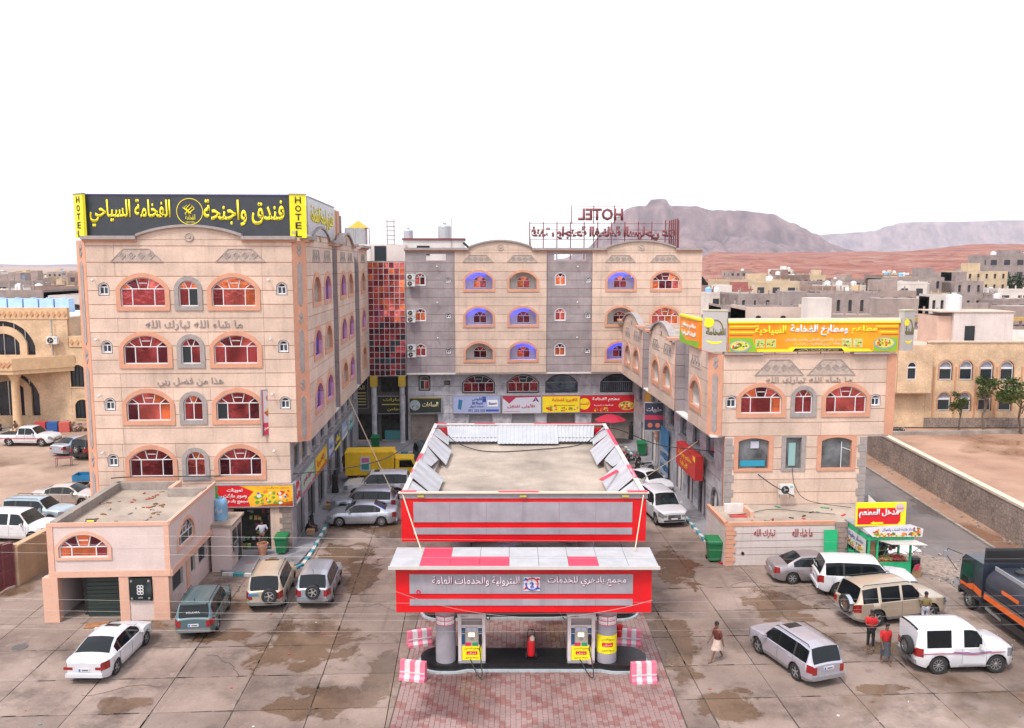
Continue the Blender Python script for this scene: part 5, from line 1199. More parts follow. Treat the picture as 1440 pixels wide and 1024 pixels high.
panel('hanging_sign', 'small black sign with red band projecting from the right side wall', 13.9, 66.8, -.15, 1.5, 3.6, 5.8, flat((.03, .035, .07)), [('r', 0, 1, .38, .55, flat((.45, .03, .07))), ('t', 'حلويات', .5, .75, .8, .2, flat((.45, .45, .5))), ('d', .3, .18, .2, flat((.5, .15, .1))), ('d', .7, .18, .2, flat((.5, .15, .1)))], depth=.25)
panel('shop_sign', 'deep red side sign with yellow corner below the right wing overhang', 15.1, 58.8, -PI / 2, 5.0, 2.75, 4.3, flat((.50, .02, .015)), [('t', 'مطعم وبوفية', .45, .6, .7, .35, flat((.7, .35, .02))), ('t', 'الفخامة', .4, .25, .4, .25, flat((.7, .35, .02))), ('p', [(.88, .8), (1, .7), (1, 1), (.85, 1)], flat((.8, .6, .02)))], depth=.5, frame=flat((.4, .02, .02)))
panel('hanging_banner', 'yellow orange food banner high on the right side wall near the back', 15.3, 72.5, -PI / 2, 2.4, 4.2, 6.1, flat((.75, .38, .02)), [('b', .1, .9, .1, .6, food, 18, .2)])
panel('shop_sign', 'orange round price sticker board low on the right side wall', 15.35, 68.6, -PI / 2, 1.2, 2.4, 3.2, flat((.55, .2, .08)), [('t', 'عرض', .5, .5, .7, .5, WH)])
bl_ = sgn('window_awning', 'blue banner with shelves standing open at a shop on the right side', 15.2, 66.4, -PI / 2)
SF(bl_).rect('banner', 0, 2.6, 2.4, 4.0, 0, .06, flat((.02, .14, .30)))
for k in range(5): SF(bl_).rect('display_rail', .1, 2.5, .3 + k * .45, .62 + k * .45, 0, .05, flat((.03, .12, .25) if k % 2 else (.25, .33, .42)))
SF(bl_).rect('display_frame', -.06, 0, .1, 4.0, 0, .1, greym)
# ------------------------------------------------------------------ annexes
AX = building('guard_house', 'two storey pale pink annex with salmon bands and garage opening, front left', -17, 39.65)
F = Fac(AX, 0, 39.65)
aw = Op(-18.15, 2.25, 3.12, 3.62, 4.24)
clad(F, -19.5, -14.42, [2.45, 3.5, 4.62], [aw.grow(.04)], mat('pink_render', (.64, .51, .48), .8, .06, 1, .15, 20, streak=.2, fine=.08, dirt=(.4, .33, .3)), peach2, groove=.01)
pr = MATS['pink_render']
surround(F, aw, .17, salmon, .12, inside=.12)
window(F, -18.15, 3.12, 2.25, 1.12, .5, recess=.06, mats=[gl_red, gl_red, gl_dark, gl_org], split=(.25, .75))
F.put('trim_band', MB().box(-19.78, -14.18, -.07, .02, 4.62, 4.8).box(-19.78, -14.18, -.09, .02, 2.17, 2.45).box(-19.78, -19.5, -.06, .25, 2.45, 4.62).box(-14.42, -14.18, -.06, .25, 2.45, 4.62).mesh('trim_band', salmon))
F.put('pillar', MB().box(-20.1, -19.4, -.1, .3, 0, 2.17).mesh('pillar', salmon)); F.put('pillar', MB().box(-16.6, -16.15, -.06, .25, 0, 2.17).mesh('pillar', salmon)); F.put('pillar', MB().box(-15.05, -14.3, -.06, .25, 0, 2.17).mesh('pillar', salmon))
F.put('wall_panel', MB().box(-16.15, -15.05, -.02, .2, 0, .95).mesh('wall_panel', pr))
F.put('garage_wall', MB().box(-20.0, -19.7, .2, 3.4, 0, 2.2).box(-19.7, -18.3, 3.2, 3.4, 0, 2.2).mesh('garage_wall', pr))
q = MB()
for k in range(22): q.box(-18.35, -16.55, .55 + (k % 2) * .03, .62, k * .1, k * .1 + .09)
F.put('roller_shutter', q.mesh('roller_shutter', mat('dark_green_shutter', (.025, .04, .035), .5, .1, 4)))
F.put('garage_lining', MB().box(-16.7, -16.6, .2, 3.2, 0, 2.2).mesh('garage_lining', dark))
Fx = Fac(AX, -14.2, 0, PI / 2)
sw = Op(41.9, 2.3, 3.05, 3.55, 4.2); sw2 = [Op(41.1, 1.5, .95, 2.0, 2.05), Op(43.4, .7, .95, 2.0, 2.05), Op(45.0, 1.4, .95, 2.0, 2.05)]
clad(Fx, 39.65, 46.9, [2.45, 3.5, 4.62], [sw.grow(.04)], pr, peach2, groove=.01)
surround(Fx, sw, .17, salmon, .12, inside=.12); window(Fx, 41.9, 3.05, 2.3, 1.15, .5, recess=.06, mats=[gl_dark, gl_blue, gl_black])
Fx.put('trim_band', MB().box(39.6, 46.95, -.07, .02, 4.62, 4.8).box(39.6, 46.95, -.1, .02, 2.15, 2.45).mesh('trim_band', salmon))
Fx2 = Fac(AX, -14.42, 0, PI / 2); clad(Fx2, 39.7, 46.9, [0, 1.0, 2.15], sw2, pr, peach2, groove=.01)
for o in sw2: Fx2.mb('pane', MB().ext(o.outline(), -.2, -.1), gl_black)
Fx2.put('pillar', MB().box(42.3, 42.75, -.08, .05, 0, 2.15).box(46.4, 46.9, -.08, .05, 0, 2.15).mesh('pillar', salmon))
def bx(B_, name, m, x0, x1, y0, y1, z0, z1): return MB().box(x0 - B_['ox'], x1 - B_['ox'], y0 - B_['oy'], y1 - B_['oy'], z0, z1).build(name, m, B_)
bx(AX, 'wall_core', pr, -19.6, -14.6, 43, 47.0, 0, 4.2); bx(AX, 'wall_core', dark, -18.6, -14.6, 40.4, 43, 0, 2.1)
bx(AX, 'roof', roofconc, -19.6, -14.35, 39.8, 47.4, 4.2, 4.34); bx(AX, 'parapet', concrete, -19.75, -19.4, 39.9, 47.4, 4.3, 4.78)
bx(AX, 'parapet', concrete, -19.6, -16.2, 47.1, 47.35, 4.3, 4.78); bx(AX, 'parapet', pr, -14.5, -14.22, 40.0, 46.9, 4.3, 4.62); bx(AX, 'parapet', concrete, -16.3, -14.3, 45.6, 45.85, 4.3, 4.8); bx(AX, 'parapet', salmon, -16.35, -16.1, 45.85, 47.3, 4.3, 4.8)
bx(AX, 'parapet', pr, -19.5, -14.4, 39.72, 39.9, 4.3, 4.62)
bx(AX, 'side_wall', pr, -19.75, -19.55, 39.9, 47.2, 0, 4.3)
bb = sgn('wall_board', 'black square board with white chain emblem on the annex pillar', -15.6, 39.6); S = SF(bb)
S.rect('panel', -.52, .52, .98, 2.1, 0, .08, mat('black_glass_board', (.012, .02, .022), .15, 0))
for a, b in ((-.4, 1.12), (.4, 1.12), (-.4, 1.97), (.4, 1.97)): S.disc('bolt', a, b, .06, .08, .11, steel, 1, 8)
for k in range(3):
    for sx in (-.07, .07): S.ring('chain_emblem', sx, 1.38 + k * .15, .085, .028, .08, .1, WH, 1, 12)
S.txt('2022', 0, 1.15, .2, .05, WH, .004, .082, 0, False)
# side extension with bars, blue tank on top
EX = building('side_porch', 'small white side porch with barred windows and flat brown roof beside the annex', -13.7, 47.2)
MB().box(-.5, .55, -1.3, 1.0, 0, 2.55).build('wall', pr, EX); MB().box(-.55, .7, -1.4, 1.1, 2.55, 2.68).build('roof', roofconc, EX)
MB().box(.56, .6, -.9, -.2, 1.0, 2.2).build('window', gl_black, EX); MB().box(.56, .6, .1, .7, .2, 2.2).build('door', gl_black, EX)
gb = MB()
for k in range(7): gb.box(.64, .66, -1.0 + k * .14, -.98 + k * .14, .7, 1.5)
for z in (.7, 1.1, 1.5): gb.box(.63, .67, -1.0, -.1, z, z + .025)
gb.build('window_grille', greym, EX)
tb = thing('water_drum', 'pale blue plastic water drum with printed letters on the annex side roof', 'water drum', (*l2w(-13.9, 46.9), 2.68))
MB().lathe([(.36, 0), (.38, .1), (.36, .35), (.38, .4), (.36, .7), (.38, .75), (.36, 1.05), (.30, 1.15), (.12, 1.2), (.12, 1.28), (1e-6, 1.28)], n=18).build('drum_body', mat('pale_blue_plastic', (.22, .42, .62), .45, .1, 3), tb, smooth=rad(40))
lettering('مياه', .4, .4, WH, tb, (0, -.375, .6), 0, .01)
# perimeter wall and gate left of the annex
def wall(name, label, a, b, h, t, m, cap=None, capm=None, world=True, cat='wall', blocks=None):
    A_, B_ = Vector(a), Vector(b); L = (B_ - A_).length; an = math.atan2(B_.y - A_.y, B_.x - A_.x); r = thing(name, label, cat, (A_.x, A_.y, 0), an)
    MB().box(0, L, -t / 2, t / 2, 0, h).build('wall_body', m, r)
    if cap:
        n = max(1, int(L / 2.2))
        for i in range(n): MB().box(L * i / n + .01, L * (i + 1) / n - .01, -t / 2 - .06, t / 2 + .06, h, h + cap).build('coping_stone', capm or m, r)
    return r, L
tanw = mat('tan_rendered_wall', (.42, .28, .18), .85, .15, 1, .3, 15, streak=.3, fine=.1)
wall('yard_wall', 'low tan rendered wall running back from the maroon gate beside the annex', (-26.0, 43.2), (-25.0, 60), 2.1, .25, tanw, .1, mat('tan_coping', (.50, .33, .20), .85, .12, 2))
wall('yard_wall', 'short tan wall joining the annex to the left hotel wing corner', l2w(-19.75, 47.4), l2w(-22.0, 50.3), 3.0, .25, tanw, .1, concrete)
gt = thing('metal_gate', 'dark maroon metal gate leaf standing open at the left edge', 'gate', (-26.05, 43.2, 0), rad(-118))
MB().box(.06, 2.9, -.02, .02, .1, 2.35).build('gate_panel', mat('maroon_gate_sheet', (.13, .03, .035), .6, .2, 3), gt)
gf = MB()
for k in range(6): gf.box(.05 + k * .57, .11 + k * .57, -.05, .05, .05, 2.45)
for z in (.08, .9, 1.7, 2.4): gf.box(.05, 2.95, -.045, .045, z, z + .05)
gf.build('gate_frame', rust, gt)

# right annex
CX = building('front_annex', 'single storey pink annex with orange quoins and red Arabic script, front right', 17.3, 45.5)
F = Fac(CX, 0, 45.5)
clad(F, 14.7, 20.35, [0, .62, 1.02, 1.42, 1.85, 2.28], [], peach2, joint, vj=())
F.put('trim_band', MB().box(14.15, 20.35, -.06, .15, 2.28, 2.5).mesh('trim_band', orange))
quoins(F, 14.15, 14.6, 0, 2.28, orange, 9, .14); quoins(F, 20.4, 20.95, 0, 2.45, mat('brick_quoin', (.34, .22, .18), .8, .3, 5, var2=(.25, .22, .22)), 8, .12)
F.put('wall', MB().box(14.17, 14.72, 0, .1, 0, 2.28).mesh('wall', peach2)); F.put('wall', MB().box(20.35, 21.1, 0, .1, 0, 2.4).mesh('wall', greytrim))
lettering('تبارك الله', 1.2, .5, mat('dark_red_script', (.35, .05, .05), .6, .1, 4), CX, (16.35 - CX['ox'], -.035, 1.85), 0, .03); lettering('ما شاء الله', 1.15, .5, MATS['dark_red_script'], CX, (18.5 - CX['ox'], -.035, 1.85), 0, .03)
F.put('pipe_hole', MB().lathe([(.09, 0), (.09, .05), (1e-6, .05)], (0, 0, 0), 10, 'y').mesh('pipe_hole', dark), 15.15, .72, .07)
Fy = Fac(CX, 14.15, 0, -PI / 2); clad(Fy, -49.2, -45.5, [0, .62, 1.02, 1.42, 1.85, 2.28], [], peach2, joint); Fy.put('trim_band', MB().box(-49.2, -45.5, -.06, .15, 2.28, 2.5).mesh('trim_band', orange))
bx(CX, 'wall_core', whitew, 14.3, 20.9, 45.65, 49.2, 0, 2.2); bx(CX, 'roof', roofconc, 14.3, 23.2, 45.65, 49.2, 2.2, 2.36)
bx(CX, 'parapet', salmon, 15.9, 16.1, 46.6, 48.0, 2.36, 2.75); bx(CX, 'parapet', whitew, 14.8, 15.9, 47.9, 48.1, 2.36, 2.85); bx(CX, 'red_mat', flat((.5, .05, .05)), 14.9, 15.8, 46.8, 47.3, 2.36, 2.42)
bx(CX, 'wall_core', concrete, 20.9, 23.3, 46.6, 49.2, 0, 2.2)
cl_ = MB()
for k in range(16):
    x_, y_ = random.uniform(-2.6, 5), random.uniform(.4, 3.4); cl_.bbox((x_, y_, 2.39), (random.uniform(.1, .5), random.uniform(.05, .15), .05), Matrix.Rotation(random.random() * 3, 3, 'Z'), random.randrange(4))
cl_.build('roof_clutter', [flat((.5, .05, .05)), flat((.03, .25, .12)), wood, black], CX)['kind'] = 'stuff'
cl_ = MB()
for k in range(40):
    x_, y_ = random.uniform(-2.4, 2.5), random.uniform(.5, 7); cl_.bbox((x_, y_, 4.37), (random.uniform(.08, .35), random.uniform(.05, .15), .05), Matrix.Rotation(random.random() * 3, 3, 'Z'), random.randrange(3))
cl_.build('roof_rubble', [concrete, wood, mat('red_rag', (.35, .08, .05), .9)], AX)['kind'] = 'stuff'
nb = thing('small_board', 'small black board with yellow writing lying on the annex roof', 'sign', (*l2w(-18.1, 40.4), 4.36), PHI)
MB().bbox((0, 0, .18), (.5, .05, .42), Matrix.Rotation(-.5, 3, 'X')).build('board', black, nb)
for k in range(3): MB().bbox((0, -.06 + .05 * (k - 1), .18 + .1 * (k - 1)), (.34, .03, .05), Matrix.Rotation(-.5, 3, 'X')).build('print_line', YL, nb)
gp = thing('green_panel', 'bright green wooden panel leaning on the pink annex wall', 'panel', (*l2w(20.05, 45.25), 0), PHI)
MB().bbox((0, 0, 1.02), (.75, .05, 2.05), Matrix.Rotation(-.05, 3, 'X')).build('panel_board', kgreen, gp)

# green food stall
K = building('food_stall', 'bright green open food stall with fruit display beside the white parked vehicles', 22.4, 43.2, cat='stall')
def kb(name, m, x0, x1, y0, y1, z0, z1): return bx(K, name, m, x0, x1, y0, y1, z0, z1)
kb('counter', kgreen, 21.2, 23.6, 43.2, 43.3, 0, .85); kb('side_panel', kgreen, 21.2, 21.3, 43.3, 45.9, 0, .9); kb('floor', wood, 21.3, 23.5, 43.3, 45.8, .02, .1)
for x_ in (21.25, 21.72, 23.55):
    kb('post', kgreen, x_ - .05, x_ + .05, 43.2, 43.3, .85, 2.15)
for y_ in (44.5, 45.85): kb('post', kgreen, 21.2, 21.3, y_ - .05, y_ + .05, .9, 2.15); kb('post', kgreen, 23.5, 23.6, y_ - .05, y_ + .05, .0, 2.15)
kb('fascia', kgreen, 21.15, 23.65, 43.15, 43.25, 2.12, 2.42); kb('fascia', kgreen, 21.13, 21.22, 43.25, 45.9, 2.12, 2.42)
kb('roof', greym, 21.1, 23.7, 43.1, 46.0, 2.42, 2.48); kb('back_wall', mat('dark_stall_back', (.04, .035, .035), .8, .5, 4), 21.3, 23.5, 45.8, 45.9, .1, 2.12); kb('side_board', wood, 21.3, 21.66, 43.32, 43.36, .85, 2.1)
g1 = MB()
for k in range(8): g1.box(21.21 - K['ox'], 21.24 - K['ox'], .25 + k * .3, .28 + k * .3, .9, 1.35)
g1.build('side_grille', kgreen, K)
kb('side_banner', flat((.62, .6, .62)), 21.12, 21.15, 43.35, 45.8, 1.2, 2.1)
Sk = SF(K)
o = MB(); rk_ = random.Random(4)
for k in range(60): o.bbox((21.11 - K['ox'], rk_.uniform(.25, 2.5), rk_.uniform(1.25, 1.6)), (.012 + k * .0003, rk_.uniform(.06, .18), rk_.uniform(.05, .14)), None, rk_.randrange(6))
o.build('banner_print', food, K)['kind'] = 'stuff'
lettering('خضار وفواكه', 2.0, .32, flat((.05, .06, .3)), K, (21.105 - K['ox'], 1.4, 1.85), -PI / 2, .01)
kb('shelf', wood, 21.75, 23.5, 43.35, 44.1, .82, .88)
fr_ = MB(); fruit = [flat((.45, .25, .08)), flat((.5, .04, .03)), flat((.5, .36, .12)), flat((.25, .3, .05)), flat((.35, .12, .05))]
for k in range(260):
    x_ = rk_.uniform(-.62, 1.08); fr_.ball((x_, rk_.uniform(.18, .85), .93 + rk_.uniform(-.02, .07)), rk_.uniform(.035, .06), 6, (0 if x_ < -.1 else (2 if x_ < .35 else (1 if x_ < 1 else 3))) if rk_.random() < .8 else 4)
fr_.build('fruit_display', fruit, K)['kind'] = 'stuff'
hg = MB()
for k in range(70): hg.bbox((rk_.uniform(-.6, 1.0), rk_.uniform(.9, 2.4), rk_.uniform(1.0, 2.0)), (rk_.uniform(.08, .25), .15, rk_.uniform(.1, .3)), Matrix.Rotation(rk_.random(), 3, 'Z'), rk_.randrange(4))
hg.build('hanging_goods', [flat((.08, .09, .1)), flat((.2, .2, .2)), flat((.3, .1, .08)), flat((.12, .16, .1))], K)['kind'] = 'stuff'
aw_ = MB().add([(-.7, -.05, 2.12), (1.3, -.05, 2.12), (1.75, -.6, 1.98), (-.2, -.6, 2.06), (-.7, -.05, 2.14), (1.3, -.05, 2.14), (1.75, -.6, 2.0), (-.2, -.6, 2.08)], [(0, 1, 2, 3)[::-1], (4, 5, 6, 7), (0, 1, 5, 4), (1, 2, 6, 5), (2, 3, 7, 6), (3, 0, 4, 7)]); aw_.build('awning', flat((.48, .45, .43)), K)
for x_ in (-.35, 1.5): MB().tube([(x_ * .8 - .1, -.05, 1.3), (x_, -.55, 2.0)], .02, 5).build('awning_stay', steel, K)
r = sgn('menu_sign', 'red and yellow sign with white letters and arrow on top of the green stall', 20.75, 43.9); r.location.z = -.25; S = SF(r)
S.rect('sign_board', 0, 2.75, 2.95, 4.25, 0, .08, YL); S.rect('red_field', .08, 2.45, 3.2, 3.95, .08, .086, RD); S.poly('red_field', [(.08, 3.05), (2.3, 3.05), (2.45, 3.22), (.08, 3.22)], .08, .084, RD)
S.txt('مدخل المطعم', 1.25, 3.66, 2.2, .5, WH, .02, .09, .03); S.disc('logo_disc', 2.4, 3.95, .26, .086, .1, flat((.6, .5, .48))); S.txt('فخامة', 2.4, 3.95, .34, .16, RD, .008, .1)
S.poly('arrow', [(.8, 3.12), (1.0, 3.22), (1.0, 3.17), (1.5, 3.17), (1.5, 3.07), (1.0, 3.07), (1.0, 3.02)], .087, .1, YL)
for x_ in (.2, 2.5): MB().box(x_, x_ + .05, .1, .16, 2.45, 4.2).build('post', steel, r)
r = sgn('menu_banner', 'white banner with food pictures along the roof edge of the green stall', 20.75, 43.0); S = SF(r); r.location.z = -.12
S.poly('banner', [(0, 3.0), (.55, 2.5), (3.25, 2.47), (3.3, 2.9), (2.6, 3.15)], 0, .03, flat((.66, .64, .68)))
S.txt('عصائر طازجة للشباب والعوائل', 1.95, 2.88, 1.8, .2, flat((.08, .08, .3)), .006, .034); S.blobs('food_print', .65, 3.1, 2.52, 2.68, .032, food, 60, .09); S.blobs('food_print', 2.75, 3.15, 2.6, 2.95, .032, food, 22, .08, 4); S.blobs('food_print', .6, .9, 2.6, 2.9, .032, food, 14, .08, 6)
r = sgn('white_canopy_post', 'white slanted sheet end standing behind the stall sign', 24.2, 49.6, -.5); r.location.z = -.6; SF(r).poly('sheet', [(0, 2.4), (1.9, 1.2), (1.9, 1.7), (0, 3.4)], 0, .1, whitew)
r['category'] = 'sheet'
sk = thing('sack_trolley', 'brown sack with pink cloth leaning by the green stall corner', 'sack', (*l2w(24.0, 43.3), 0), PHI)
MB().bbox((0, 0, .32), (.38, .3, .64), Euler((.1, .15, .2)).to_matrix(), 0, .75).build('sack_body', cardb, sk); MB().bbox((-.05, -.12, .6), (.2, .12, .34), Euler((.1, .3, .2)).to_matrix(), 0, .6).build('cloth', flat((.55, .03, .12)), sk); MB().bbox((.05, .35, .5), (.4, .4, 1.0)).build('dark_crate', black, sk)
# cardboard box stack / pots around corner shop
def bin_(label, lx, ly, s=1.0, m=green, rot=0.0):
    t = thing('waste_bin', label, 'bin', (*l2w(lx, ly), .14 if True else 0), rot); a = MB(); V = []
    for z, w_, d_ in ((.1, .24, .26), (.95, .32, .36)):
        V += [(-w_, -d_, z), (w_, -d_, z), (w_, d_, z), (-w_, d_, z)]
    a.add(V, [(0, 3, 2, 1), (0, 1, 5, 4), (1, 2, 6, 5), (2, 3, 7, 6), (3, 0, 4, 7), (4, 5, 6, 7)]); a.box(-.35, .35, -.39, .39, .9, .96); a.build('bin_body', m, t)
    MB().add([(-.35, -.4, .97), (.35, -.4, .97), (.35, .4, 1.06), (-.35, .4, 1.06), (-.33, -.38, 1.02), (.33, -.38, 1.02), (.33, .38, 1.11), (-.33, .38, 1.11)], [(0, 3, 2, 1), (4, 5, 6, 7), (0, 1, 5, 4), (1, 2, 6, 5), (2, 3, 7, 6), (3, 0, 4, 7)]).build('lid', m, t)
    for x_ in (-.25, .25): MB().lathe([(.1, -.03), (.1, .03)], (x_, .3, .1), 10, 'x').build('wheel', black, t)
    t.scale = (s, s, s); return t
bin_('green plastic bin beside the corner shop doorway', -10.95, 48.4, 1.05)
b3 = bin_('large green bin standing at the kerb end by the right annex', 13.75, 46.3, 1.25); b3.location.z = 0
bin_('green bin on the pavement between two columns at the back left', -8.6, 76.3, 1.15); bin_('green bin against the right side wall near the back', 14.9, 72.6, 1.15)
pt = thing('planter_pot', 'peach coloured plastic pot standing left of the green bins', 'pot', (*l2w(-12.0, 48.2), .14))
MB().lathe([(.2, 0), (.3, .6), (.33, .62), (.33, .7), (.27, .7), (.24, .55), (1e-6, .55)], n=16).build('pot_body', mat('peach_plastic', (.55, .25, .16), .6, .1, 4), pt)
pk = MB()
for k in range(14): pk.bbox((random.uniform(-.15, .15), random.uniform(-.15, .15), .68), (.14, .1, .09), Euler((k, k, k)).to_matrix())
pk.build('pot_rubbish', wood, pt)['kind'] = 'stuff'
cb = MB()
for k, (x_, y_) in enumerate(((-9.95, 51.9), (-9.8, 57.4), (-9.75, 58.3))):
    o = MB().bbox((0, 0, .16), (.45, .35, .3)).build('cardboard_box', cardb, None, (*l2w(x_, y_), .14), .3 * k); tag(o, ['brown carton on the pavement beside the sitting woman', 'brown carton nearer the silver estate on the left pavement', 'brown carton farther along the left pavement'][k], 'box')

# ------------------------------------------------------------------ fuel station
def fascia(F_, u0, u1, z0, z1, panels=6):
    pass
def canopy(label, x0, x1, yf, yb, zb, zt, lip):
    t = thing('fuel_canopy', label, 'canopy', ((x0 + x1) / 2, (yf + yb) / 2, 0)); cx, cy = (x0 + x1) / 2, (yf + yb) / 2
    def b(name, m, a0, a1, b0, b1, c0, c1): return MB().box(a0 - cx, a1 - cx, b0 - cy, b1 - cy, c0, c1).build(name, m, t)
    H_ = zt - zb
    for (n_, ya, yb_) in (('front', yf, yf + .12), ('back', yb - .12, yb)):
        b('fascia_panel', red, x0, x1, ya, yb_, zb, zt)
    for (xa, xb) in ((x0, x0 + .12), (x1 - .12, x1)): b('fascia_panel', red, xa, xb, yf + .12, yb - .12, zb, zt)
    m0, m1 = zb + H_ * .33, zt - H_ * .09
    n = 6; L0, L1 = x0 + .55, x1 - .75 if zb < 4 else x1 - .62
    for i in range(n):
        b('silver_panel', sil, L0 + (L1 - L0) * i / n + .004, L0 + (L1 - L0) * (i + 1) / n - .004, yf - .03, yf, m0 + H_ * .12, m1); b('silver_panel', sil, L0 + (L1 - L0) * i / n + .004, L0 + (L1 - L0) * (i + 1) / n - .004, yf - .03, yf, zb + H_ * .17, zb + H_ * .32)
    b('soffit', mat('dark_soffit', (.10, .09, .095), .6, .1, 2), x0 + .12, x1 - .12, yf + .12, yb - .12, zb + .25, zb + .35)
    return t, b, cx, cy
# front sign canopy
t1, b, cx, cy = canopy('narrow front fuel canopy with red fascia and white Arabic lettering', -4.66, 5.6, 32.95, 34.8, 2.86, 4.62, .2)
fs = fr = None
b('fascia_lip', greym, -4.5, 5.4, 33.0, 33.1, 4.62, 4.85)
n = 9
for i in range(n):
    for j in range(2):
        a0, a1 = -4.86 + 10.68 * i / n, -4.86 + 10.68 * (i + 1) / n; y0, y1 = 32.6 + 1.15 * j, 32.6 + 1.15 * (j + 1) - .0
        q = (i == 1) or (j == 0 and i in (2, 3, 6)) ; q = q and not (i == 1 and j == 1 and False)
        b('roof_panel', redp if q else slab_top, a0 + .008, a1 - .008, y0 + .008, y1 - .008, 4.86, 4.90 + random.uniform(0, .006))
b('roof_edge', flat((.55, .52, .5)), -4.9, 5.86, 32.56, 32.6, 4.78, 4.92)
for x_ in (-3.9, .5, 4.6): b('floodlight', mat('yellow_flood_light', (.5, .42, .08), .4), x_ - .13, x_ + .13, 32.85, 32.95, 4.66, 4.74)
S = SF(t1)
W1 = flat((.82, .80, .84)); ps = flat((.35, .02, .12))
def txt2(s, u, z, w, h): 
    lettering(s, w, h, ps, t1, (u - cx + .012, 32.92 - cy, z - .012), 0, .006, .045); lettering(s, w, h, W1, t1, (u - cx, 32.91 - cy, z), 0, .02, .012)
txt2('مجمع بادهري للخدمات', 3.0, 4.18, 3.15, .42); txt2('البترولية والخدمات العامة', -1.45, 4.18, 3.5, .42)
lg = [flat((.7, .68, .72)), flat((.04, .08, .42)), flat((.55, .02, .06))]; lq = MB()
for i in range(2):
    for j in range(2): lq.ext([(.47 + i * .34 - cx, 3.78 + j * .3), (.78 + i * .34 - cx, 3.78 + j * .3), (.78 + i * .34 - cx, 4.05 + j * .3), (.47 + i * .34 - cx, 4.05 + j * .3)], cy - 32.92, cy - 32.90, 0)
lq.build('station_logo', lg, t1)
for (u, z, rr_, c_, s0, s1) in ((.8, 4.07, .24, 2, -.5, 2.6), (.8, 4.07, .24, 1, 2.9, 5.6)):
    MB().tube([(u - cx + rr_ * math.cos(s0 + (s1 - s0) * k / 10), 32.88 - cy, z + rr_ * math.sin(s0 + (s1 - s0) * k / 10)) for k in range(11)], .03, 5).build('logo_arc', lg[c_], t1)
for (u, z, c_) in ((.56, 4.25, 1), (1.04, 4.25, 2), (.56, 3.88, 2), (1.04, 3.88, 1)): MB().ext([(u - cx - .1, z - .05), (u - cx + .1, z), (u - cx - .02, z + .08)], cy - 32.9, cy - 32.88).build('logo_arrow', lg[c_], t1)
lettering('2', .16, .22, lg[1], t1, (.8 - cx, 32.88 - cy, 4.05), 0, .01, .03, 2, False); MB().ring([(-3.75 - cx + .1 * math.cos(k), 3.72 + .1 * math.sin(k)) for k in range(6)], [(-3.75 - cx + .05 * math.cos(k), 3.72 + .05 * math.sin(k)) for k in range(6)], cy - 32.92, cy - 32.9).build('small_emblem', lg[2], t1)
# columns with stickers
def column(x, y, h, label, sticker):
    t = thing('canopy_column', label, 'column', (x, y, .3)); MB().lathe([(.42, 0), (.42, h * .86)], n=24).build('column_shaft', sil, t, smooth=rad(40)); MB().lathe([(.425, h * .86), (.425, h)], n=24).build('column_collar', red, t, smooth=rad(40))
    def wrap(z0, z1, a0, a1, m, name, r=.428, n=10):
        mb = MB(); V = []
        for k in range(n + 1):
            a = -PI / 2 + a0 + (a1 - a0) * k / n; V += [(r * math.cos(a), r * math.sin(a), z0), (r * math.cos(a), r * math.sin(a), z1)]
        mb.add(V, [(2 * k, 2 * k + 2, 2 * k + 3, 2 * k + 1) for k in range(n)]); return mb.build(name, m, t)
    pk_ = flat((.75, .42, .48)); rd_ = flat((.62, .03, .1))
    wrap(1.72, 2.1, -1.05, 1.05, WH, 'sticker')
    for z in (1.71, 1.9, 2.08): wrap(z, z + .03, -1.05, 1.05, rd_, 'sticker_line', .431)
    for a in (-1.05, -.05, .98): wrap(1.71, 2.1, a, a + .07, rd_, 'sticker_line', .432, 2)
    for q in range(3):
        for s_ in (-.9, .15): wrap(1.77 + q * .1, 1.8 + q * .1, s_, s_ + .7, pk_, 'sticker_line', .430, 5)
    if sticker: wrap(.5, 1.28, -1.35, 1.35, YL, 'yellow_sticker'); wrap(.8, .98, -.55, .55, RD, 'sticker_badge', .432); lettering('ديزل', .34, .1, WH, t, (0, -.436, .89), 0, .004); lettering('ممنوع التدخين', .55, .13, BK, t, (0, -.44, 1.13), 0, .004); lettering('محطة بادهري', .55, .13, BK, t, (0, -.44, .65), 0, .004)
    return t
column(-2.76, 34.0, 2.85, 'grey round column with pink sticker, left of the two pumps', False); column(3.94, 34.0, 2.85, 'grey round column with yellow sticker, right of the two pumps', True)
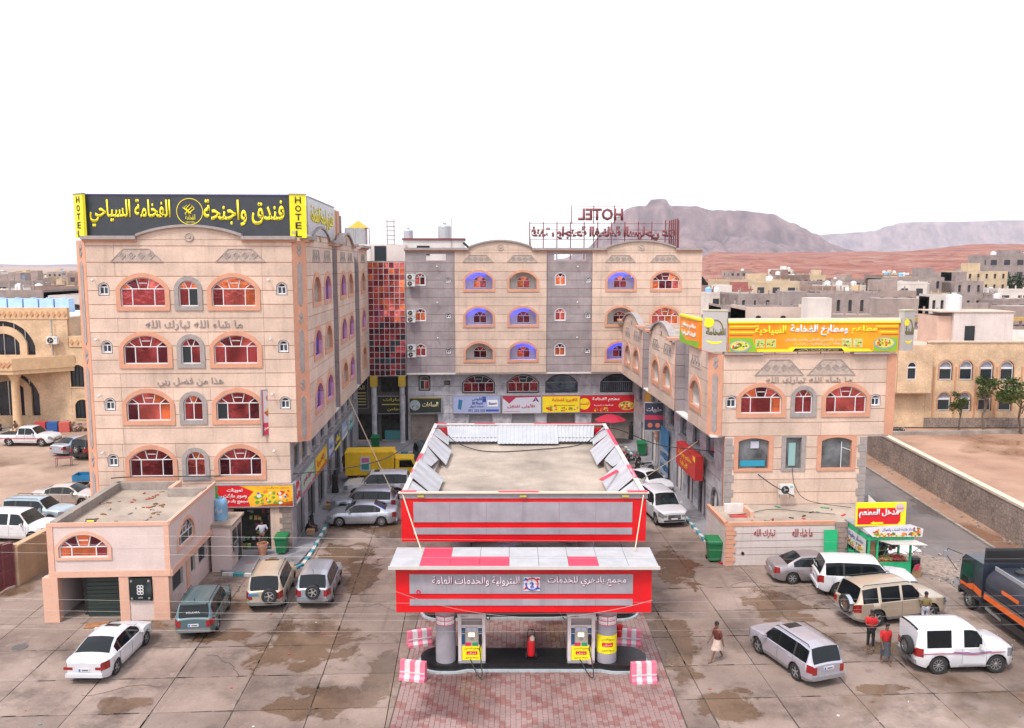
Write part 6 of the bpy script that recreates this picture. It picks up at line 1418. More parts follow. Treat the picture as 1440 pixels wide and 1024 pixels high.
def island(x0, x1, yc, label):
    t = thing('pump_island', label, 'pump island', ((x0 + x1) / 2, yc, 0)); L = (x1 - x0) / 2; R = 1.0
    def outl(o):
        P = []
        for k in range(13): a = PI / 2 + PI * k / 12; P.append((-(L - .9) + (.9 + o) * math.cos(a), (R * .9 + o) * math.sin(a)))
        for k in range(13): a = -PI / 2 + PI * k / 12; P.append(((L - .9) + (.9 + o) * math.cos(a), (R * .9 + o) * math.sin(a)))
        Q = []
        for i, p in enumerate(P):
            Q.append(p)
        mid = [(u_, -(R * (.9 if abs(u_) > L - 2.0 else .72)) - o) for u_ in (-(L - 1.5), -(L - 2.0), L - 2.0, L - 1.5)]
        return P[:13] + mid + P[13:] + [(-u_, -v_) for u_, v_ in mid]
    MB().prism(outl(.12), .0, .13).build('tile_skirt', mat('pale_blue_tile', (.42, .47, .50), .4, .15, 4, fine=.1), t); MB().prism(outl(0), .13, .37).build('kerb_top', mat('black_gloss_paint', (.012, .013, .015), .3, .3, 3, fine=.2), t)
    P = outl(.126); n = 0
    for a, b_ in zip(P, P[1:] + P[:1]):
        L_ = math.hypot(b_[0] - a[0], b_[1] - a[1]); k = max(1, int(L_ / .42))
        for q in range(k):
            p = (a[0] + (b_[0] - a[0]) * q / k, a[1] + (b_[1] - a[1]) * q / k); MB().box(-.008, .008, -.008, .008, .02, .135).build('tile_joint', greym, t, (p[0], p[1], 0)); n += 1
    return t
island(-3.85, 5.65, 34.35, 'long black and tiled pump island at the front of the station')
island(-4.3, 6.0, 39.6, 'second black pump island half hidden below the front canopy')
def pump(x, y, label, hose=1, z=.37):
    t = thing('fuel_pump', label, 'fuel pump', (x, y, z)); t.scale = (1.12, 1, 1); pw = mat('pump_white_enamel', (.62, .56, .57), .4, .08, 3, streak=.1)
    MB().box(-.5, .5, -.3, .3, 0, .1).build('base', greym, t); 
    MB().box(-.5, -.38, -.3, .3, .1, 1.95).build('side_post', pw, t); MB().box(.38, .5, -.3, .3, .1, 1.95).build('side_post', pw, t)
    MB().box(-.38, .38, -.24, .24, .1, 1.62).build('cabinet', pw, t); MB().box(-.52, .52, -.34, .34, 1.95, 2.13).build('header', pw, t)
    MB().box(-.38, .38, -.2, .2, 1.62, 1.9).build('recess', mat('dusty_grey', (.24, .2, .2), .6, .1), t)
    MB().box(-.25, .22, -.262, -.24, .78, 1.56).build('display_panel', mat('display_khaki', (.40, .36, .30), .5, .05), t)
    for (a, b_, z0, z1, m) in ((-.2, -.03, 1.4, 1.5, flat((.42, .45, .75))), (.02, .18, 1.4, 1.5, flat((.42, .45, .75)))): MB().box(a, b_, -.27, -.262, z0, z1).build('screen', m, t)
    MB().box(-.12, .1, -.27, -.262, 1.14, 1.3).build('lit_screen', mat('lit_display', (.7, .7, .4), .4, 0, emit=(1, .93, .55), estr=1.6), t)
    MB().box(-.06, .06, -.268, -.262, .98, 1.08).build('keypad', steel, t); MB().box(-.24, -.03, -.27, -.262, .74, .88).build('grade_label', flat((.6, .03, .08)), t); MB().box(.02, .22, -.27, -.262, .74, .88).build('grade_label', flat((.02, .28, .12)), t)
    for s_ in (-1, 1): MB().box(s_ * .31 - .07, s_ * .31 + .07, -.28, -.245, 1.3, 1.5).build('button_panel', flat((.02, .07, .14)), t); MB().box(s_ * .31 - .06, s_ * .31 + .06, -.3, -.245, .82, 1.24).build('nozzle_boot', flat((.015, .07, .16)) if s_ < 0 else black, t)
    MB().box(-.37, .37, -.262, -.24, .12, .72).build('yellow_sticker', YL, t); MB().box(-.2, .2, -.27, -.262, .36, .5).build('sticker_badge', RD, t); lettering('ديزل', .3, .09, WH, t, (0, -.271, .43), 0, .003); lettering('ممنوع التدخين', .55, .12, BK, t, (0, -.263, .62), 0, .003); lettering('محطة بادهري', .5, .1, BK, t, (0, -.263, .22), 0, .003)
    lettering('BENNETT', .28, .06, BK, t, (-.25, -.342, 2.04), 0, .003, 0, 2, False)
    ns = MB().bbox((.33 * hose, -.33, 1.0), (.07, .08, .4), Euler((.2, 0, 0)).to_matrix()).tube([(.33 * hose, -.35, .85), (.28 * hose, -.4, .6)], .025, 6); ns.build('nozzle', black, t)
    P = []
    for k in range(19):
        a = k / 18; P.append((.3 * hose * (1 - a) + (-.05 * hose) * a + .25 * hose * math.sin(a * PI * 1.0) , -.38 - .75 * math.sin(a * PI) ** .8, .62 * (1 - a) + .2 * a - (.5 if a < .9 else .3) * math.sin(a * PI) - 0.12 * math.sin(a * PI)))
    P = [(p[0], p[1], max(p[2], -.24 if p[1] < -.66 else .03)) for p in P]
    MB().tube(P, .022, 6).build('hose', cable, t, smooth=True)
    return t
pump(-1.66, 33.95, 'white fuel pump with yellow sticker on the left of the front island'); pump(2.86, 33.95, 'white fuel pump with yellow sticker on the right, beside the yellow stickered column')
pump(-1.5, 39.6, 'second row fuel pump seen just above the left part of the front canopy'); pump(2.15, 39.6, 'second row fuel pump seen just above the right part of the front canopy')
fx = thing('fire_extinguisher', 'red wheeled fire extinguisher in the middle of the front island', 'fire extinguisher', (.8, 34.1, .37))
MB().lathe([(.02, .1), (.15, .14), (.16, .2), (.16, .78), (.12, .88), (.05, .94), (.05, 1.0), (1e-6, 1.0)], n=14).build('cylinder_body', mat('extinguisher_red', (.55, .01, .015), .35, .05), fx, smooth=rad(40))
MB().tube([(-.16, .08, .05), (-.16, .1, 1.12), (-.1, .1, 1.22), (.1, .1, 1.22), (.16, .1, 1.12), (.16, .08, .05)], .018, 6).build('handle_frame', black, fx)
for s_ in (-1, 1): MB().lathe([(.13, -.025), (.13, .025)], (s_ * .2, .05, .13), 12, 'x').build('wheel', rubber, fx)
MB().lathe([(.1, .0), (.1, .12), (.03, .2)], (.04, -.1, .84), 10).build('hose_cone', flat((.6, .5, .4)), fx); MB().tube([(.05, -.05, .95), (.2, -.08, .85), (.26, -.05, .5), (.2, 0, .25), (.3, 0, .1)], .015, 6).build('hose', black, fx)
kn = thing('hose_reel_cap', 'small round pinkish cap on the island by the right pump hose', 'cap', (3.25, 33.65, .37)); MB().lathe([(.12, 0), (.14, .05), (.12, .16), (1e-6, .18)], n=12).build('cap_body', mat('pinkish_cap', (.42, .32, .33), .6), kn)
rp_ = thing('rescue_bucket', 'red fire bucket hanging behind the right column', 'bucket', (4.6, 35.0, .9)); MB().lathe([(.1, 0), (.16, .5), (1e-6, .5)], n=12).build('bucket_body', mat('extinguisher_red', (.5, .01, .01)), rp_)
stn = thing('crate_stand', 'small dark red rack standing on the pavers behind the left column', 'rack', (-3.0, 37.0, .05)); MB().box(-.15, .15, -.1, .1, .1, .34).box(-.14, .14, -.12, .0, .38, .42).build('rack_body', rust, stn)
# jersey barriers, pink and white
def barrier(x, y, a, L, h, label):
    L *= .93; h *= .9; t = thing('plastic_barrier', label, 'barrier', (x, y, .045), a); pr_ = [(-.26, 0), (-.26, .12), (-.17, .22), (-.11, h), (.11, h), (.17, .22), (.26, .12), (.26, 0)]
    n = 5; cols = [mat('faded_pink_barrier', (.72, .17, .26), .6, .15, 2, fine=.1), mat('barrier_white', (.62, .58, .60), .6, .1, 2, fine=.1)]
    for k in range(n):
        x0, x1 = -L / 2 + L * k / n, -L / 2 + L * (k + 1) / n; V = [(x0, u, z) for u, z in pr_] + [(x1, u, z) for u, z in pr_]; m_ = 8
        MB().add(V, [tuple(range(8)), tuple(range(8, 16))[::-1]] + [(i, m_ + i, m_ + (i + 1) % m_, (i + 1) % m_) for i in range(m_)]).build('barrier_block', cols[k % 2], t)
    MB().box(-L / 2 + .01, L / 2 - .01, -.17, -.1, .31, .36).build('water_line', cols[1], t)
    return t
barrier(-4.0, 32.95, -.22, 1.15, .85, 'pink and white block barrier at the front left island corner'); barrier(-4.1, 36.1, .33, 1.15, .75, 'pink and white block barrier behind the left island end')
barrier(5.3, 32.75, .1, 1.1, .9, 'pink and white block barrier at the front right island corner'); barrier(5.2, 36.15, -.2, 1.1, .75, 'pink and white block barrier behind the right island end')
# big canopy
t2, b, cx, cy = canopy('large rear fuel canopy with red and silver fascia and inward leaning white sheets', -5.0, 6.05, 37.45, 54.2, 4.3, 6.32, .2)
b('fascia_lip', greym, -5.05, 6.1, 37.4, 37.5, 6.32, 6.55); b('roof_deck', roofconc, -4.88, 5.93, 37.57, 54.08, 5.35, 5.5)
b('parapet', concrete, -4.3, 5.4, 53.0, 53.3, 5.5, 5.9); b('parapet', concrete, -4.35, -4.1, 38, 53.0, 5.5, 5.85); b('parapet', concrete, 5.15, 5.4, 38, 53.0, 5.5, 5.85)
for x_ in (-4.1, .5, 5.1): b('floodlight', MATS['yellow_flood_light'], x_ - .15, x_ + .15, 37.3, 37.4, 6.4, 6.48)
trim = MB()
def sheetpanel(p0, p1, p2, p3, n, name='corrugated_sheet', m=corr):
    """corrugated sheet between top edge p0-p1 and bottom edge p3-p2"""
    V = []; F_ = []; N = Vector(p1) - Vector(p0); nn = N.cross(Vector(p3) - Vector(p0)).normalized() * .03
    for k in range(n * 4 + 1):
        a = k / (n * 4); off = nn * (1 if (k % 4) in (1, 2) else 0); t_ = Vector(p0).lerp(Vector(p1), a) + off; b__ = Vector(p3).lerp(Vector(p2), a) + off; V += [t_, b__]
    for k in range(n * 4): F_.append((2 * k, 2 * k + 1, 2 * k + 3, 2 * k + 2))
    o = MB().add([(v.x - cx, v.y - cy, v.z) for v in V], F_).build(name, m, t2)
    s_ = o.modifiers.new('thickness', 'SOLIDIFY'); s_.thickness = .012; return o
yb_ = 54.15
sheetpanel((-4.2, yb_, 6.55), (-.9, yb_, 6.55), (-.9, 52.7, 5.72), (-4.0, 52.7, 5.72), 13); sheetpanel((-.9, yb_ - .02, 6.56), (2.9, yb_ - .02, 6.56), (2.9, 52.3, 5.66), (-.9, 52.3, 5.66), 15); sheetpanel((2.9, yb_, 6.55), (5.3, yb_, 6.55), (5.1, 52.7, 5.72), (2.9, 52.7, 5.72), 10)
for s_, X in ((1, -5.0), (-1, 6.05)):
    def q(a, y, z): return (X + s_ * a, y, z)
    sheetpanel(q(.05, 54.1, 6.5), q(.1, 51.2, 6.55), q(1.15, 50.7, 5.9), q(1.0, 53.2, 5.8), 3, 'flap_sheet', slab_top)
    sheetpanel(q(.1, 51.2, 6.55), q(.15, 47.6, 6.6), q(1.35, 46.2, 5.75), q(1.4, 49.9, 5.75), 3, 'flap_sheet', slab_top)
    sheetpanel(q(.15, 47.6, 6.55), q(.12, 44.2, 6.5), q(.7, 44.4, 6.1), q(.9, 46.6, 5.95), 2, 'flap_sheet', slab_top)
    sheetpanel(q(.12, 44.2, 6.6), q(.1, 40.2, 6.65), q(1.35, 39.8, 5.7), q(1.45, 43.3, 5.7), 3, 'flap_sheet', slab_top)
    sheetpanel(q(.1, 40.2, 6.5), q(.05, 37.6, 6.55), q(1.1, 37.7, 6.2), q(1.0, 39.6, 6.0), 2, 'flap_sheet', slab_top)
    b('edge_trim', flat((.60, .52, .50)), min(X, X + s_ * .22), max(X, X + s_ * .22), 37.5, 54.2, 6.5, 6.56)
b('edge_trim', flat((.60, .52, .50)), -5.0, 6.05, 54.0, 54.25, 6.5, 6.57); b('edge_trim', flat((.6, .5, .4)), -5.1, 6.15, 37.3, 37.5, 6.56, 6.62)
for (x0, x1, y0, y1) in ((1.4, 5.8, 54.0, 54.22), (-4.9, -4.2, 54.0, 54.22), (-2.4, -1.1, 54.0, 54.22), (-5.0, -4.8, 43.6, 45.4), (-5.0, -4.8, 41.2, 41.8), (-5.0, -4.3, 37.4, 37.6), (5.85, 6.05, 47.6, 52.3), (5.85, 6.05, 40.2, 42.8), (5.2, 6.1, 37.35, 37.6), (-.6, 1.2, 37.35, 37.5)): b('red_tape', redp, x0, x1, y0, y1, 6.57 if y0 > 38 or x1 - x0 < .5 else 6.625, 6.59 if y0 > 38 or x1 - x0 < .5 else 6.645)
MB().bbox((4.85 - cx, 41.6 - cy, 6.33), (.16, 2.2, .03), Euler((0, .5, -.5)).to_matrix()).build('red_tape', redp, t2)
for x_, y_ in ((-2.5, 40.5), (3.6, 40.5), (-2.5, 50), (3.6, 50)): MB().lathe([(.42, .2), (.42, 4.6)], (x_ - cx, y_ - cy, 0), 18).build('column_shaft', sil, t2, smooth=True)
MB().tube([(.8 - cx, 38.2 - cy, 5.52), (1.0 - cx, 38.4 - cy, 5.56)], .05, 5).build('roof_rag', black, t2)
st_ = MB().lathe([(.05, .0), (.5, .004), (1e-6, .006)], (2.9 - cx, 41.5 - cy, 5.505), 14); 
# ------------------------------------------------------------------ neighbours: stone wall, villas, town
def stonemat(name, c0, c1, mortar, sc, bs=.9):
    m = bpy.data.materials.new(name); m.use_nodes = True; t = m.node_tree; L = t.links; b = t.nodes['Principled BSDF']; b.inputs['Roughness'].default_value = .9
    g = _n(t, 'ShaderNodeTexCoord').outputs['Object']; mp = _n(t, 'ShaderNodeMapping'); mp.inputs['Scale'].default_value = (sc, sc, sc * 1.25); L.new(g, mp.inputs[0])
    v = _n(t, 'ShaderNodeTexVoronoi'); v.feature = 'DISTANCE_TO_EDGE'; v.inputs['Randomness'].default_value = .75; L.new(mp.outputs[0], v.inputs['Vector']); v.inputs['Scale'].default_value = 1
    v2 = _n(t, 'ShaderNodeTexVoronoi'); v2.inputs['Randomness'].default_value = .75; v2.inputs['Scale'].default_value = 1; L.new(mp.outputs[0], v2.inputs['Vector'])
    cr = _n(t, 'ShaderNodeMixRGB'); L.new(v2.outputs['Color'], cr.inputs[0]); cr.inputs[1].default_value = (*c0, 1); cr.inputs[2].default_value = (*c1, 1)
    r = _n(t, 'ShaderNodeMapRange'); r.inputs[1].default_value = .02; r.inputs[2].default_value = .09; L.new(v.outputs['Distance'], r.inputs[0])
    mx = _n(t, 'ShaderNodeMixRGB'); L.new(r.outputs[0], mx.inputs[0]); mx.inputs[1].default_value = (*mortar, 1); L.new(cr.outputs[0], mx.inputs[2])
    n2 = _n(t, 'ShaderNodeTexNoise'); n2.inputs['Scale'].default_value = .5; n2.inputs['Detail'].default_value = 6; L.new(g, n2.inputs['Vector'])
    r2 = _n(t, 'ShaderNodeMapRange'); r2.inputs[1].default_value = .3; r2.inputs[2].default_value = .7; r2.inputs[3].default_value = .7; r2.inputs[4].default_value = 1.15; L.new(n2.outputs['Fac'], r2.inputs[0])
    mm = _n(t, 'ShaderNodeMixRGB'); mm.blend_type = 'MULTIPLY'; mm.inputs[0].default_value = 1; L.new(mx.outputs[0], mm.inputs[1]); L.new(r2.outputs[0], mm.inputs[2]); L.new(mm.outputs[0], b.inputs['Base Color'])
    bp = _n(t, 'ShaderNodeBump'); bp.inputs['Distance'].default_value = .06; bp.inputs['Strength'].default_value = bs; L.new(r.outputs[0], bp.inputs['Height']); L.new(bp.outputs[0], b.inputs['Normal']); MATS[name] = m; return m
stone = stonemat('grey_rubble_stone', (.25, .19, .165), (.35, .27, .23), (.17, .13, .11), 3.2, .5)
copm = mat('pale_coping_stone', (.62, .50, .40), .85, .1, 2, fine=.1)
wall('stone_wall', 'long grey rubble stone wall with pale coping along the side street', (30.15, 42.0), (31.62, 74.2), 2.35, .35, stone, .16, copm)
wall('stone_wall', 'nearer taller section of grey rubble stone wall by the tanker', (29.3, 30), (30.1, 41.7), 2.5, .4, stone, .16, copm)
wall('lot_kerb_wall', 'low concrete edging wall across the back of the muddy lot', (33, 82.6), (62, 84.6), .35, .5, concrete, None)
wall('grey_stub_wall', 'short grey patterned block wall under a tin roof beyond the right wing', (34.0, 83.2), (36.0, 83.4), 4.3, .5, stonemat('grey_block_pattern', (.22, .19, .18), (.42, .37, .34), (.10, .08, .08), 2.4), None)
tr = thing('tin_canopy', 'small white tin roof on the grey patterned wall right of the restaurant wing', 'roof', (35.0, 82.8, 4.3)); MB().add([(-1.4, -.8, .3), (1.2, -.8, .25), (1.2, .9, .9), (-1.4, .9, .9), (-1.4, -.8, .34), (1.2, -.8, .29), (1.2, .9, .94), (-1.4, .9, .94)], [(0, 3, 2, 1), (4, 5, 6, 7), (0, 1, 5, 4), (1, 2, 6, 5), (2, 3, 7, 6), (3, 0, 4, 7)]).build('roof_sheet', corr, tr)
MB().box(-.9, -.84, -.3, .3, -.0, .5).box(.84, .9, -.3, .3, -.0, .5).build('roof_post', rust, tr)
ws = stonemat('yellow_cut_stone', (.60, .42, .265), (.67, .485, .33), (.55, .38, .24), 3.6, .15)
wsl = mat('yellow_stone_trim', (.62, .42, .25), .85, .1, 2, fine=.1); wso = mat('ochre_arch_trim', (.52, .27, .15), .85, .1, 2)
# left villa
D = thing('stone_villa', 'yellow stone villa with pillared porch and big dark arched window, far left', 'building', (-52, 87, 0)); D['ox'] = -52.0; D['oy'] = 87.0
F = Fac(D, 0, 87)
big = Op(-52.1, 6.6, 7.5, 8.4, 11.0); bot = Op(-52.0, 6.6, 1.2, 3.4, 5.9)
sm_ = [Op(-44.6, 1.5, 4.2, 5.9, 6.5), Op(-44.3, 1.5, .9, 2.3, 2.9)]
clad(F, -62, -45.4, [0, 3, 6, 9, 11.2], [big, bot], ws, wso, groove=.0, t=.05)
clad(F, -45.4, -39.0, [0, 3, 6, 8.3], sm_, ws, wso, groove=.0, t=.02)
pat = MB()
for (a, b_, z0, z1) in ((-62, -45.3, 11.2, 12.35), (-45.3, -39, 8.35, 9.45)):
    F.put('parapet', MB().box(a, b_, -.12, .4, z0, z1).mesh('parapet', wsl)); n = int((b_ - a) / .55)
    for k in range(n):
        c = a + (k + .5) * (b_ - a) / n; pat.ext([(c - .2, z0 + .5), (c, z0 + .22), (c + .2, z0 + .5), (c, z0 + .8)], .12, .2)
F.put('parapet_ornament', pat.mesh('parapet_ornament', wso))['kind'] = 'stuff'
for o in (big, bot):
    F.mb('dark_glazing', MB().ext(o.outline(), -.5, -.3), gl_blue if 0 else mat('navy_glazing', (.015, .022, .035), .15, .3, 1))
    inner = Op(o.u, 3.3, o.z0, o.z0 + (1.2 if o is big else 2.9), o.z0 + (2.2 if o is big else 3.6))
    F.mb('inner_arch', MB().ring(inner.grow(.75).outline(), inner.outline(), -.3, -.05), ws)
    q = MB()
    for s_ in (-2.2, -1.1, 0, 1.1, 2.2): q.box(o.u + s_ - .04, o.u + s_ + .04, .22, .3, o.z0, o.zt - .3)
    F.mb('glazing_bar', q, steel)
for o in sm_: F.mb('pane', MB().ext(o.outline(), -.2, -.12), gl_black); surround(F, o, .18, wsl, .1); F.mb('window_grille', MB().box(o.u - .03, o.u + .03, .02, .06, o.z0, o.zt - .1).box(o.u - .4, o.u - .36, .02, .06, o.z0, o.zt - .2).box(o.u + .36, o.u + .4, .02, .06, o.z0, o.zt - .2), black)
q = MB().prism([(-62, 87.0), (-62, 83.6), (-49.3, 83.6), (-44.9, 86.9)], 5.9, 6.3); q.prism([(-62, 83.7), (-62, 83.5), (-49.3, 83.5), (-44.8, 86.9), (-45.1, 86.9), (-49.4, 83.7)], 6.3, 7.5); q.v = [(x - D['ox'], y - D['oy'], z) for x, y, z in q.v]; q.build('porch_balcony', wsl, D)
pt_ = MB()
for k in range(28): c = -61.8 + k * .45; pt_.bbox((c - D['ox'], 83.46 - D['oy'], 6.9), (.28, .08, .6), Matrix.Rotation(.78, 3, 'Y'))
pt_.build('balcony_ornament', wso, D)['kind'] = 'stuff'
for x_ in (-52.3, -49.6, -57): MB().lathe([(.75, 0), (.75, .3), (.5, .5), (.42, .7), (.38, 5.2), (.5, 5.5), (.7, 5.9)], (x_ - D['ox'], 84.4 - D['oy'], 0), 16).build('porch_column', wsl, D, smooth=rad(40))
bx(D, 'entrance_step', concrete, -60, -46, 83.4, 86.6, 0, .18); bx(D, 'roof', whitew, -61, -45.6, 87.6, 100, 11.3, 11.4); bx(D, 'side_wall', ws, -39.4, -39.0, 87.4, 100, 0, 8.3); bx(D, 'side_wall', ws, -45.8, -45.4, 87.3, 100, 8.3, 11.3)
bx(D, 'flagpole', greym, -46.9, -46.8, 86.6, 86.7, 7.5, 11.2)
t = acunit(Fac(D, 0, 87), -46.7, 8.7, .35, 1.3); t['label'] = 'air conditioner on the yellow villa wall beside the big arched window'
t = acunit(Fac(D, 0, 87), -42.9, 1.9, .35, 1.2); t['label'] = 'air conditioner low on the yellow villa by the hotel corner'
# right villa
E_ = thing('stone_villa', 'yellow brick villa with two rows of arched windows beyond the muddy lot', 'building', (46, 87, 0)); E_['ox'] = 46.0; E_['oy'] = 87.0
F = Fac(E_, 0, 87); cs = (44.55, 46.65, 48.75, 50.85, 54.4, 56.5)
ops = [Op(c, 1.35, 4.95, 6.3, 6.95) for c in cs] + [Op(c, 1.35, 1.75, 3.0, 3.65) for c in cs]
clad(F, 42.6, 60, [1.0, 4.3, 8.8], ops, ws, wso, groove=.0, t=.04); bx(E_, 'plinth', stone, 42.6, 60, 86.85, 87.2, 0, 1.0)
for o in ops:
    surround(F, o, .13, wso, .0, w=.08, name='arch_trim'); fo = F.put('window_frame', MB().ring(Op(0, 1.3, 0, 1.25, 1.9).outline(), Op(0, 1.16, .07, 1.25, 1.82).outline(), -.05, .03).box(-.6, .6, -.02, .04, 1.1, 1.3).mesh('window_frame', white), o.u, o.z0, -.1)
    obj('pane', MB().box(-.6, .6, .06, .08, 0, 1.15).mesh('pane', gl_black), fo); obj('fanlight', MB().ext(Op(0, 1.25, 1.2, 1.25, 1.87).outline(), -.09, -.06).mesh('fanlight', mat('grey_fanlight', (.30, .30, .36), .3, .2, 3)), fo)
for c in (43.4, 45.6, 47.7, 49.8, 52.4): F.put('pilaster_strip', MB().box(c - .09, c + .09, -.1, -.02, 1.0, 6.3).mesh('pilaster_strip', wso))
F.put('parapet_cap', MB().box(42.5, 60, -.15, .3, 8.8, 8.95).mesh('parapet_cap', copm))
bayo = Op(40.55, .95, 5.1, 6.5, 6.95); Fb_ = Fac(E_, 0, 85.9); clad(Fb_, 39.1, 42.6, [3.75, 6, 8.6], [bayo], ws, wso, groove=.0, t=.04)
fo = Fb_.put('window_frame', MB().ring(Op(0, .95, 0, 1.3, 1.8).outline(), Op(0, .8, .07, 1.3, 1.72).outline(), -.05, .05).box(-.4, .4, -.03, .04, 1.15, 1.3).mesh('window_frame', white), 40.55, 5.12, -.05); obj('pane', MB().box(-.42, .42, .05, .08, 0, 1.7).mesh('pane', gl_black), fo)
bx(E_, 'bay_floor', ws, 38.9, 42.7, 85.95, 87.1, 3.65, 3.78); bx(E_, 'wall', ws, 38.9, 42.6, 87.0, 87.3, 0, 3.7); bx(E_, 'side_wall', ws, 38.9, 39.1, 85.95, 99, 3.7, 8.6); bx(E_, 'bay_side', ws, 42.4, 42.62, 86.0, 87.0, 3.75, 8.6)
bx(E_, 'roof', mat('sandy_roof', (.56, .42, .34), .9, .2, .4), 39, 60, 87.2, 104, 8.35, 8.5); bx(E_, 'parapet', whitew, 39, 60, 96.0, 96.2, 8.5, 9.4)
bx(E_, 'stair_head', peach2, 45.8, 52.0, 88.4, 93, 8.5, 11.8); bx(E_, 'stair_head_side', mat('peach_render', (.62, .42, .33), .85, .08, 1, fine=.1), 44.3, 45.78, 88.8, 93, 8.5, 11.4); bx(E_, 'stair_door', gl_black, 47.0, 48.0, 88.3, 88.42, 8.5, 10.4); bx(E_, 'roof', mat('sandy_roof', (.5, .4, .3)), 44.2, 52.1, 88.3, 93.1, 11.8, 11.9)
bx(E_, 'parapet', wsl, 53.5, 60, 88.5, 88.7, 8.5, 11.0)
tank('water_tank', 'round white water tank on the pale stair house of the right yellow villa', 46.6, 90.2, 11.9, .78, 1.5, tankw, True)
# trees with real leaves
def leafmat(nm, a, b_):
    m = bpy.data.materials.new(nm); m.use_nodes = True; t = m.node_tree; L = t.links; b = t.nodes['Principled BSDF']; b.inputs['Roughness'].default_value = .7
    o = _n(t, 'ShaderNodeNewGeometry'); n = _n(t, 'ShaderNodeTexNoise'); n.inputs['Scale'].default_value = 1.3; L.new(o.outputs['Position'], n.inputs['Vector']); mx = _n(t, 'ShaderNodeValToRGB'); mx.color_ramp.elements[0].position = .35; mx.color_ramp.elements[1].position = .65
    mx.color_ramp.elements[0].color = (*a, 1); mx.color_ramp.elements[1].color = (*b_, 1); L.new(n.outputs['Fac'], mx.inputs['Fac']); L.new(mx.outputs[0], b.inputs['Base Color']); MATS[nm] = m; return m
lf1 = leafmat('olive_leaves', (.05, .085, .02), (.14, .19, .05)); lf2 = leafmat('dark_leaves', (.018, .045, .02), (.05, .09, .035)); bark = mat('grey_brown_bark', (.16, .11, .08), .9, .3, 6)
def tree(name, label, x, y, h, cr, seed, leaves=900, ls=.13, m=lf1, z=0, trunk=True, cz=.62, cat='tree', group=None, flat_=.7):
    rnd = random.Random(seed); t = thing(name, label, cat, (x, y, z), rnd.random() * 6, group); tb_ = MB(); blobs = []
    if trunk:
        top = Vector((rnd.uniform(-.1, .1) * h, rnd.uniform(-.1, .1) * h, h * .55)); tb_.tube([(0, 0, 0), top * .5 + Vector((.04 * h, 0, 0)), top], [h * .022, h * .017, h * .012], 6)
        for k in range(7):
            a = rnd.random() * 6.28; e = top + Vector((math.cos(a) * cr * rnd.uniform(.4, .8), math.sin(a) * cr * rnd.uniform(.4, .8), h * rnd.uniform(.05, .38))); s_ = top * rnd.uniform(.6, 1)
            tb_.tube([s_, (s_ + e) / 2 + Vector((0, 0, .05 * h)), e], [h * .01, h * .007, h * .003], 5); blobs.append((e, cr * rnd.uniform(.32, .55)))
        tb_.build('trunk', bark, t)
    else:
        for k in range(9): a = rnd.random() * 6.28; q = rnd.uniform(.2, .7) * cr; blobs.append((Vector((math.cos(a) * q, math.sin(a) * q, h * rnd.uniform(.35, .8))), cr * rnd.uniform(.35, .6)))
    V, F_ = [], []
    for i in range(leaves):
        c, r_ = blobs[rnd.randrange(len(blobs))]; d = Vector((rnd.gauss(0, 1), rnd.gauss(0, 1), rnd.gauss(0, 1))).normalized() * r_ * rnd.uniform(.3, 1.05); d.z *= flat_; p = c + d
        a = Vector((rnd.gauss(0, 1), rnd.gauss(0, 1), rnd.gauss(0, 1))).normalized(); b_ = a.orthogonal().normalized(); s_ = ls * rnd.uniform(.6, 1.4); n0 = len(V); V += [p - a * s_, p + b_ * s_ * .45, p + a * s_, p - b_ * s_ * .45]; F_.append((n0, n0 + 1, n0 + 2, n0 + 3))
    MB().add(V, F_).build('crown', m, t); return t
tree('lot_tree', 'thin leaning young tree, leftmost in the muddy lot', 44.8, 84.2, 4.2, 1.3, 5, 800, .15); tree('lot_tree', 'thin upright young tree, middle one in the muddy lot', 47.5, 84.6, 5.6, 1.5, 9, 1000, .16); tree('lot_tree', 'larger bushy young tree at the right edge of the muddy lot', 50.6, 83.4, 6.0, 2.7, 12, 2400, .18)
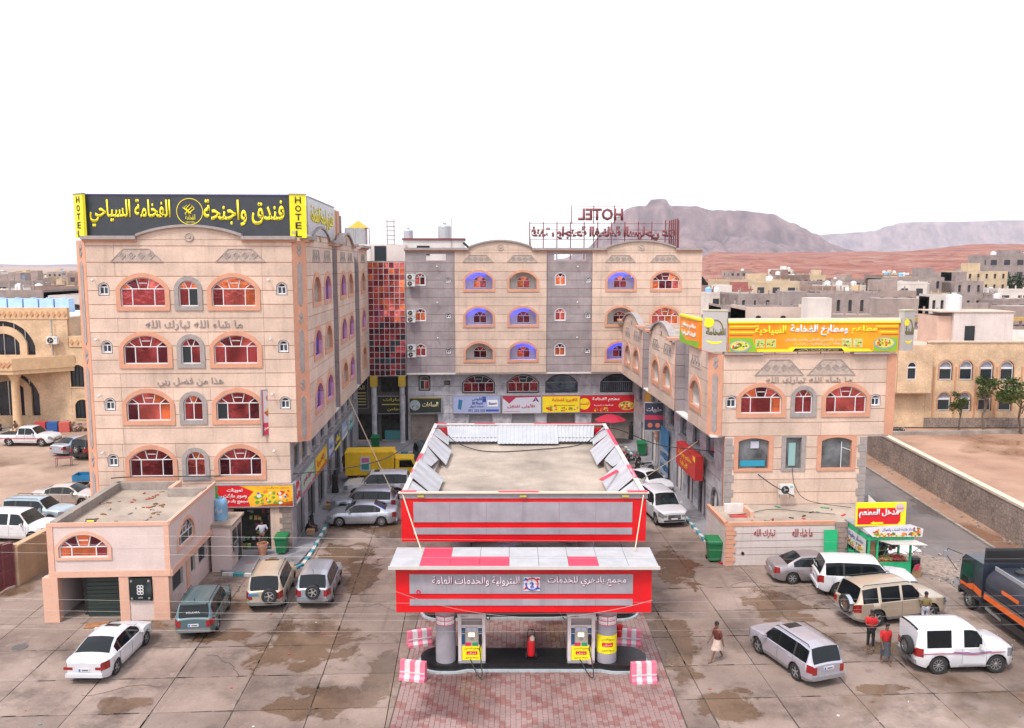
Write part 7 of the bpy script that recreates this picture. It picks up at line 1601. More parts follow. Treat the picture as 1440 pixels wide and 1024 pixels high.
# town
gy = [mat('grey_block_wall', (.32, .26, .245), .9, .2, .5, .3, 6, streak=.3, fine=.15), mat('pinkish_block_wall', (.36, .28, .25), .9, .2, .4, streak=.3, fine=.15), mat('cream_render', (.52, .40, .27), .9, .15, .4, streak=.2), mat('white_render', (.60, .54, .50), .9, .12, .4, streak=.25), mat('brown_block_wall', (.30, .20, .16), .9, .2, .4, streak=.3, fine=.15)]
winv = mat('far_window_dark', (.03, .03, .035), .5, .2, 1)
def house(name, label, X, Y, w, d, h, m, nf, nw, yaw=0, arch=False, z=0, near=False, group=None, wfrac=.45, clutter=True, cat='house', tanks=0, seed=0):
    rnd = random.Random(seed + int(X * 7 + Y)); r = thing(name, label, cat, (X, Y, z), yaw, group); r['ox'] = 0.0; r['oy'] = 0.0
    if near:
        F = Fac(r, 0, -d / 2); ops = []; fh = h / nf
        for k in range(nf):
            for j in range(nw):
                u = -w / 2 + w * (j + .5) / nw; ww = w / nw * wfrac; z0 = k * fh + fh * .3; ops.append(Op(u, ww, z0, z0 + fh * (.3 if arch else .42), z0 + fh * .45))
        mb = MB()
        for k in range(nf):
            for p in strips(-w / 2, w / 2, k * fh, (k + 1) * fh, ops): mb.ext(p, -.3, 0)
        F.mb('front_wall', mb, m)
        for o in ops: F.mb('window', MB().ext(o.outline(6), -.34, -.28), winv); F.mb('window_sill', MB().box(o.u - o.w * .6, o.u + o.w * .6, -.08, .05, o.z0 - .12, o.z0 - .01), m)
        MB().box(-w / 2, w / 2, -d / 2 + .34, d / 2, 0, h - .4).build('wall', m, r)
        MB().box(-w / 2, -w / 2 + .2, -d / 2 + .3, d / 2, 0, h).box(w / 2 - .2, w / 2, -d / 2 + .3, d / 2, 0, h).build('side_wall', m, r)
    else:
        MB().box(-w / 2, w / 2, -d / 2, d / 2, 0, h).build('wall', m, r); q = MB(); fh = h / nf
        for k in range(nf):
            for j in range(nw):
                u = -w / 2 + w * (j + .5) / nw; ww = w / nw * wfrac; z0 = k * fh + fh * .35; q.box(u - ww / 2, u + ww / 2, -d / 2 - .06, -d / 2 + .02, z0, z0 + fh * .42)
                if rnd.random() < .5: q.box(-w / 2 - .05, -w / 2 + .02, -d / 2 + d * (j + .3) / nw, -d / 2 + d * (j + .6) / nw, z0, z0 + fh * .42)
        o = q.build('windows', winv, r); o['kind'] = 'stuff'
        q = MB(); q.box(-w / 2 - .05, w / 2 + .05, -d / 2 - .05, -d / 2 + .25, h, h + .7).box(-w / 2 - .05, -w / 2 + .25, -d / 2 + .25, d / 2, h, h + .7); q.build('parapet', m, r)
    if rnd.random() < .6: a = rnd.uniform(-w * .3, w * .2); MB().box(a, a + w * .25, -d * .1, d * .3, h, h + 2.4).build('stair_head', m, r)
    q = MB()
    for k in range(int(w / 2) if clutter else 0): a = -w / 2 + .3 + k * 2; q.box(a, a + .25, -d / 2 + .05, -d / 2 + .3, h, h + rnd.uniform(.5, 1.6))
    if clutter: q.build('column_stubs', m, r)['kind'] = 'stuff'
    for k in range(tanks): a = rnd.uniform(-w * .4, w * .4); MB().lathe([(.9, 0), (.9, 1.5), (.3, 1.9), (1e-6, 1.9)], (a, 0, h), 10).build('water_tank', tankw if rnd.random() < .6 else flat((.2, .42, .65)), r)
    return r
house('unfinished_house', 'long low pale block building with a row of small dark arches behind the orange sign', 58, 140, 26, 10, 8.8, gy[1], 1, 14, -.12, True, near=True, wfrac=.32, clutter=True, seed=1)
house('unfinished_house', 'grey unfinished building with square openings and blue banner below its windows', 80, 196, 21, 9, 10.8, gy[1], 2, 7, -.05, near=True, wfrac=.5, seed=2, cat='house')
house('grey_house', 'tall grey unfinished house right of centre on the hill foot', 109, 238, 17, 10, 13.2, gy[0], 3, 5, .0, near=True, wfrac=.25, seed=3, tanks=0)
house('grey_house', 'grey block with tall narrow openings right of the tall grey house', 121, 232, 8, 9, 12.2, gy[0], 3, 3, .1, near=True, wfrac=.3, seed=4)
house('apartment_house', 'yellow apartment house with rows of windows beside the dark trees', 141, 262, 15, 10, 12.6, gy[2], 4, 6, .0, z=2, near=True, wfrac=.3, clutter=False, seed=5, tanks=1)
house('grey_house', 'grey house on the slope at the top right edge', 168, 290, 22, 12, 12, gy[0], 3, 5, z=7, near=False, seed=6, tanks=2)
house('grey_house', 'long dark grey two storey block behind the restaurant wing roof', 62, 186, 30, 14, 10.6, gy[0], 2, 12, .03, near=True, wfrac=.3, seed=7)
house('grey_house', 'grey wall of unfinished rooms with painted rings, left of the arches', 47, 160, 18, 10, 9.3, gy[0], 2, 6, 0, near=True, wfrac=.25, seed=8)
house('water_tower_block', 'small white double tank block on open legs right of the yellow signpost', 73.5, 148, 4.2, 4, 11.6, gy[3], 3, 3, 0, near=True, wfrac=.4, clutter=False, seed=9, cat='building')
house('red_walled_house', 'low house with long red wall, just right of the back wing', 62, 236, 16, 10, 9.4, mat('red_render', (.34, .12, .10), .9, .15, .5), 2, 6, 0, seed=10, tanks=1)
house('white_block', 'white and beige roof rooms just right of the back wing, above the restaurant sign', 31.0, 101, 8.5, 7, 11.9, mat('pale_beige_render', (.56, .44, .38), .85, .12, .6, streak=.25), 3, 3, 0, near=True, wfrac=.22, clutter=False, seed=11, cat='house', tanks=0)
house('white_block', 'low white parapet house in front of the beige roof rooms', 30.5, 93.5, 10.5, 5, 10.7, gy[3], 3, 4, 0, near=True, wfrac=.15, clutter=False, seed=12)
house('market_hall', 'long low hall with yellow beam roof edge behind the white tank villa', 66, 118, 46, 10, 8.6, gy[1], 2, 16, .02, near=True, wfrac=.4, seed=14, cat='building')
MB().box(-22, 24, -5.4, -4.9, 9.3, 9.75).build('roof_beam', mat('ochre_beam', (.48, .30, .08), .8, .2, 1), [o for o in COL.objects if o.name.startswith('market_hall')][0])
house('cream_house', 'cream flat roofed house with pale dome tank on the red hill foot', 72, 262, 22, 9, 11.4, gy[2], 2, 6, 0, seed=15, tanks=1)
house('low_white_house', 'low white flat house between grey blocks near the red hill', 96, 250, 14, 8, 10.0, gy[3], 2, 5, 0, seed=16, tanks=2)
house('white_store', 'white flat roofed store with one dark window behind the left villa', -54.4, 110, 6.2, 8, 12.9, gy[3], 3, 1, 0, near=True, wfrac=.3, clutter=False, seed=17)
house('pink_annexe', 'pale stepped roof block touching the hotel edge behind the left villa', -47.5, 104, 6, 8, 11.2, gy[3], 3, 2, 0, near=True, wfrac=.12, clutter=False, seed=18)
for i in range(7):
    X = -61 + i * 1.75; t = thing('roof_tank', 'pale blue square water tank in the row on the left villa roof', 'water tank', (X, 96.5, 11.4), 0, 'blue roof tanks'); MB().bbox((0, 0, .75), (1.6, 1.3, 1.5), None, 0, .95).lathe([(.3, 1.5), (.3, 1.62), (1e-6, 1.62)], n=8).build('tank_body', mat('pale_blue_tank', (.36, .52, .72), .5, .1, 1), t)
ds = [('left', -92, 150, 34, 13.2, 2, 10, 0), ('x', -66, 158, 16, 12.6, 3, 6, 4), ('x', -45, 176, 12, 11, 2, 5, 1)]
house('ruined_wall_house', 'long grey unfinished house with square openings behind the blue tanks', -96, 150, 34, 12, 12.4, gy[0], 2, 14, 0, near=True, wfrac=.35, seed=21, tanks=2)
house('ruined_wall_house', 'brown unfinished house nearer the hotel edge behind the blue tanks', -78, 168, 26, 12, 12.6, gy[4], 2, 9, 0, near=True, wfrac=.35, seed=22, tanks=2)
rt = random.Random(77); cnt = 0
def lb_(mi, h, w, Y, side): return 'distant %s %s%s house %s' % ('one storey' if h < 5.5 else 'two storey' if h < 9.3 else 'three storey', 'wide ' if w > 14 else 'narrow ', ctext(mi), ('far out on the plain left of the hotel' if Y > 550 else 'in the nearer town left of the hotel') if side else ('on the red hill slope' if Y > 380 else 'in the town below the red hill'))
def ctext(m): return {0: 'grey', 1: 'pinkish grey', 2: 'cream', 3: 'white', 4: 'brown'}[m]
for i in range(260):
    side = rt.random() < .36
    Y = rt.uniform(200, 900) if side else rt.uniform(205, 520)
    ax = rt.uniform(-730, -575) if side else rt.uniform(290, 760)
    X = ax / 1200 * Y * (1.0); w = rt.uniform(6, 16); mi = rt.choice([0, 1, 2, 4, 3, 1, 2]); h = rt.choice([3.4, 6.5, 6.5, 9.5]) + (rt.uniform(0, 3) if Y < 350 else 0)
    zz = max(0, hh(X, Y) - 1) if not side else 0
    if not side and Y > 400 and rt.random() < .45: continue
    house('town_house', lb_(mi, h, w, Y, side), X, Y, w, rt.uniform(8, 14), h, gy[mi], max(1, int(h / 3.2)), max(2, int(w / 3.2)), rt.uniform(-.5, .5), z=zz, group=lb_(mi, h, w, Y, side), seed=i, tanks=rt.choice([0, 0, 1, 2]), clutter=Y < 400)
for i, (X, Y, h, c, lb) in enumerate([(157, 262, 12, 8, 'broad dark green tree mass right of the yellow apartment house'), (146, 246, 8, 4.5, 'bright green bush tree in front of the yellow apartment house'), (172, 262, 13, 7, 'dark green tree at the far right edge of town'), (165, 250, 9, 6, 'lower green tree between the dark crowns at right'), (84, 255, 8.5, 5, 'small green tree in front of the cream house'), (127, 250, 9, 3.4, 'slim dark tree left of the yellow apartment house')]):
    tree('town_tree', lb, X, Y, h, c, 40 + i, 2600, .62, lf2 if i in (0, 2, 5) else lf1, flat_=.8)
for i, (X, Y, h, c, lb) in enumerate([(63, 112, 2.4, 1.3, 'round green shrub right of the long yellow roof edge')]): tree('shrub', lb, X, Y, h, c, 60 + i, 500, .2, lf1, z=8.6, trunk=False, cat='shrub')
# scrub dots on the left plain as one mass
sc_ = MB(); rs_ = random.Random(8)
for i in range(500):
    Y = rs_.uniform(400, 1400); X = Y * rs_.uniform(-.66, -.45); s_ = rs_.uniform(1.5, 5); sc_.bbox((X, Y, s_ * .3), (s_ * 1.6, s_, s_ * .6), Matrix.Rotation(rs_.random() * 3, 3, 'Z'), rs_.randrange(3), .6)
tag(sc_.build('scrub', [lf2, lf1, gy[4]]), 'distant scrub bushes scattered on the plain at far left', 'scrub', kind='stuff')
# ------------------------------------------------------------------ vehicles
def paint(name, c, rough=.28, metal=.0, dust=.25):
    m = mat(name, c, rough, .06, .8, coat=.6, metal=metal, spec=.5)
    return m
def lerp(a, b, t): return a + (b - a) * t
def interp(P, x):
    if x <= P[0][0]: return P[0][1]
    for (a, b) in zip(P, P[1:]):
        if x <= b[0]:
            t = (x - a[0]) / (b[0] - a[0] + 1e-9); return a[1] + (b[1] - a[1]) * t
    return P[-1][1]
lamp_red = mat('tail_lamp_red', (.26, .006, .008), .15, .1, 8, coat=1); lamp_clear = mat('head_lamp_clear', (.30, .31, .33), .12, .1, 8, coat=1, metal=.3); lamp_amber = mat('lamp_amber', (.7, .2, .01), .2, .1, 8)
chrome = mat('chrome', (.65, .65, .66), .15, 0, metal=1.0); trimblk = mat('black_trim', (.03, .03, .032), .6, .1, 4)
plate_w = mat('plate_white', (.6, .6, .62), .5, 0); plate_b = mat('plate_blue', (.03, .28, .45), .5, 0)
WHEELS = {}
def wheel_meshes(r, w, style):
    k = (r, w, style)
    if k in WHEELS: return WHEELS[k]
    ty = MB().lathe([(r * .62, -w / 2), (r * .9, -w / 2), (r * .985, -w / 2 + .03), (r, -w * .25), (r, w * .25), (r * .985, w / 2 - .03), (r * .9, w / 2), (r * .66, w / 2), (r * .62, w * .3)], (0, 0, 0), 26, 'y').mesh('tyre', rubber, rad(30))
    rm = MB(); rr = r * .64
    rm.lathe([(rr, -w * .3), (rr, w * .38), (rr * .92, w * .40), (rr * .9, w * .1), (rr * .25, w * .12)], (0, 0, 0), 24, 'y')
    bk = MB().lathe([(rr * .95, -.01), (rr * .95, w * .08), (1e-6, w * .08)], (0, 0, 0), 20, 'y')
    n = {'alloy5': 5, 'alloy6': 6, 'steel': 10}[style]
    sp = MB()
    for i in range(n):
        a = 2 * PI * i / n; R = Matrix.Rotation(-a, 3, 'Y'); d = rr * .92
        sp.bbox(R @ Vector((d * .52, w * .24, 0)), (d * .92, .05, rr * (.26 if n <= 6 else .12)), R)
    sp.lathe([(rr * .26, w * .1), (rr * .26, w * .34), (rr * .12, w * .38), (1e-6, w * .38)], (0, 0, 0), 12, 'y')
    rm.add(sp.v, sp.f)
    WHEELS[k] = (ty, rm.mesh('rim', rim, rad(35)), bk.mesh('brake_disc', black))
    return WHEELS[k]
def vehicle(name, label, x, y, yaw, S, group=None, cat='car'):
    """loft body; local +X is the front, origin on the ground under the middle"""
    t = thing(name, label, cat, (x, y, S.get('z0', 0)), yaw, group); P = S['paint']; L, W, H = S['L'], S['W'], S['H']; hl = L / 2
    zb = S.get('clear', .2); belt = S['belt']; xc, xf, xr, xb = S['cowl'], S['ftop'], S['rtop'], S['rbot']   # cowl, windshield top, rear glass top, rear glass bottom
    top = S['top']                                            # silhouette points from rear to front
    wx = (S['rw'], S['fw']); R = S['r']; ra = R * 1.17; zw = R
    suv = S.get('suv', False); tum = S.get('tum', .76)
    base = set(round(v, 3) for v in [-hl, -hl + .04, -hl + .1, -hl + .2, hl - .2, hl - .1, hl - .04, hl, xc, xf, xr, xb])
    q = -hl
    while q < hl: base.add(round(q, 3)); q += .13
    for w_ in wx:
        for k in range(-9, 10): base.add(round(w_ + ra * math.sin(k / 9 * PI / 2), 3))
    doors = S['doors']                                        # list of (x0, x1)
    for d in doors: base.update(round(v, 3) for v in d)
    xs = sorted(v for v in base if -hl <= v <= hl); xs = [xs[0]] + [b for a, b in zip(xs, xs[1:]) if b - a > .012]
    if xs[-1] < hl: xs.append(hl)
    def sec(x):
        e = min(x + hl, hl - x); rc = S.get('round', .5); f = 1 - .23 * max(0, 1 - e / rc) ** 2.4
        if e < .06: f -= .02
        w = W / 2 * f; T = interp(top, x); sh = min(belt + (S.get('kick', .03)) * max(0, -x / hl), T - .045)
        zl = zb + (.10 * max(0, 1 - e / .35) if e < .35 else 0)
        arch = zl
        for w_ in wx:
            if abs(x - w_) < ra: arch = max(arch, zw + math.sqrt(ra * ra - (x - w_) ** 2))
        h = max(0, T - sh); k = min(1, h / (H - belt)); wr = lerp(w * .955, W / 2 * tum, k)
        m1 = max(arch, min(sh - .1, zb + .16)); m2 = max(arch + .01, lerp(zb, sh, .55))
        m2 = min(m2, sh - .04) if arch < sh - .06 else sh - .02
        fl = .02 if any(abs(x - w_) < ra * 1.25 for w_ in wx) and S.get('flare') else 0
        pts = [(w * .93 + fl, arch), (w * .985 + fl, max(arch + .004, m1)), (w + fl * .6, max(arch + .008, m2)), (w * .985, max(arch + .012, sh)), (w * .955, max(arch + .016, sh + .02)), (wr, max(sh + .028, T - .085)), (wr - .085, max(sh + .034, T - .02)), (wr * .5, T + .014), (0, T + .026)]
        return pts
    secs = [sec(x) for x in xs]; n = 9
    V = []
    for x, s in zip(xs, secs):
        V += [(x, yy, z) for yy, z in s] + [(x, -yy, z) for yy, z in s]
    def vi(i, j, side): return i * 18 + (j if side > 0 else 9 + j)
    regs = {}
    def region(i, j, side):
        xm = (xs[i] + xs[i + 1]) / 2; T = interp(top, xm); sl = interp(top, xs[i + 1]) - interp(top, xs[i])
        if j == 4 and xr_side[0] < xm < xr_side[1]:
            for (a, b_) in S['sidewin']:
                if a < xm < b_: return 'side_window'
            return 'pillar_trim' if S.get('blackpillar', True) and S['sidewin'][0][0] < xm < S['sidewin'][-1][1] else 'body'
        if j >= 6 and xf < xm < xc: return 'windshield'
        if j >= 6 and xb < xm < xr: return 'rear_window'
        if S.get('sunroof') and j >= 7 and S['sunroof'][0] < xm < S['sunroof'][1]: return 'sunroof'
        if j <= 3 and j >= 0:
            if j == 2 and xm > hl - S.get('hlen', .38) : return 'headlight'
            if j == 2 and xm < -hl + S.get('tlen', .28): return 'taillight'
            if S.get('clad') and j == 0: return 'cladding'
            for k, (a, b_) in enumerate(doors):
                if a < xm < b_ and j >= (1 if not S.get('clad') else 1): return 'door%d_%d' % (k, side)
        if j >= 4 and xm > xc: return 'hood'
        return 'body'
    xr_side = (min(a for a, b_ in S['sidewin']) - .001, max(b_ for a, b_ in S['sidewin']) + .001)
    for i in range(len(xs) - 1):
        for j in range(n - 1):
            for side in (1, -1):
                f = (vi(i, j, side), vi(i + 1, j, side), vi(i + 1, j + 1, side), vi(i, j + 1, side))
                if side < 0: f = f[::-1]
                regs.setdefault(region(i, j, side), []).append(f)
    for i, rev in ((0, True), (len(xs) - 1, False)):
        loop = [vi(i, j, 1) for j in range(n)] + [vi(i, j, -1) for j in range(n - 2, -1, -1)]
        regs['body'].append(loop if not rev else loop[::-1])
    lowm = S.get('lower') or P
    mm = {'body': P, 'hood': P, 'windshield': gl_car2 if S.get('clearws') else gl_car, 'rear_window': gl_car, 'side_window': gl_car, 'pillar_trim': trimblk if S.get('blackpillar', True) else P, 'headlight': lamp_clear, 'taillight': lamp_red, 'cladding': lowm, 'sunroof': gl_car}
    groups = {}
    for k, F_ in regs.items():
        key = k
        if k.startswith('door'): m = P; nm = 'door'
        else: m = mm[k]; nm = k
        used = sorted({v for f in F_ for v in f}); mp = {v: a for a, v in enumerate(used)}
        if nm in ('side_window', 'headlight', 'taillight', 'pillar_trim', 'sunroof'):
            for sd in (1, -1):
                FF = [f for f in F_ if all((v % 18 < 9) == (sd > 0) for v in f)]
                if not FF: continue
                # split by contiguous x
                FF.sort(key=lambda f: min(f) // 18); runs = []; last = None
                for f in FF:
                    a = min(v // 18 for v in f)
                    if last is None or a > last + 1: runs.append([])
                    runs[-1].append(f); last = a
                for rn in runs:
                    used = sorted({v for f in rn for v in f}); mp = {v: a for a, v in enumerate(used)}
                    MB().add([V[v] for v in used], [[mp[v] for v in f] for f in rn]).build(nm, m, t, smooth=rad(40))
            continue
        o = MB().add([V[v] for v in used], [[mp[v] for v in f] for f in F_]).build(nm, m, t, smooth=rad(50))
        if nm == 'door':
            kk, sd = k[4:].split('_'); a, b_ = doors[int(kk)]; sd = int(sd); hx_ = a + .12 if True else b_
            zz = belt - .12; yy = W / 2 * .992
            MB().bbox((hx_ + .06, sd * (yy + .012), zz), (.17, .03, .03)).build('door_handle', chrome if S.get('chromeh') else P, o)
    # seams
    sm_ = MB()
    for (a, b_) in doors:
        for xx in (a, b_):
            s = sec(xx)
            for sd in (1, -1): sm_.tube([(xx, sd * (p[0] + .003), p[1]) for p in s[1:4]], .006, 4)
    sm_.build('door_seam', black, t)
    # underbody, wheel wells
    MB().box(-hl + .25, hl - .25, -W * .36, W * .36, zb - .02, belt * .86).build('underbody', black, t)
    ty, rm, bk = wheel_meshes(R, S.get('ww', .2), S.get('rim', 'alloy5'))
    for w_ in wx:
        for sd in (1, -1):
            o = obj('wheel', ty, t, (w_, sd * (W / 2 - S.get('ww', .2) / 2 - .02), R), (0, 0, 0 if sd > 0 else PI)); obj('rim', rm, o); obj('brake_disc', bk, o)
    # front and rear details
    fz = interp(top, hl); g = MB(); wf = W * .5 * .78
    if S.get('grille', True):
        gz0, gz1 = fz - (.40 if suv else .3), fz - .1
        g.box(hl - .02, hl + .012, -W * .22, W * .22, gz0, gz1); g.build('grille', trimblk, t); q = MB()
        for k in range(4): q.box(hl + .012, hl + .024, -W * .21, W * .21, gz0 + .02 + k * .075, gz0 + .045 + k * .075)
        q.build('grille_bar', chrome, t)
    for sd in (1, -1): MB().bbox((hl - .015, sd * wf * .84, fz - .17), (.06, W * .15, .15)).build('headlight', lamp_clear, t)
    MB().bbox((hl + .0, 0, zb + .2), (.06, W * .74, .1), None, 0, .96).build('bumper_intake', trimblk, t)
    MB().bbox((hl + .035, 0, zb + .33), (.015, .42, .11)).build('number_plate', plate_w, t)
    tz = interp(top, -hl); z_l = min(tz, belt) - .2
    for sd in (1, -1): MB().bbox((-hl + .012, sd * W * .355, z_l + S.get('tz', 0)), (.05, W * S.get('tw', .10 if suv else .13), S.get('th', .3 if suv else .15))).build('taillight', lamp_red, t)
    pz = S.get('platez', z_l - .06)
    npl = MB().bbox((-hl - .015, S.get('platey', 0), pz), (.02, .46, .13)).build('number_plate', S.get('plate', plate_w), t)
    MB().bbox((-hl - .028, S.get('platey', 0) + .17, pz), (.006, .07, .1)).build('plate_band', flat((.03, .1, .5)), npl); MB().bbox((-hl - .028, S.get('platey', 0) - .05, pz), (.006, .25, .06)).build('plate_digits', flat((.15, .15, .18)), npl)
    MB().bbox((-hl - .02, 0, zb + .22), (.08, W * .84, .15), None, 0, .97).build('rear_bumper', S.get('bumper') or lowm, t)
    # mirrors
    for sd in (1, -1):
        mx = xc - .32; MB().bbox((mx, sd * (W / 2 + .09), belt + .09), (.11, .2, .15), None, 0, .85).build('wing_mirror', S.get('mirror') or P, t)
    wp = MB()
    for yy in (-.05, .5): wp.tube([(xc - .05, -yy, interp(top, xc - .05) + .02), (lerp(xc, xf, .55), -yy - .3, interp(top, lerp(xc, xf, .55)) + .03)], .01, 4)
    wp.build('wiper', black, t)
    if S.get('rails'):
        for sd in (1, -1):
            a, b_ = xr + .1, xf - .12; z_ = H + .05; MB().tube([(a, sd * W / 2 * tum * .92, z_ - .07), (a + .08, sd * W / 2 * tum * .92, z_), (b_ - .08, sd * W / 2 * tum * .92, z_), (b_, sd * W / 2 * tum * .92, z_ - .07)], .02, 5).build('roof_rail', trimblk if S['rails'] == 'b' else steel, t)
    if S.get('spare'):
        sy, sz = S['spare']; o = obj('spare_wheel', ty, t, (-hl - .14, sy, sz), (0, 0, PI / 2)); obj('rim', rm, o)
        if S.get('sparecover'): MB().lathe([(R * 1.03, -.1), (R * 1.03, .1)], (-hl - .13, sy, sz), 22, 'x').build('spare_cover', S['sparecover'], t)
    if S.get('spoiler'): MB().bbox((xr - .06, 0, H - .01), (.22, W * .62, .03)).build('spoiler', P, t)
    if S.get('ant'): MB().tube([(xr + .15, 0, H), (xr + .02, 0, H + .22)], .012, 4).build('aerial', black, t)
    return t
def sedan(L=4.6, W=1.76, H=1.45, **k):
    s = dict(L=L, W=W, H=H, belt=.90, clear=.2, cowl=L * .5 * .46, ftop=L * .5 * .17, rtop=-L * .5 * .36, rbot=-L * .5 * .70, rw=-L * .29, fw=L * .305, r=.32, tum=.70, round=.62)
    hl = L / 2
    s['top'] = [(-hl, .92), (-hl + .08, 1.02), (-hl * .72, 1.055), (-hl * .70, 1.06), (-hl * .52, 1.27), (-hl * .36, H - .03), (-hl * .15, H), (hl * .05, H), (hl * .17, H - .03), (hl * .33, 1.22), (hl * .46, 1.0), (hl * .7, .92), (hl * .9, .80), (hl, .66)]
    s['sidewin'] = [(-hl * .56, -hl * .42), (-hl * .39, -hl * .03), (hl * .01, hl * .33)]
    s['doors'] = [(-hl * .47, -hl * .01), (-hl * .01, hl * .42)]
    s.update(k); return s
def suv(L=4.8, W=1.88, H=1.85, **k):
    hl = L / 2; b = H * .60
    s = dict(L=L, W=W, H=H, belt=b, clear=.3, cowl=hl * .46, ftop=hl * .22, rtop=-hl * .86, rbot=-hl * .965, rw=-L * .285, fw=L * .30, r=.38, suv=True, ww=.25, flare=True, tum=.76, kick=0, round=.5)
    s['top'] = [(-hl, b - .02), (-hl * .965, b + .03), (-hl * .86, H - .05), (-hl * .6, H), (0, H), (hl * .15, H - .01), (hl * .22, H - .05), (hl * .46, b + .06), (hl * .7, b + .02), (hl * .93, b - .04), (hl, b - .15)]
    s['sidewin'] = [(-hl * .86, -hl * .52), (-hl * .47, -hl * .06), (-hl * .01, hl * .36)]
    s['doors'] = [(-hl * .5, -hl * .035), (-hl * .035, hl * .42)]
    s.update(k); return s
def at(px, py): return (px, py)
p_white = paint('white_car_paint', (.58, .58, .61)); p_pearl = paint('pearl_car_paint', (.52, .51, .53)); p_silver = paint('silver_car_paint', (.42, .44, .50), .3, .55); p_silver2 = paint('lilac_silver_car_paint', (.46, .44, .50), .3, .5)
p_teal = paint('grey_teal_car_paint', (.095, .165, .185), .3, .4); p_beige = paint('beige_car_paint', (.50, .42, .33), .32, .3); p_champ = paint('champagne_car_paint', (.48, .39, .30), .3, .4); p_gold = paint('pale_gold_car_paint', (.50, .42, .38), .3, .4)
p_grey = paint('warm_grey_car_paint', (.30, .27, .28), .3, .5); p_dteal = paint('dark_teal_car_paint', (.03, .075, .08), .3, .3); p_black = paint('black_car_paint', (.015, .015, .018), .25); p_ice = paint('ice_blue_car_paint', (.36, .44, .50), .3, .4)
low_g = mat('grey_bumper_plastic', (.16, .16, .165), .6, .1, 3); low_s = mat('silver_lower_paint', (.30, .29, .30), .35, .05, metal=.4)
def head(dx, dy): return math.atan2(dy, dx)
vehicle('parked_car', 'white saloon with black sunroof parked at bottom left in front of the annex', -17.1, 34.8, rad(96) - .12, sedan(4.6, 1.80, 1.42, paint=p_white, sunroof=(.1, .62), tw=.2, th=.11, tlen=.42, rim='alloy5', plate=plate_w))
vehicle('parked_car', 'dusty teal estate car with white writing on its rear glass, beside the annex', -14.55, 38.75, rad(97), suv(4.25, 1.80, 1.62, paint=p_teal, clad=True, lower=low_g, rails='b', spoiler=True, r=.34, ww=.22, clear=.24, ant=True, plate=plate_w))
vehicle('parked_car', 'dusty beige off-roader with spare wheel, middle of three parked by the pavement', -12.2, 41.8, rad(96), suv(4.45, 1.84, 1.80, paint=p_beige, clad=True, lower=low_g, rails='b', spare=(-.28, .92), r=.37, plate=plate_b, platey=.5, platez=.95, bumper=low_g, sunroof=(.12, .4)))
vehicle('parked_car', 'silver off-roader with spare wheel and blue plate, nearest the roadway on the left', -9.85, 42.1, rad(93), suv(4.15, 1.78, 1.72, paint=p_silver, clad=True, lower=low_s, spare=(-.05, .95), r=.35, plate=plate_b, platey=.45, platez=.55, rails=None, ant=True))
vehicle('parked_car', 'silver saloon facing the left pavement, front of the row by the kerb', -9.75, 54.1, rad(180) + PHI, sedan(4.5, 1.72, 1.46, paint=p_silver, rim='steel', tw=.16))
vehicle('parked_car', 'silver estate car parked behind the silver saloon, nose to the left kerb', -10.1, 56.9, rad(177) + PHI, suv(4.4, 1.74, 1.62, paint=p_silver, r=.33, ww=.2, clear=.22))
vehicle('parked_car', 'big white off-roader parked behind the two silver cars near the yellow truck', -9.7, 60.6, rad(180) + PHI, suv(4.9, 1.95, 1.88, paint=p_pearl, r=.41, sunroof=(-.1, .3)))
vehicle('parked_car', 'dark teal hatchback half hidden behind the rear canopy edge', -7.4, 71.5, rad(-75), suv(4.1, 1.70, 1.5, paint=p_dteal, r=.31, ww=.2, clear=.2))
vehicle('parked_car', 'white off-roader with chrome grille facing the camera right of the canopies', 9.95, 55.3, rad(-80), suv(4.8, 1.92, 1.88, paint=p_white, clearws=True, r=.4, lower=p_white, hlen=.45))
vehicle('parked_car', 'white saloon behind the white off-roader near the motorcycles', 10.2, 62.6, rad(-62), sedan(4.5, 1.74, 1.45, paint=p_white))
vehicle('parked_car', 'warm grey saloon parked with its tail towards the pink annex corner, right side', 16.05, 44.2, rad(2), sedan(4.45, 1.72, 1.46, paint=p_grey, rim='alloy6'))
vehicle('parked_car', 'white off-roader with black rear glass between grey saloon and champagne off-roader', 18.05, 42.25, rad(-7), suv(4.85, 1.92, 1.88, paint=p_white, r=.4, rails=None, sunroof=None, plate=plate_w, blackpillar=True, tum=.8))
vehicle('parked_car', 'champagne off-roader with spare wheel and roof rails, a boy leaning on its front', 18.1, 39.25, rad(14), suv(5.0, 1.95, 1.92, paint=p_champ, clad=True, lower=low_s, rails='b', spare=(-.3, 1.05), sparecover=chrome, r=.42, rim='alloy5', blackpillar=False, clearws=True))
vehicle('parked_car', 'silver lilac crossover with open sunroof seen from behind, centre right foreground', 11.9, 34.4, rad(109), suv(4.35, 1.80, 1.62, paint=p_silver2, clad=True, lower=low_s, rails='b', r=.35, ww=.23, clear=.24, sunroof=(-.15, .45), rim='alloy5', plate=plate_w, platez=.82))
lch = vehicle('parked_car', 'white hardtop jeep with spare wheel and maroon side stripes, right foreground', 18.65, 34.3, rad(3), suv(4.15, 1.79, 1.93, paint=p_white, blackpillar=False, clad=False, rim='steel', spare=(-.25, 1.05), rw=-1.15, fw=1.28, r=.39, belt=1.12, cowl=.86, ftop=.42, rtop=-1.98, rbot=-2.05,
    top=[(-2.075, 1.2), (-2.05, 1.86), (-1.98, 1.91), (-1.6, 1.94), (.2, 1.94), (.42, 1.88), (.86, 1.26), (1.5, 1.2), (1.95, 1.12), (2.075, .95)], sidewin=[(-1.75, -.62), (-.08, .62)], doors=[(-.2, .82)], tum=.84, lower=p_white, bumper=low_g))
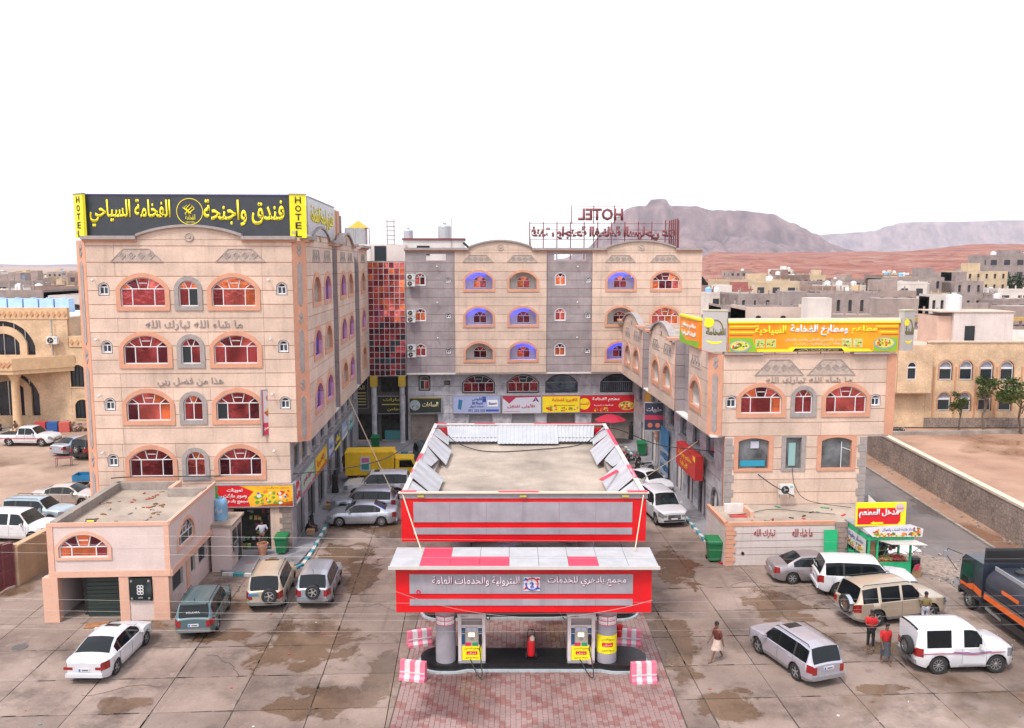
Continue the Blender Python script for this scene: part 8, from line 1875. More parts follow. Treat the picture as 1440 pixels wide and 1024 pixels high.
for sd in (1, -1):
    MB().tube([(-1.9, sd * .895, .92), (-.4, sd * .915, .93), (.3, sd * .915, .86), (.9, sd * .912, .93), (1.6, sd * .9, .95)], .02, 4).build('side_stripe', flat((.35, .04, .10)), lch); MB().tube([(-.6, sd * .916, .99), (.3, sd * .917, .92), (1.0, sd * .912, .99)], .013, 4).build('side_stripe', flat((.1, .05, .25)), lch)
    MB().bbox((.35, sd * .8, .36), (1.3, .16, .04)).build('side_step', steel, lch)
for yy in (-.5, .5): MB().tube([(2.1, yy, .5), (2.2, yy, .85), (2.15, yy, 1.05)], .025, 5).build('bull_bar', chrome, lch)
MB().tube([(2.2, -.5, .85), (2.2, .5, .85)], .025, 5).build('bull_bar', chrome, lch); MB().bbox((-1.2, .9, 1.02), (.22, .02, .07)).build('vent', black, lch)
# lettering on rear screens
for o in [o for o in COL.objects if o.get('label', '').startswith('dusty teal estate')]: lettering('ADAVIA', .62, .12, WH, o, (-2.12, 0, 1.28), (0.28, 0, -PI / 2), .004, .01, 2, False)
for o in [o for o in COL.objects if o.get('label', '').startswith('white off-roader with black')]: lettering('الفخامة', .8, .26, WH, o, (-2.42, 0, 1.5), (0.3, 0, -PI / 2), .004, .01, 2, True)
# far left lot vehicles
vehicle('parked_car', 'pale gold saloon in the sandy lot just behind the left annex wall', -31.2, 58.6, rad(-2), sedan(4.6, 1.75, 1.44, paint=p_gold))
vehicle('parked_car', 'ice blue estate car with roof rails between the gold saloon and white off-roader, left lot', -31.1, 54.6, rad(-4), suv(4.4, 1.76, 1.6, paint=p_ice, rails='b', r=.33, ww=.2, clear=.22))
vehicle('parked_car', 'white off-roader cut by the left picture edge beside the maroon gate', -30.2, 50.9, rad(-6), suv(4.8, 1.9, 1.85, paint=p_white, clearws=True, blackpillar=False))
vehicle('parked_car', 'silver saloon seen from behind in the lot before the left villa', -39.3, 75.5, rad(75), sedan(4.5, 1.74, 1.44, paint=p_silver))
vehicle('parked_car', 'black and white off-roader with spare wheel next to the hotel corner, left lot', -36.9, 73.9, rad(80), suv(4.3, 1.78, 1.85, paint=p_black, spare=(0, 1.0), r=.38))
pu = vehicle('pickup_truck', 'white double cab pickup with maroon side stripe before the left villa', -45.0, 78.4, rad(-3), dict(L=5.2, W=1.82, H=1.78, belt=1.08, clear=.34, cowl=1.15, ftop=.62, rtop=-.62, rbot=-.8, rw=-1.55, fw=1.55, r=.38, ww=.25, flare=True, tum=.8, paint=p_white, kick=0,
    top=[(-2.6, 1.06), (-.86, 1.08), (-.8, 1.12), (-.62, 1.74), (-.3, 1.78), (.4, 1.78), (.62, 1.72), (1.15, 1.16), (1.9, 1.1), (2.4, 1.02), (2.6, .82)], sidewin=[(-.6, -.02), (.06, .95)], doors=[(-.72, .02), (.02, 1.02)], blackpillar=False), cat='pickup')
MB().box(-2.5, -.9, -.72, .72, 1.11, 1.13).build('truck_bed', black, pu)
for sd in (1, -1): MB().box(-2.4, 1.6, sd * .915 - .01, sd * .915 + .01, .72, .8).build('side_stripe', flat((.4, .05, .08)), pu)
# yellow box truck
def yellow_truck():
    t = thing('box_truck', 'yellow box truck with a poster on its side parked across the left side', 'truck', (*l2w(-7.2, 65.2), 0), PHI + rad(2)); yl = mat('yellow_truck_paint', (.80, .50, .01), .45, .15, 1.2, fine=.1)
    MB().box(-2.4, 1.3, -.95, .95, .75, 2.45).build('cargo_box', yl, t); rb_ = MB()
    for k in range(8): rb_.box(-2.3 + k * .48, -2.26 + k * .48, -.975, -.95, .8, 2.4)
    rb_.box(-2.42, 1.32, -.98, .98, 2.45, 2.52); rb_.build('box_frame', yl, t)
    for k in range(6): MB().box(-2.2 + k * .6, -1.75 + k * .6, -.85, .85, 2.52, 2.55).build('roof_panel', yl, t)
    MB().box(-1.25, -.5, -.99, -.976, 1.1, 2.2).build('poster', flat((.45, .55, .55)), t); MB().box(-1.15, -.6, -.996, -.99, 1.75, 2.1).build('poster_print', flat((.5, .1, .25)), t); MB().box(-1.15, -.6, -.996, -.99, 1.2, 1.65).build('poster_print', flat((.03, .25, .25)), t)
    MB().add([(1.35, -.85, .6), (3.1, -.85, .6), (3.15, -.85, 1.25), (2.75, -.8, 1.95), (1.4, -.8, 1.98), (1.35, .85, .6), (3.1, .85, .6), (3.15, .85, 1.25), (2.75, .8, 1.95), (1.4, .8, 1.98)], [(0, 1, 2, 3, 4), (5, 9, 8, 7, 6), (0, 5, 6, 1), (1, 6, 7, 2), (2, 7, 8, 3), (3, 8, 9, 4), (4, 9, 5, 0)]).build('cab', yl, t)
    MB().ext([(1.7, 1.3), (2.85, 1.3), (2.6, 1.85), (1.7, 1.85)], .83, .86).build('side_window', gl_car, t); MB().add([(3.13, -.75, 1.32), (3.13, .75, 1.32), (2.8, .7, 1.9), (2.8, -.7, 1.9)], [(0, 1, 2, 3)]).build('windshield', gl_car2, t); MB().box(1.0, 1.4, -.6, .6, 2.0, 2.35).build('roof_box', yl, t)
    MB().box(-2.3, 2.9, -.4, .4, .45, .72).build('chassis', black, t); ty, rm, bk = wheel_meshes(.38, .24, 'steel')
    for w_ in (-1.4, 2.3):
        for sd in (1, -1): o = obj('wheel', ty, t, (w_, sd * .78, .38), (0, 0, 0 if sd > 0 else PI)); obj('rim', rm, o)
yellow_truck()
# tanker
def tanker():
    t = thing('tanker_truck', 'dark blue fuel tanker truck with orange stripes entering at the right edge', 'truck', (23.5, 37.65, 0), rad(90)); nb_ = mat('dark_navy_truck_paint', (.022, .028, .045), .4, .25, 1, coat=.3); og = mat('orange_stripe', (.72, .13, .02), .45, .1, 3)
    W = 1.15; xf = 3.4
    prof = [(xf - 2.0, .75), (xf - .05, .75), (xf, 1.35), (xf - .12, 2.35), (xf - .4, 2.62), (xf - 2.0, 2.66)]
    MB().ext([(a, z) for a, z in prof], -W, W).build('cab', nb_, t)
    for sd in (1, -1):
        def sp(name, pts, m, d=.012):
            mb = MB(); V = [(a, sd * (W + d), z) for a, z in pts] + [(a, sd * (W - .01), z) for a, z in pts]; n = len(pts); F_ = [list(range(n)), [n + i for i in range(n)][::-1]] + [(i, (i + 1) % n, n + (i + 1) % n, n + i) for i in range(n)]; mb.add(V, F_); return mb.build(name, m, t)
        sp('side_window', [(xf - 1.15, 1.62), (xf - .25, 1.62), (xf - .32, 2.38), (xf - 1.15, 2.4)], gl_car2); sp('side_window', [(xf - .7, 1.2), (xf - .15, 1.2), (xf - .2, 1.52), (xf - .7, 1.52)], gl_car)
        sp('orange_stripe', [(xf - 1.95, 1.0), (xf - 1.2, 1.1), (xf - .6, .95), (xf - .1, 1.0), (xf - .08, 1.2), (xf - .7, 1.22), (xf - 1.2, 1.42), (xf - 1.95, 1.32)], og)
        sp('door_seam', [(xf - 1.28, .95), (xf - 1.25, .95), (xf - 1.25, 2.45), (xf - 1.28, 2.45)], black); MB().bbox((xf - 1.12, sd * (W + .03), 1.5), (.16, .04, .04)).build('door_handle', black, t)
        MB().tube([(xf - .15, sd * W, 2.5), (xf + .45, sd * (W + .45), 2.6), (xf + .5, sd * (W + .5), 2.2)], .022, 5).build('mirror_arm', black, t); MB().tube([(xf + .5, sd * (W + .5), 2.3), (xf + .1, sd * (W + .1), 1.6)], .02, 5).build('mirror_arm', black, t); MB().bbox((xf + .5, sd * (W + .5), 2.3), (.1, .24, .36)).build('wing_mirror', greym, t)
    MB().add([(xf + .008, -W * .9, 1.45), (xf + .008, W * .9, 1.45), (xf - .1, W * .86, 2.32), (xf - .1, -W * .86, 2.32)], [(0, 1, 2, 3)]).build('windshield', gl_car2, t); MB().box(xf - .02, xf + .1, -W, W, .5, .85).build('bumper', black, t)
    for sd in (1, -1): MB().box(xf + .1, xf + .13, sd * .85 - .15, sd * .85 + .15, .6, .78).build('headlight', lamp_clear, t)
    MB().bbox((xf - 1.75, 0, 3.0), (.12, 1.9, .75), Euler((0, -.08, 0)).to_matrix()).build('roof_air_deflector', black, t)
    for s_ in (-.7, .7): MB().tube([(xf - 1.6, s_, 2.6), (xf - 1.75, s_, 2.75)], .03, 5).build('deflector_stay', black, t)
    # elliptical tank
    V = []; F_ = []; xs_ = [1.15, 1.1, -.8, -3.0, -4.8, -4.85]; n = 28
    for i, x in enumerate(xs_):
        k = .95 if i in (0, len(xs_) - 1) else 1
        for j in range(n): a = 2 * PI * j / n; V.append((x, 1.18 * k * math.copysign(abs(math.cos(a)) ** .75, math.cos(a)), 1.78 + .82 * k * math.copysign(abs(math.sin(a)) ** .85, math.sin(a))))
    for i in range(len(xs_) - 1):
        for j in range(n): F_.append((i * n + j, i * n + (j + 1) % n, (i + 1) * n + (j + 1) % n, (i + 1) * n + j))
    F_ += [list(range(n)), [(len(xs_) - 1) * n + j for j in range(n)][::-1]]
    MB().add(V, F_).build('tank', nb_, t, smooth=rad(40)); fs_ = MB()
    for sd in (1, -1):
        fs_.box(-4.8, 1.1, sd * .74 - .03, sd * .74 + .03, 2.48, 2.66); MB().box(-4.8, 1.12, sd * 1.13, sd * 1.21, 1.08, 1.34).build('orange_stripe', og, t); MB().box(-4.8, 1.12, sd * 1.15, sd * 1.2, 1.36, 1.42).build('silver_stripe', steel, t)
        MB().bbox((-.9, sd * 1.185, 1.95), (1.3, .02, .16)).build('tank_lettering', og, t)
        MB().box(-2.3, .6, sd * .98 - .12, sd * .98 + .12, .42, .78).build('side_skirt', black, t); MB().tube([(-.2, sd * 1.05, .55), (1.1, sd * 1.05, .62)], .09, 8).build('hose_tube', steel, t)
    fs_.build('catwalk_rail', greym, t); 
    for x in (.3, -1.2, -2.7, -4.1): MB().lathe([(.3, 0), (.3, .14), (.2, .18), (1e-6, .18)], (x, 0, 2.56), 14).build('manhole_cover', black, t)
    MB().box(-4.6, 1.0, -.42, -.37, 2.6, 2.64).build('walkway', steel, t); MB().box(-4.85, 2.9, -.45, .45, .6, .92).build('chassis', black, t)
    ty, rm, bk = wheel_meshes(.5, .3, 'steel')
    for w_ in (xf - .85, -2.55, -3.7):
        for sd in (1, -1): o = obj('wheel', ty, t, (w_, sd * .98, .5), (0, 0, 0 if sd > 0 else PI)); obj('rim', rm, o); MB().bbox((w_, sd * 1.0, 1.03), (1.2, .36, .05)).build('mudguard', black, t)
tanker()
# blue tricycle cart, motorcycles
ct = thing('tricycle_cart', 'blue cargo tricycle partly hidden behind the left hotel corner', 'cart', (-32.2, 63.3, 0), rad(5)); bl2 = mat('blue_cart_paint', (.01, .17, .36), .45, .15, 2)
for (a, b_, c, d) in ((-.9, .9, -.6, -.56), (-.9, .9, .56, .6), (-.9, -.86, -.56, .56), (.86, .9, -.56, .56)): MB().box(a, b_, c, d, .55, 1.0).build('cart_side', bl2, ct)
MB().box(-.9, .9, -.6, .6, .5, .549).build('cart_floor', wood, ct); MB().tube([(.9, 0, .5), (1.7, 0, .7), (1.9, 0, 1.0)], .035, 6).build('frame', black, ct); MB().tube([(1.9, -.35, 1.0), (1.9, .35, 1.0)], .02, 6).build('handlebar', black, ct)
ty, rm, bk = wheel_meshes(.28, .1, 'steel')
for p_ in ((-.4, -.55), (-.4, .55), (1.9, 0)): o = obj('wheel', ty, ct, (p_[0], p_[1], .28)); obj('rim', rm, o)
def motorcycle(label, x, y, yaw, c, lean=.12, group=None):
    t = thing('motorcycle', label, 'motorcycle', (x, y, .0), yaw, group); t.rotation_euler = (lean, 0, yaw); ty, rm, bk = wheel_meshes(.29, .09, 'steel')
    for w_ in (-.62, .62): o = obj('wheel', ty, t, (w_, 0, .29)); obj('rim', rm, o)
    MB().tube([(-.62, .0, .29), (-.15, 0, .38), (.1, 0, .45), (.38, 0, .82), (.62, 0, .29)], .03, 6).tube([(.38, 0, .8), (.32, 0, 1.02)], .025, 6).build('frame', black, t); MB().bbox((-.02, 0, .42), (.34, .2, .28)).build('engine', greym, t)
    MB().ball((.12, 0, .74), .2, 10, 0, (1.1, .6, .6)).build('fuel_tank', c, t, smooth=True); MB().bbox((-.38, 0, .76), (.62, .2, .09), None, 0, .85).build('seat', black, t); MB().tube([(.3, -.32, 1.03), (.34, -.1, .99), (.34, .1, .99), (.3, .32, 1.03)], .015, 5).build('handlebar', chrome, t)
    MB().lathe([(.08, 0), (.09, .08), (1e-6, .1)], (.45, 0, .86), 10, 'x').build('headlamp', lamp_clear, t); MB().bbox((-.7, 0, .62), (.3, .12, .03), Euler((0, -.3, 0)).to_matrix()).build('mudguard', c, t); MB().bbox((.62, 0, .6), (.3, .1, .02)).build('mudguard', c, t)
    return t
mr, mbk, mbl = paint('red_motorcycle_paint', (.35, .01, .03)), p_black, paint('blue_motorcycle_paint', (.02, .05, .2))
motorcycle('black motorcycle leftmost in front of the villa porch', -55.6, 83.0, rad(60), mbk); motorcycle('second motorcycle before the villa porch, dark blue', -54.2, 83.1, rad(70), mbl); motorcycle('red motorcycle before the villa porch between pillars', -52.9, 82.9, rad(65), mr)
motorcycle('red motorcycle parked at the far right corner behind the canopy', 9.4, 71.8, rad(30), mr); motorcycle('motorcycle with pink saddle cloth beside the red one, far right corner', 10.2, 70.6, rad(35), mr, .1); motorcycle('dark motorcycle by the white saloon on the right', 10.7, 67.6, rad(200), mbk); motorcycle('black motorcycle near the green bin at back right', 9.9, 69.3, rad(25), mbk)
motorcycle('black motorcycle fallen under dark cover in the muddy lot corner', 38.3, 84.0, rad(10), mbk, .9)
# ------------------------------------------------------------------ people
def skinmesh(pts, edges, radii, name, m, parent, root=0, sub=1):
    me = bpy.data.meshes.new(name); me.from_pydata([tuple(p) for p in pts], edges, []); o = bpy.data.objects.new(name, me); COL.objects.link(o)
    md = o.modifiers.new('skin', 'SKIN'); md.use_smooth_shade = True
    for i, r in enumerate(radii):
        v = me.skin_vertices[0].data[i]; v.radius = (r, r) if not isinstance(r, tuple) else r; v.use_root = (i == root)
    sb = o.modifiers.new('sub', 'SUBSURF'); sb.levels = sub; sb.render_levels = sub
    bpy.context.view_layer.update(); nm = bpy.data.meshes.new_from_object(o.evaluated_get(bpy.context.evaluated_depsgraph_get())); bpy.data.objects.remove(o)
    nm.name = name; nm.materials.clear(); nm.materials.append(m); nm.polygons.foreach_set('material_index', [0] * len(nm.polygons))
    return obj(name, nm, parent)
def person(label, x, y, yaw, shirt=None, lower=None, pose='stand', h=1.72, skirt=False, hat=None, abaya=None, stride=.0, arms='down', z=0.0, skin_=skin, group=None, sleeves=True):
    """front is local +X; one continuous body, clothes as children"""
    t = thing('person', label, 'person', (x, y, z), yaw, group); k = h / 1.72
    sit = pose == 'sit'; hz_ = .92 * k if not sit else .22
    pel = Vector((0, 0, hz_)); ch = pel + Vector((.02 if not sit else .1, 0, .36 * k)); nk = pel + Vector((.03 if not sit else .14, 0, .54 * k)); hd = nk + Vector((.03, 0, .16 * k))
    P = [pel, pel + Vector((0, 0, .16 * k)), ch, nk, hd, hd + Vector((.01, 0, .09 * k))]; R = [.13, .115, .145, .055, .088, .075]; E_ = [(0, 1), (1, 2), (2, 3), (3, 4), (4, 5)]
    R[0] = (.12, .15); R[1] = (.10, .135); R[2] = (.11, .17)
    for s_ in (1, -1):
        hip = pel + Vector((0, s_ * .095, -.04)); i = len(P)
        if sit: kn = hip + Vector((.38, s_ * .12, .15)); an = hip + Vector((.25, s_ * .05, -.14)); to = an + Vector((.18, 0, -.02))
        else:
            f = stride * s_; kn = Vector((hip.x + f * .24 + .02, hip.y, .5 * k)); an = Vector((hip.x + f * .46, hip.y, .09 + max(0, -f) * .06)); to = an + Vector((.17, 0, -.055))
        P += [hip, kn, an, to]; R += [.085, .055, .036, .03]; E_ += [(0, i), (i, i + 1), (i + 1, i + 2), (i + 2, i + 3)]
    hands = []
    for n_, s_ in enumerate((1, -1)):
        sh = ch + Vector((-.01, s_ * .19, .10 * k)); i = len(P)
        if arms == 'crossed': el = sh + Vector((.06, s_ * .05, -.27)); wr = el + Vector((.2, -s_ * .22, .04))
        elif arms == 'hip': el = sh + Vector((-.08, s_ * .16, -.24)); wr = el + Vector((.12, -s_ * .14, -.16))
        elif arms == 'lap' or sit: el = sh + Vector((.08, s_ * .04, -.26)); wr = el + Vector((.2, -s_ * .05, -.06))
        else: sw = -stride * s_ * .18; el = sh + Vector((sw * .5, s_ * .05, -.29 * k)); wr = el + Vector((sw + .06, 0, -.25 * k))
        d = (wr - el).normalized(); pm = wr + d * .07; P += [sh, el, wr, pm]; R += [.055, .04, .027, .034]; E_ += [(2, i), (i, i + 1), (i + 1, i + 2), (i + 2, i + 3)]; hands.append((pm, d, s_))
    body = skinmesh(P, E_, R, 'body', skin_, t)
    fg = MB()
    for pm, d, s_ in hands:
        a = d.orthogonal().normalized(); b_ = d.cross(a)
        for q, ln in zip((-.026, -.009, .009, .026), (.06, .075, .07, .055)): fg.tube([pm + a * q, pm + a * q + d * ln * .6, pm + a * q + d * ln - b_ * .02], [.011, .01, .007], 5)
        fg.tube([pm + a * .03 - d * .02, pm + a * .06 + d * .015, pm + a * .062 + d * .045], [.012, .011, .008], 5)
    fg.build('fingers', skin_, t)
    hc = hd + Vector((.015, 0, .045)); hm = MB().ball(hc + Vector((-.015, 0, .025)), .105, 12, 0, (1, .88, 1.0)); hm.v = [v if not (v[0] > hc.x + .055 and v[2] < hc.z + .05) else (hc.x + .05, v[1], v[2]) for v in hm.v]; hm.build('hair', hair if hat is None else hat, t, smooth=True)
    fc = MB(); fc.ball(hc + Vector((.088, 0, -.01)), .017, 6, 0, (1, .8, 1.5)); fc.build('nose', skin_, t)
    ey = MB()
    for s_ in (1, -1): ey.ball(hc + Vector((.078, s_ * .03, .018)), .011, 6); 
    ey.bbox(hc + Vector((.08, 0, -.05)), (.01, .045, .01)); ey.build('face_features', flat((.03, .015, .012)), t); er = MB()
    for s_ in (1, -1): er.ball(hc + Vector((-.01, s_ * .085, 0)), .022, 6, 0, (.8, .5, 1.3))
    er.build('ears', skin_, t)
    def loft(rings, name, m, n=14, wob=0):
        V = []; F_ = []; rnd = random.Random(3)
        for (c, rx, ry) in rings:
            for j in range(n): a = 2 * PI * j / n; w_ = 1 + (rnd.uniform(-wob, wob) if wob else 0); V.append((c[0] + rx * w_ * math.cos(a), c[1] + ry * w_ * math.sin(a), c[2]))
        for i in range(len(rings) - 1):
            for j in range(n): F_.append((i * n + j, i * n + (j + 1) % n, (i + 1) * n + (j + 1) % n, (i + 1) * n + j))
        return MB().add(V, F_).build(name, m, t, smooth=True)
    if abaya:
        if sit: loft([((.15, 0, .0), .42, .36), ((.12, 0, .2), .38, .34), ((.05, 0, .38), .24, .26), (ch + Vector((0, 0, -.05)), .17, .23), (ch + Vector((0, 0, .12)), .15, .22), (nk, .09, .1), (hd, .125, .115), (hd + Vector((0, 0, .12)), .11, .1), (hd + Vector((0, 0, .17)), .03, .03)], 'robe', abaya, 14, .05)
        else: loft([((0, 0, .02), .27, .27), ((0, 0, .5), .22, .22), (pel, .18, .2), (ch, .16, .22), (ch + Vector((0, 0, .12)), .14, .21), (nk, .09, .1), (hd, .125, .115), (hd + Vector((0, 0, .12)), .11, .1), (hd + Vector((0, 0, .17)), .03, .03)], 'robe', abaya, 14, .04)
    if shirt:
        P2 = [pel + Vector((0, 0, -.02)), pel + Vector((0, 0, .16 * k)), ch, nk - Vector((0, 0, .03))]; R2 = [(.145, .175), (.13, .16), (.135, .195), (.075, .085)]; E2 = [(0, 1), (1, 2), (2, 3)]
        for s_, b0 in ((1, 14), (-1, 18)):
            i = len(P2); P2 += [P[b0], P[b0].lerp(P[b0 + 1], .9 if sleeves else .6)]; R2 += [.072, .058]; E2 += [(2, i), (i, i + 1)]
        skinmesh(P2, E2, R2, 'shirt', shirt, t)
    if lower:
        if skirt: loft([(pel + Vector((0, 0, .08)), .14, .17), (pel + Vector((0, 0, -.1)), .165, .19), ((0.02, 0, .42 * k if stride < .6 else .55 * k), .2 + stride * .09, .2)], 'wrap_skirt', lower, 14, .05)
        else:
            P3 = [pel]; R3 = [(.135, .165)]; E3 = []
            for b0 in (6, 10): i = len(P3); P3 += [P[b0], P[b0 + 1], P[b0 + 1].lerp(P[b0 + 2], .88)]; R3 += [.10, .075, .06]; E3 += [(0, i), (i, i + 1), (i + 1, i + 2)]
            skinmesh(P3, E3, R3, 'trousers', lower, t)
    return t
cl_red = mat('red_shirt_cloth', (.50, .012, .015), .8, .1, 6, .2, 20); cl_mar = mat('dark_maroon_shirt', (.13, .025, .02), .85, .15, 6, .2, 20); cl_crm = mat('cream_wrap_cloth', (.55, .42, .36), .85, .15, 10); cl_gry = mat('charcoal_wrap_cloth', (.06, .065, .08), .85, .2, 10); cl_blk = mat('black_cloth', (.012, .012, .014), .85, .1, 8); cl_olv = mat('olive_camouflage_cloth', (.12, .13, .04), .85, .5, 14, var2=(.22, .14, .06)); cl_wht = mat('white_shirt_cloth', (.45, .45, .52), .85, .1, 8); cl_brw = mat('brown_cloth', (.14, .07, .05), .85, .2, 8)
person('man in maroon shirt and cream wrap walking left across the forecourt', 8.72, 34.6, rad(200), cl_mar, cl_crm, stride=.75, skirt=True)
person('man in red shirt with folded arms and dark trousers near the white jeep', 15.72, 35.75, rad(-95), cl_red, cl_blk, arms='crossed', stride=.12, h=1.76)
person('man in red shirt and charcoal wrap walking, right of the pair by the white jeep', 15.75, 34.35, rad(-80), cl_red, cl_gry, skirt=True, stride=.35, h=1.78)
person('boy in olive camouflage shirt leaning on the champagne off-roader bonnet', 19.4, 38.45, rad(-100), cl_olv, cl_wht, arms='crossed', h=1.5)
person('man in pale shirt standing in the corner shop doorway', -14.7, 48.7, rad(100), cl_wht, cl_brw, arms='hip', h=1.7, z=.14)
person('woman in black robe walking on the left pavement near the side shops', *l2w(-9.95, 61.6), rad(-60), abaya=cl_blk, h=1.66, z=.14)
person('woman in black robe sitting on the left pavement edge by a doorway', *l2w(-10.15, 52.7), rad(-20), abaya=cl_blk, pose='sit', h=1.66, z=.14)
person('dark dressed man standing behind the yellow truck by the left shops', *l2w(-10.1, 67.5), rad(-30), cl_blk, cl_blk, h=1.72, z=.14)
person('black robed figure before the glowing restaurant entrance, left one', *l2w(12.6, 79.0), rad(-90), cl_blk, cl_blk, h=1.7, z=.14)
person('black robed figure before the restaurant entrance, right one', *l2w(15.3, 79.4), rad(-90), abaya=cl_blk, h=1.7, z=.14)
person('man sitting on the steps between the villa pillars', -49.6, 84.0, rad(-90), cl_brw, cl_crm, pose='sit', h=1.7, z=.2)
person('man sitting in the dark corner of the villa porch beside the pillar', -51.2, 84.0, rad(-90), cl_blk, cl_gry, pose='sit', h=1.7, z=.2)
person('kitchen worker dimly seen inside the green food stall', *l2w(22.6, 44.9), rad(-90), cl_gry, cl_blk, h=1.68, z=.1)
# red umbrella, table and small things
um = thing('umbrella', 'red umbrella open in front of the restaurant entrance at the back', 'umbrella', (*l2w(13.0, 77.8), .14)); V = [(0, 0, 2.75)]; n = 12
for r_, z_ in ((.8, 2.6), (1.45, 2.25)):
    for k in range(n): V.append((r_ * math.cos(2 * PI * k / n), r_ * math.sin(2 * PI * k / n), z_ - (.06 if k % 2 else 0)))
MB().add(V, [(0, 1 + k, 1 + (k + 1) % n) for k in range(n)] + [(1 + k, 1 + n + k, 1 + n + (k + 1) % n, 1 + (k + 1) % n) for k in range(n)]).build('canopy_cloth', mat('red_umbrella_cloth', (.45, .015, .05), .7, .1, 3), um); MB().tube([(0, 0, 0), (0, 0, 2.8)], .03, 6).build('pole', steel, um)
for k in range(n): MB().tube([(0, 0, 2.7), (1.4 * math.cos(2 * PI * k / n), 1.4 * math.sin(2 * PI * k / n), 2.24)], .01, 3).build('rib', steel, um)
tbm = thing('market_table', 'bare metal table frame standing on the sandy lot', 'table', (-37.4, 69.8, 0), .3)
MB().box(-.6, .6, -.35, .35, .72, .76).build('table_top', rust, tbm)
for a in (-.55, .55):
    for b_ in (-.3, .3): MB().box(a - .02, a + .02, b_ - .02, b_ + .02, 0, .719).build('leg', rust, tbm)
for i, (c, lx) in enumerate((((.45, .04, .05), -47.4), ((.02, .09, .3), -46.2), ((.5, .1, .08), -45.0))):
    o = MB().bbox((0, 0, .5), (1.0, .8, 1.0), None, 0, .96).build('barrel_crate', flat(c), None, (lx, 84.6, 0), .2); tag(o, ['red crate left of the blue drum by the villa wall', 'dark blue drum box between two red crates by the villa', 'red crate right of the blue drum box by the villa'][i], 'crate')
db = thing('dirt_mound', 'mound of brown rubble along the villa wall near the hotel corner', 'mound', (-43, 85.5, 0)); heap_ = MB(); rr = random.Random(2)
for k in range(70): heap_.bbox((rr.gauss(0, 1.6), rr.gauss(0, .4), rr.uniform(0, .5)), (.5, .4, .35), Euler((rr.random() * 3, rr.random() * 3, rr.random() * 3)).to_matrix())
heap_.build('rubble', gy[4], db)['kind'] = 'stuff'
# fallen debris on yard
o = thing('rag', 'orange brown rag lying at the garage mouth of the annex', 'rag', (-19.4, 38.2, .01), .2); MB().bbox((0, 0, .02), (1.0, .6, .03)).bbox((.3, .1, .05), (.4, .3, .04)).build('rag_cloth', mat('ochre_rag', (.36, .16, .07), .9, .3, 4), o)
o = thing('cloth', 'dark red cloth dropped beside the large green bin at the kerb end', 'cloth', (*l2w(14.25, 45.9), .01), .4); MB().bbox((0, 0, .04), (.6, .25, .08)).bbox((.1, .1, .1), (.3, .2, .06)).build('cloth_folds', mat('dark_red_cloth', (.3, .01, .03), .9), o)
# ------------------------------------------------------------------ cables and ropes
def catenary(name, label, a, b, sag, r, m, cat='cable', n=24):
    A_, B_ = Vector(a), Vector(b); P = []
    for k in range(n + 1): s_ = k / n; p = A_.lerp(B_, s_); p.z -= sag * 4 * s_ * (1 - s_); P.append(tuple(p - A_))
    o = MB().tube(P, r, 5).build(name, m, None, tuple(A_)); tag(o, label, cat); return o
def polyc(name, label, pts, r, m, cat='cable'):
    P = [Vector(p) for p in pts]; out = []
    for i in range(len(P) - 1):
        p0, p1, p2, p3 = P[max(0, i - 1)], P[i], P[i + 1], P[min(len(P) - 1, i + 2)]
        for k in range(8):
            s_ = k / 8; out.append(.5 * ((2 * p1) + (p2 - p0) * s_ + (2 * p0 - 5 * p1 + 4 * p2 - p3) * s_ ** 2 + (3 * p1 - p0 - 3 * p2 + p3) * s_ ** 3))
    out.append(P[-1]); o = MB().tube([tuple(p - P[0]) for p in out], r, 5).build(name, m, None, tuple(P[0])); tag(o, label, cat); return o
wl_ = [(10.62, 10.2, .25, 'topmost'), (10.35, 10.02, .25, 'second'), (10.12, 9.8, .25, 'third'), (9.1, 9.25, .6, 'fourth'), (8.8, 9.0, .6, 'fifth'), (8.62, 8.75, .55, 'sixth'), (8.25, 8.45, .5, 'lowest')]
for zl, zr, sg_, nm in wl_: catenary('overhead_wire', nm + ' of the seven bare overhead wires crossing the foreground', (-24, 20, zl), (24, 20, zr), sg_, .0025, wirem, 'wire')
catenary('stay_wire', 'thin white wire crossing in front of the front canopy fascia from its right end', (-4.7, 32.5, 3.95), (5.55, 32.4, 3.6), .9, .008, wirem, 'wire')
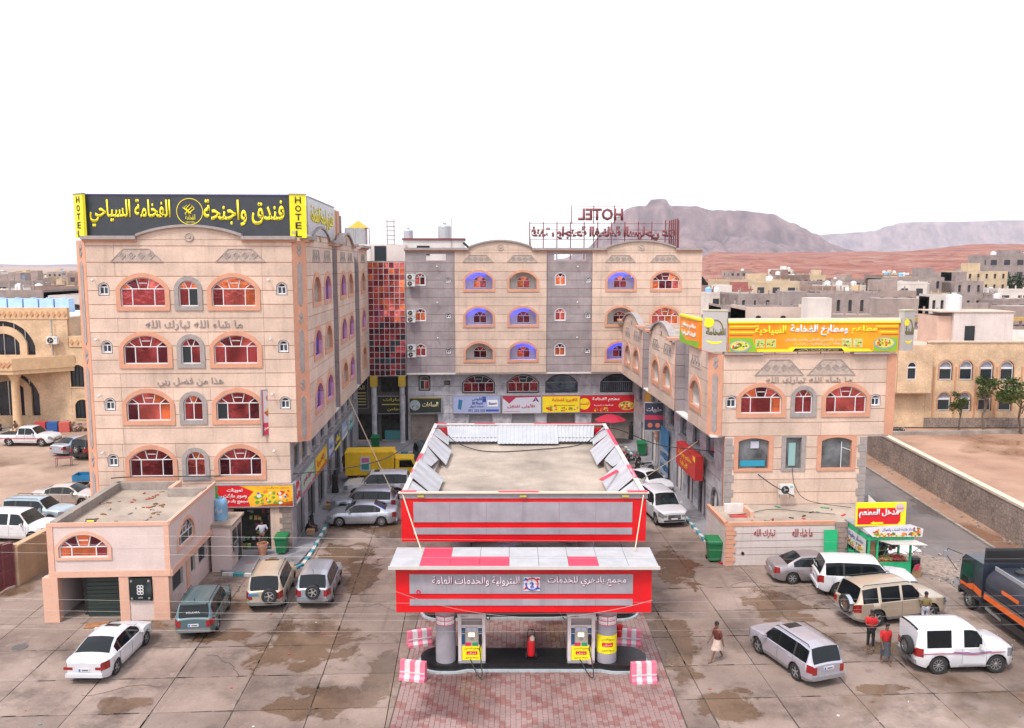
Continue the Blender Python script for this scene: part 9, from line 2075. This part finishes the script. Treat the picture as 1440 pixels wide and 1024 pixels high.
catenary('guy_rope', 'pale rope from the rear canopy left corner down to the front canopy', (-4.9, 37.35, 6.5), (-3.75, 34.3, 4.92), .03, .025, rope, 'rope'); catenary('guy_rope', 'pale rope from the rear canopy right corner down to the front canopy', (5.9, 37.35, 6.5), (5.1, 34.3, 4.92), .03, .025, rope, 'rope')
catenary('guy_rope', 'pale rope slanting from the left wing overhang down past the yellow truck', (-12.36, 64, 6.6), (-8.0, 55, 2.0), .05, .03, rope, 'rope'); catenary('guy_rope', 'pale rope slanting from the red sign on the right wing down to the kerb', (*l2w(14.9, 54.5), 5.2), (*l2w(12.0, 59.5), 1.2), .05, .03, rope, 'rope')
polyc('power_cable', 'black cable sagging from the annex roof to the rear canopy roof', [(-22.4, 46.6, 4.9), (-21.4, 47.5, 4.75), (-17.5, 48.3, 4.6), (-12.74, 49, 4.55), (-8, 51, 4.9), (-4.9, 52.6, 6.55), (-3.4, 52, 5.75), (-1.5, 50.5, 5.56), (1.5, 51, 5.56), (4.4, 52.2, 5.65), (6.2, 53, 6.5), (9.5, 54, 5.2), (13.4, 52.5, 4.9), (15.3, 48.9, 3.9), (16.6, 49.0, 3.2)], .03, cable)
polyc('roof_cable', 'thin black cable lying across the front annex roof', [(*l2w(14.6, 46.6), 2.6), (*l2w(16, 47.4), 2.42), (*l2w(17.6, 47.9), 2.5), (*l2w(19.5, 47.5), 2.44), (*l2w(21, 46.9), 2.46)], .02, cable)
polyc('roof_cable', 'black cable hanging from the window to the roof beside the air conditioner', [(*l2w(19.2, 49.1), 4.7), (*l2w(19.35, 48.95), 3.6), (*l2w(20.2, 48.9), 2.7), (*l2w(22.5, 48.2), 2.45)], .02, cable)
# small litter on yard
lt = MB(); rl = random.Random(6)
for k in range(150):
    x, y = rl.uniform(-22, 26), rl.uniform(28, 62)
    if -5 < x < 7: continue
    lt.bbox((x, y, .02), (rl.uniform(.03, .12), rl.uniform(.03, .09), .015), Matrix.Rotation(rl.random() * 3, 3, 'Z'), rl.randrange(4))
tag(lt.build('litter', [flat((.6, .58, .55)), flat((.4, .05, .05)), wood, flat((.1, .2, .25))]), 'small scraps of litter scattered over the concrete yard', 'litter', kind='stuff')
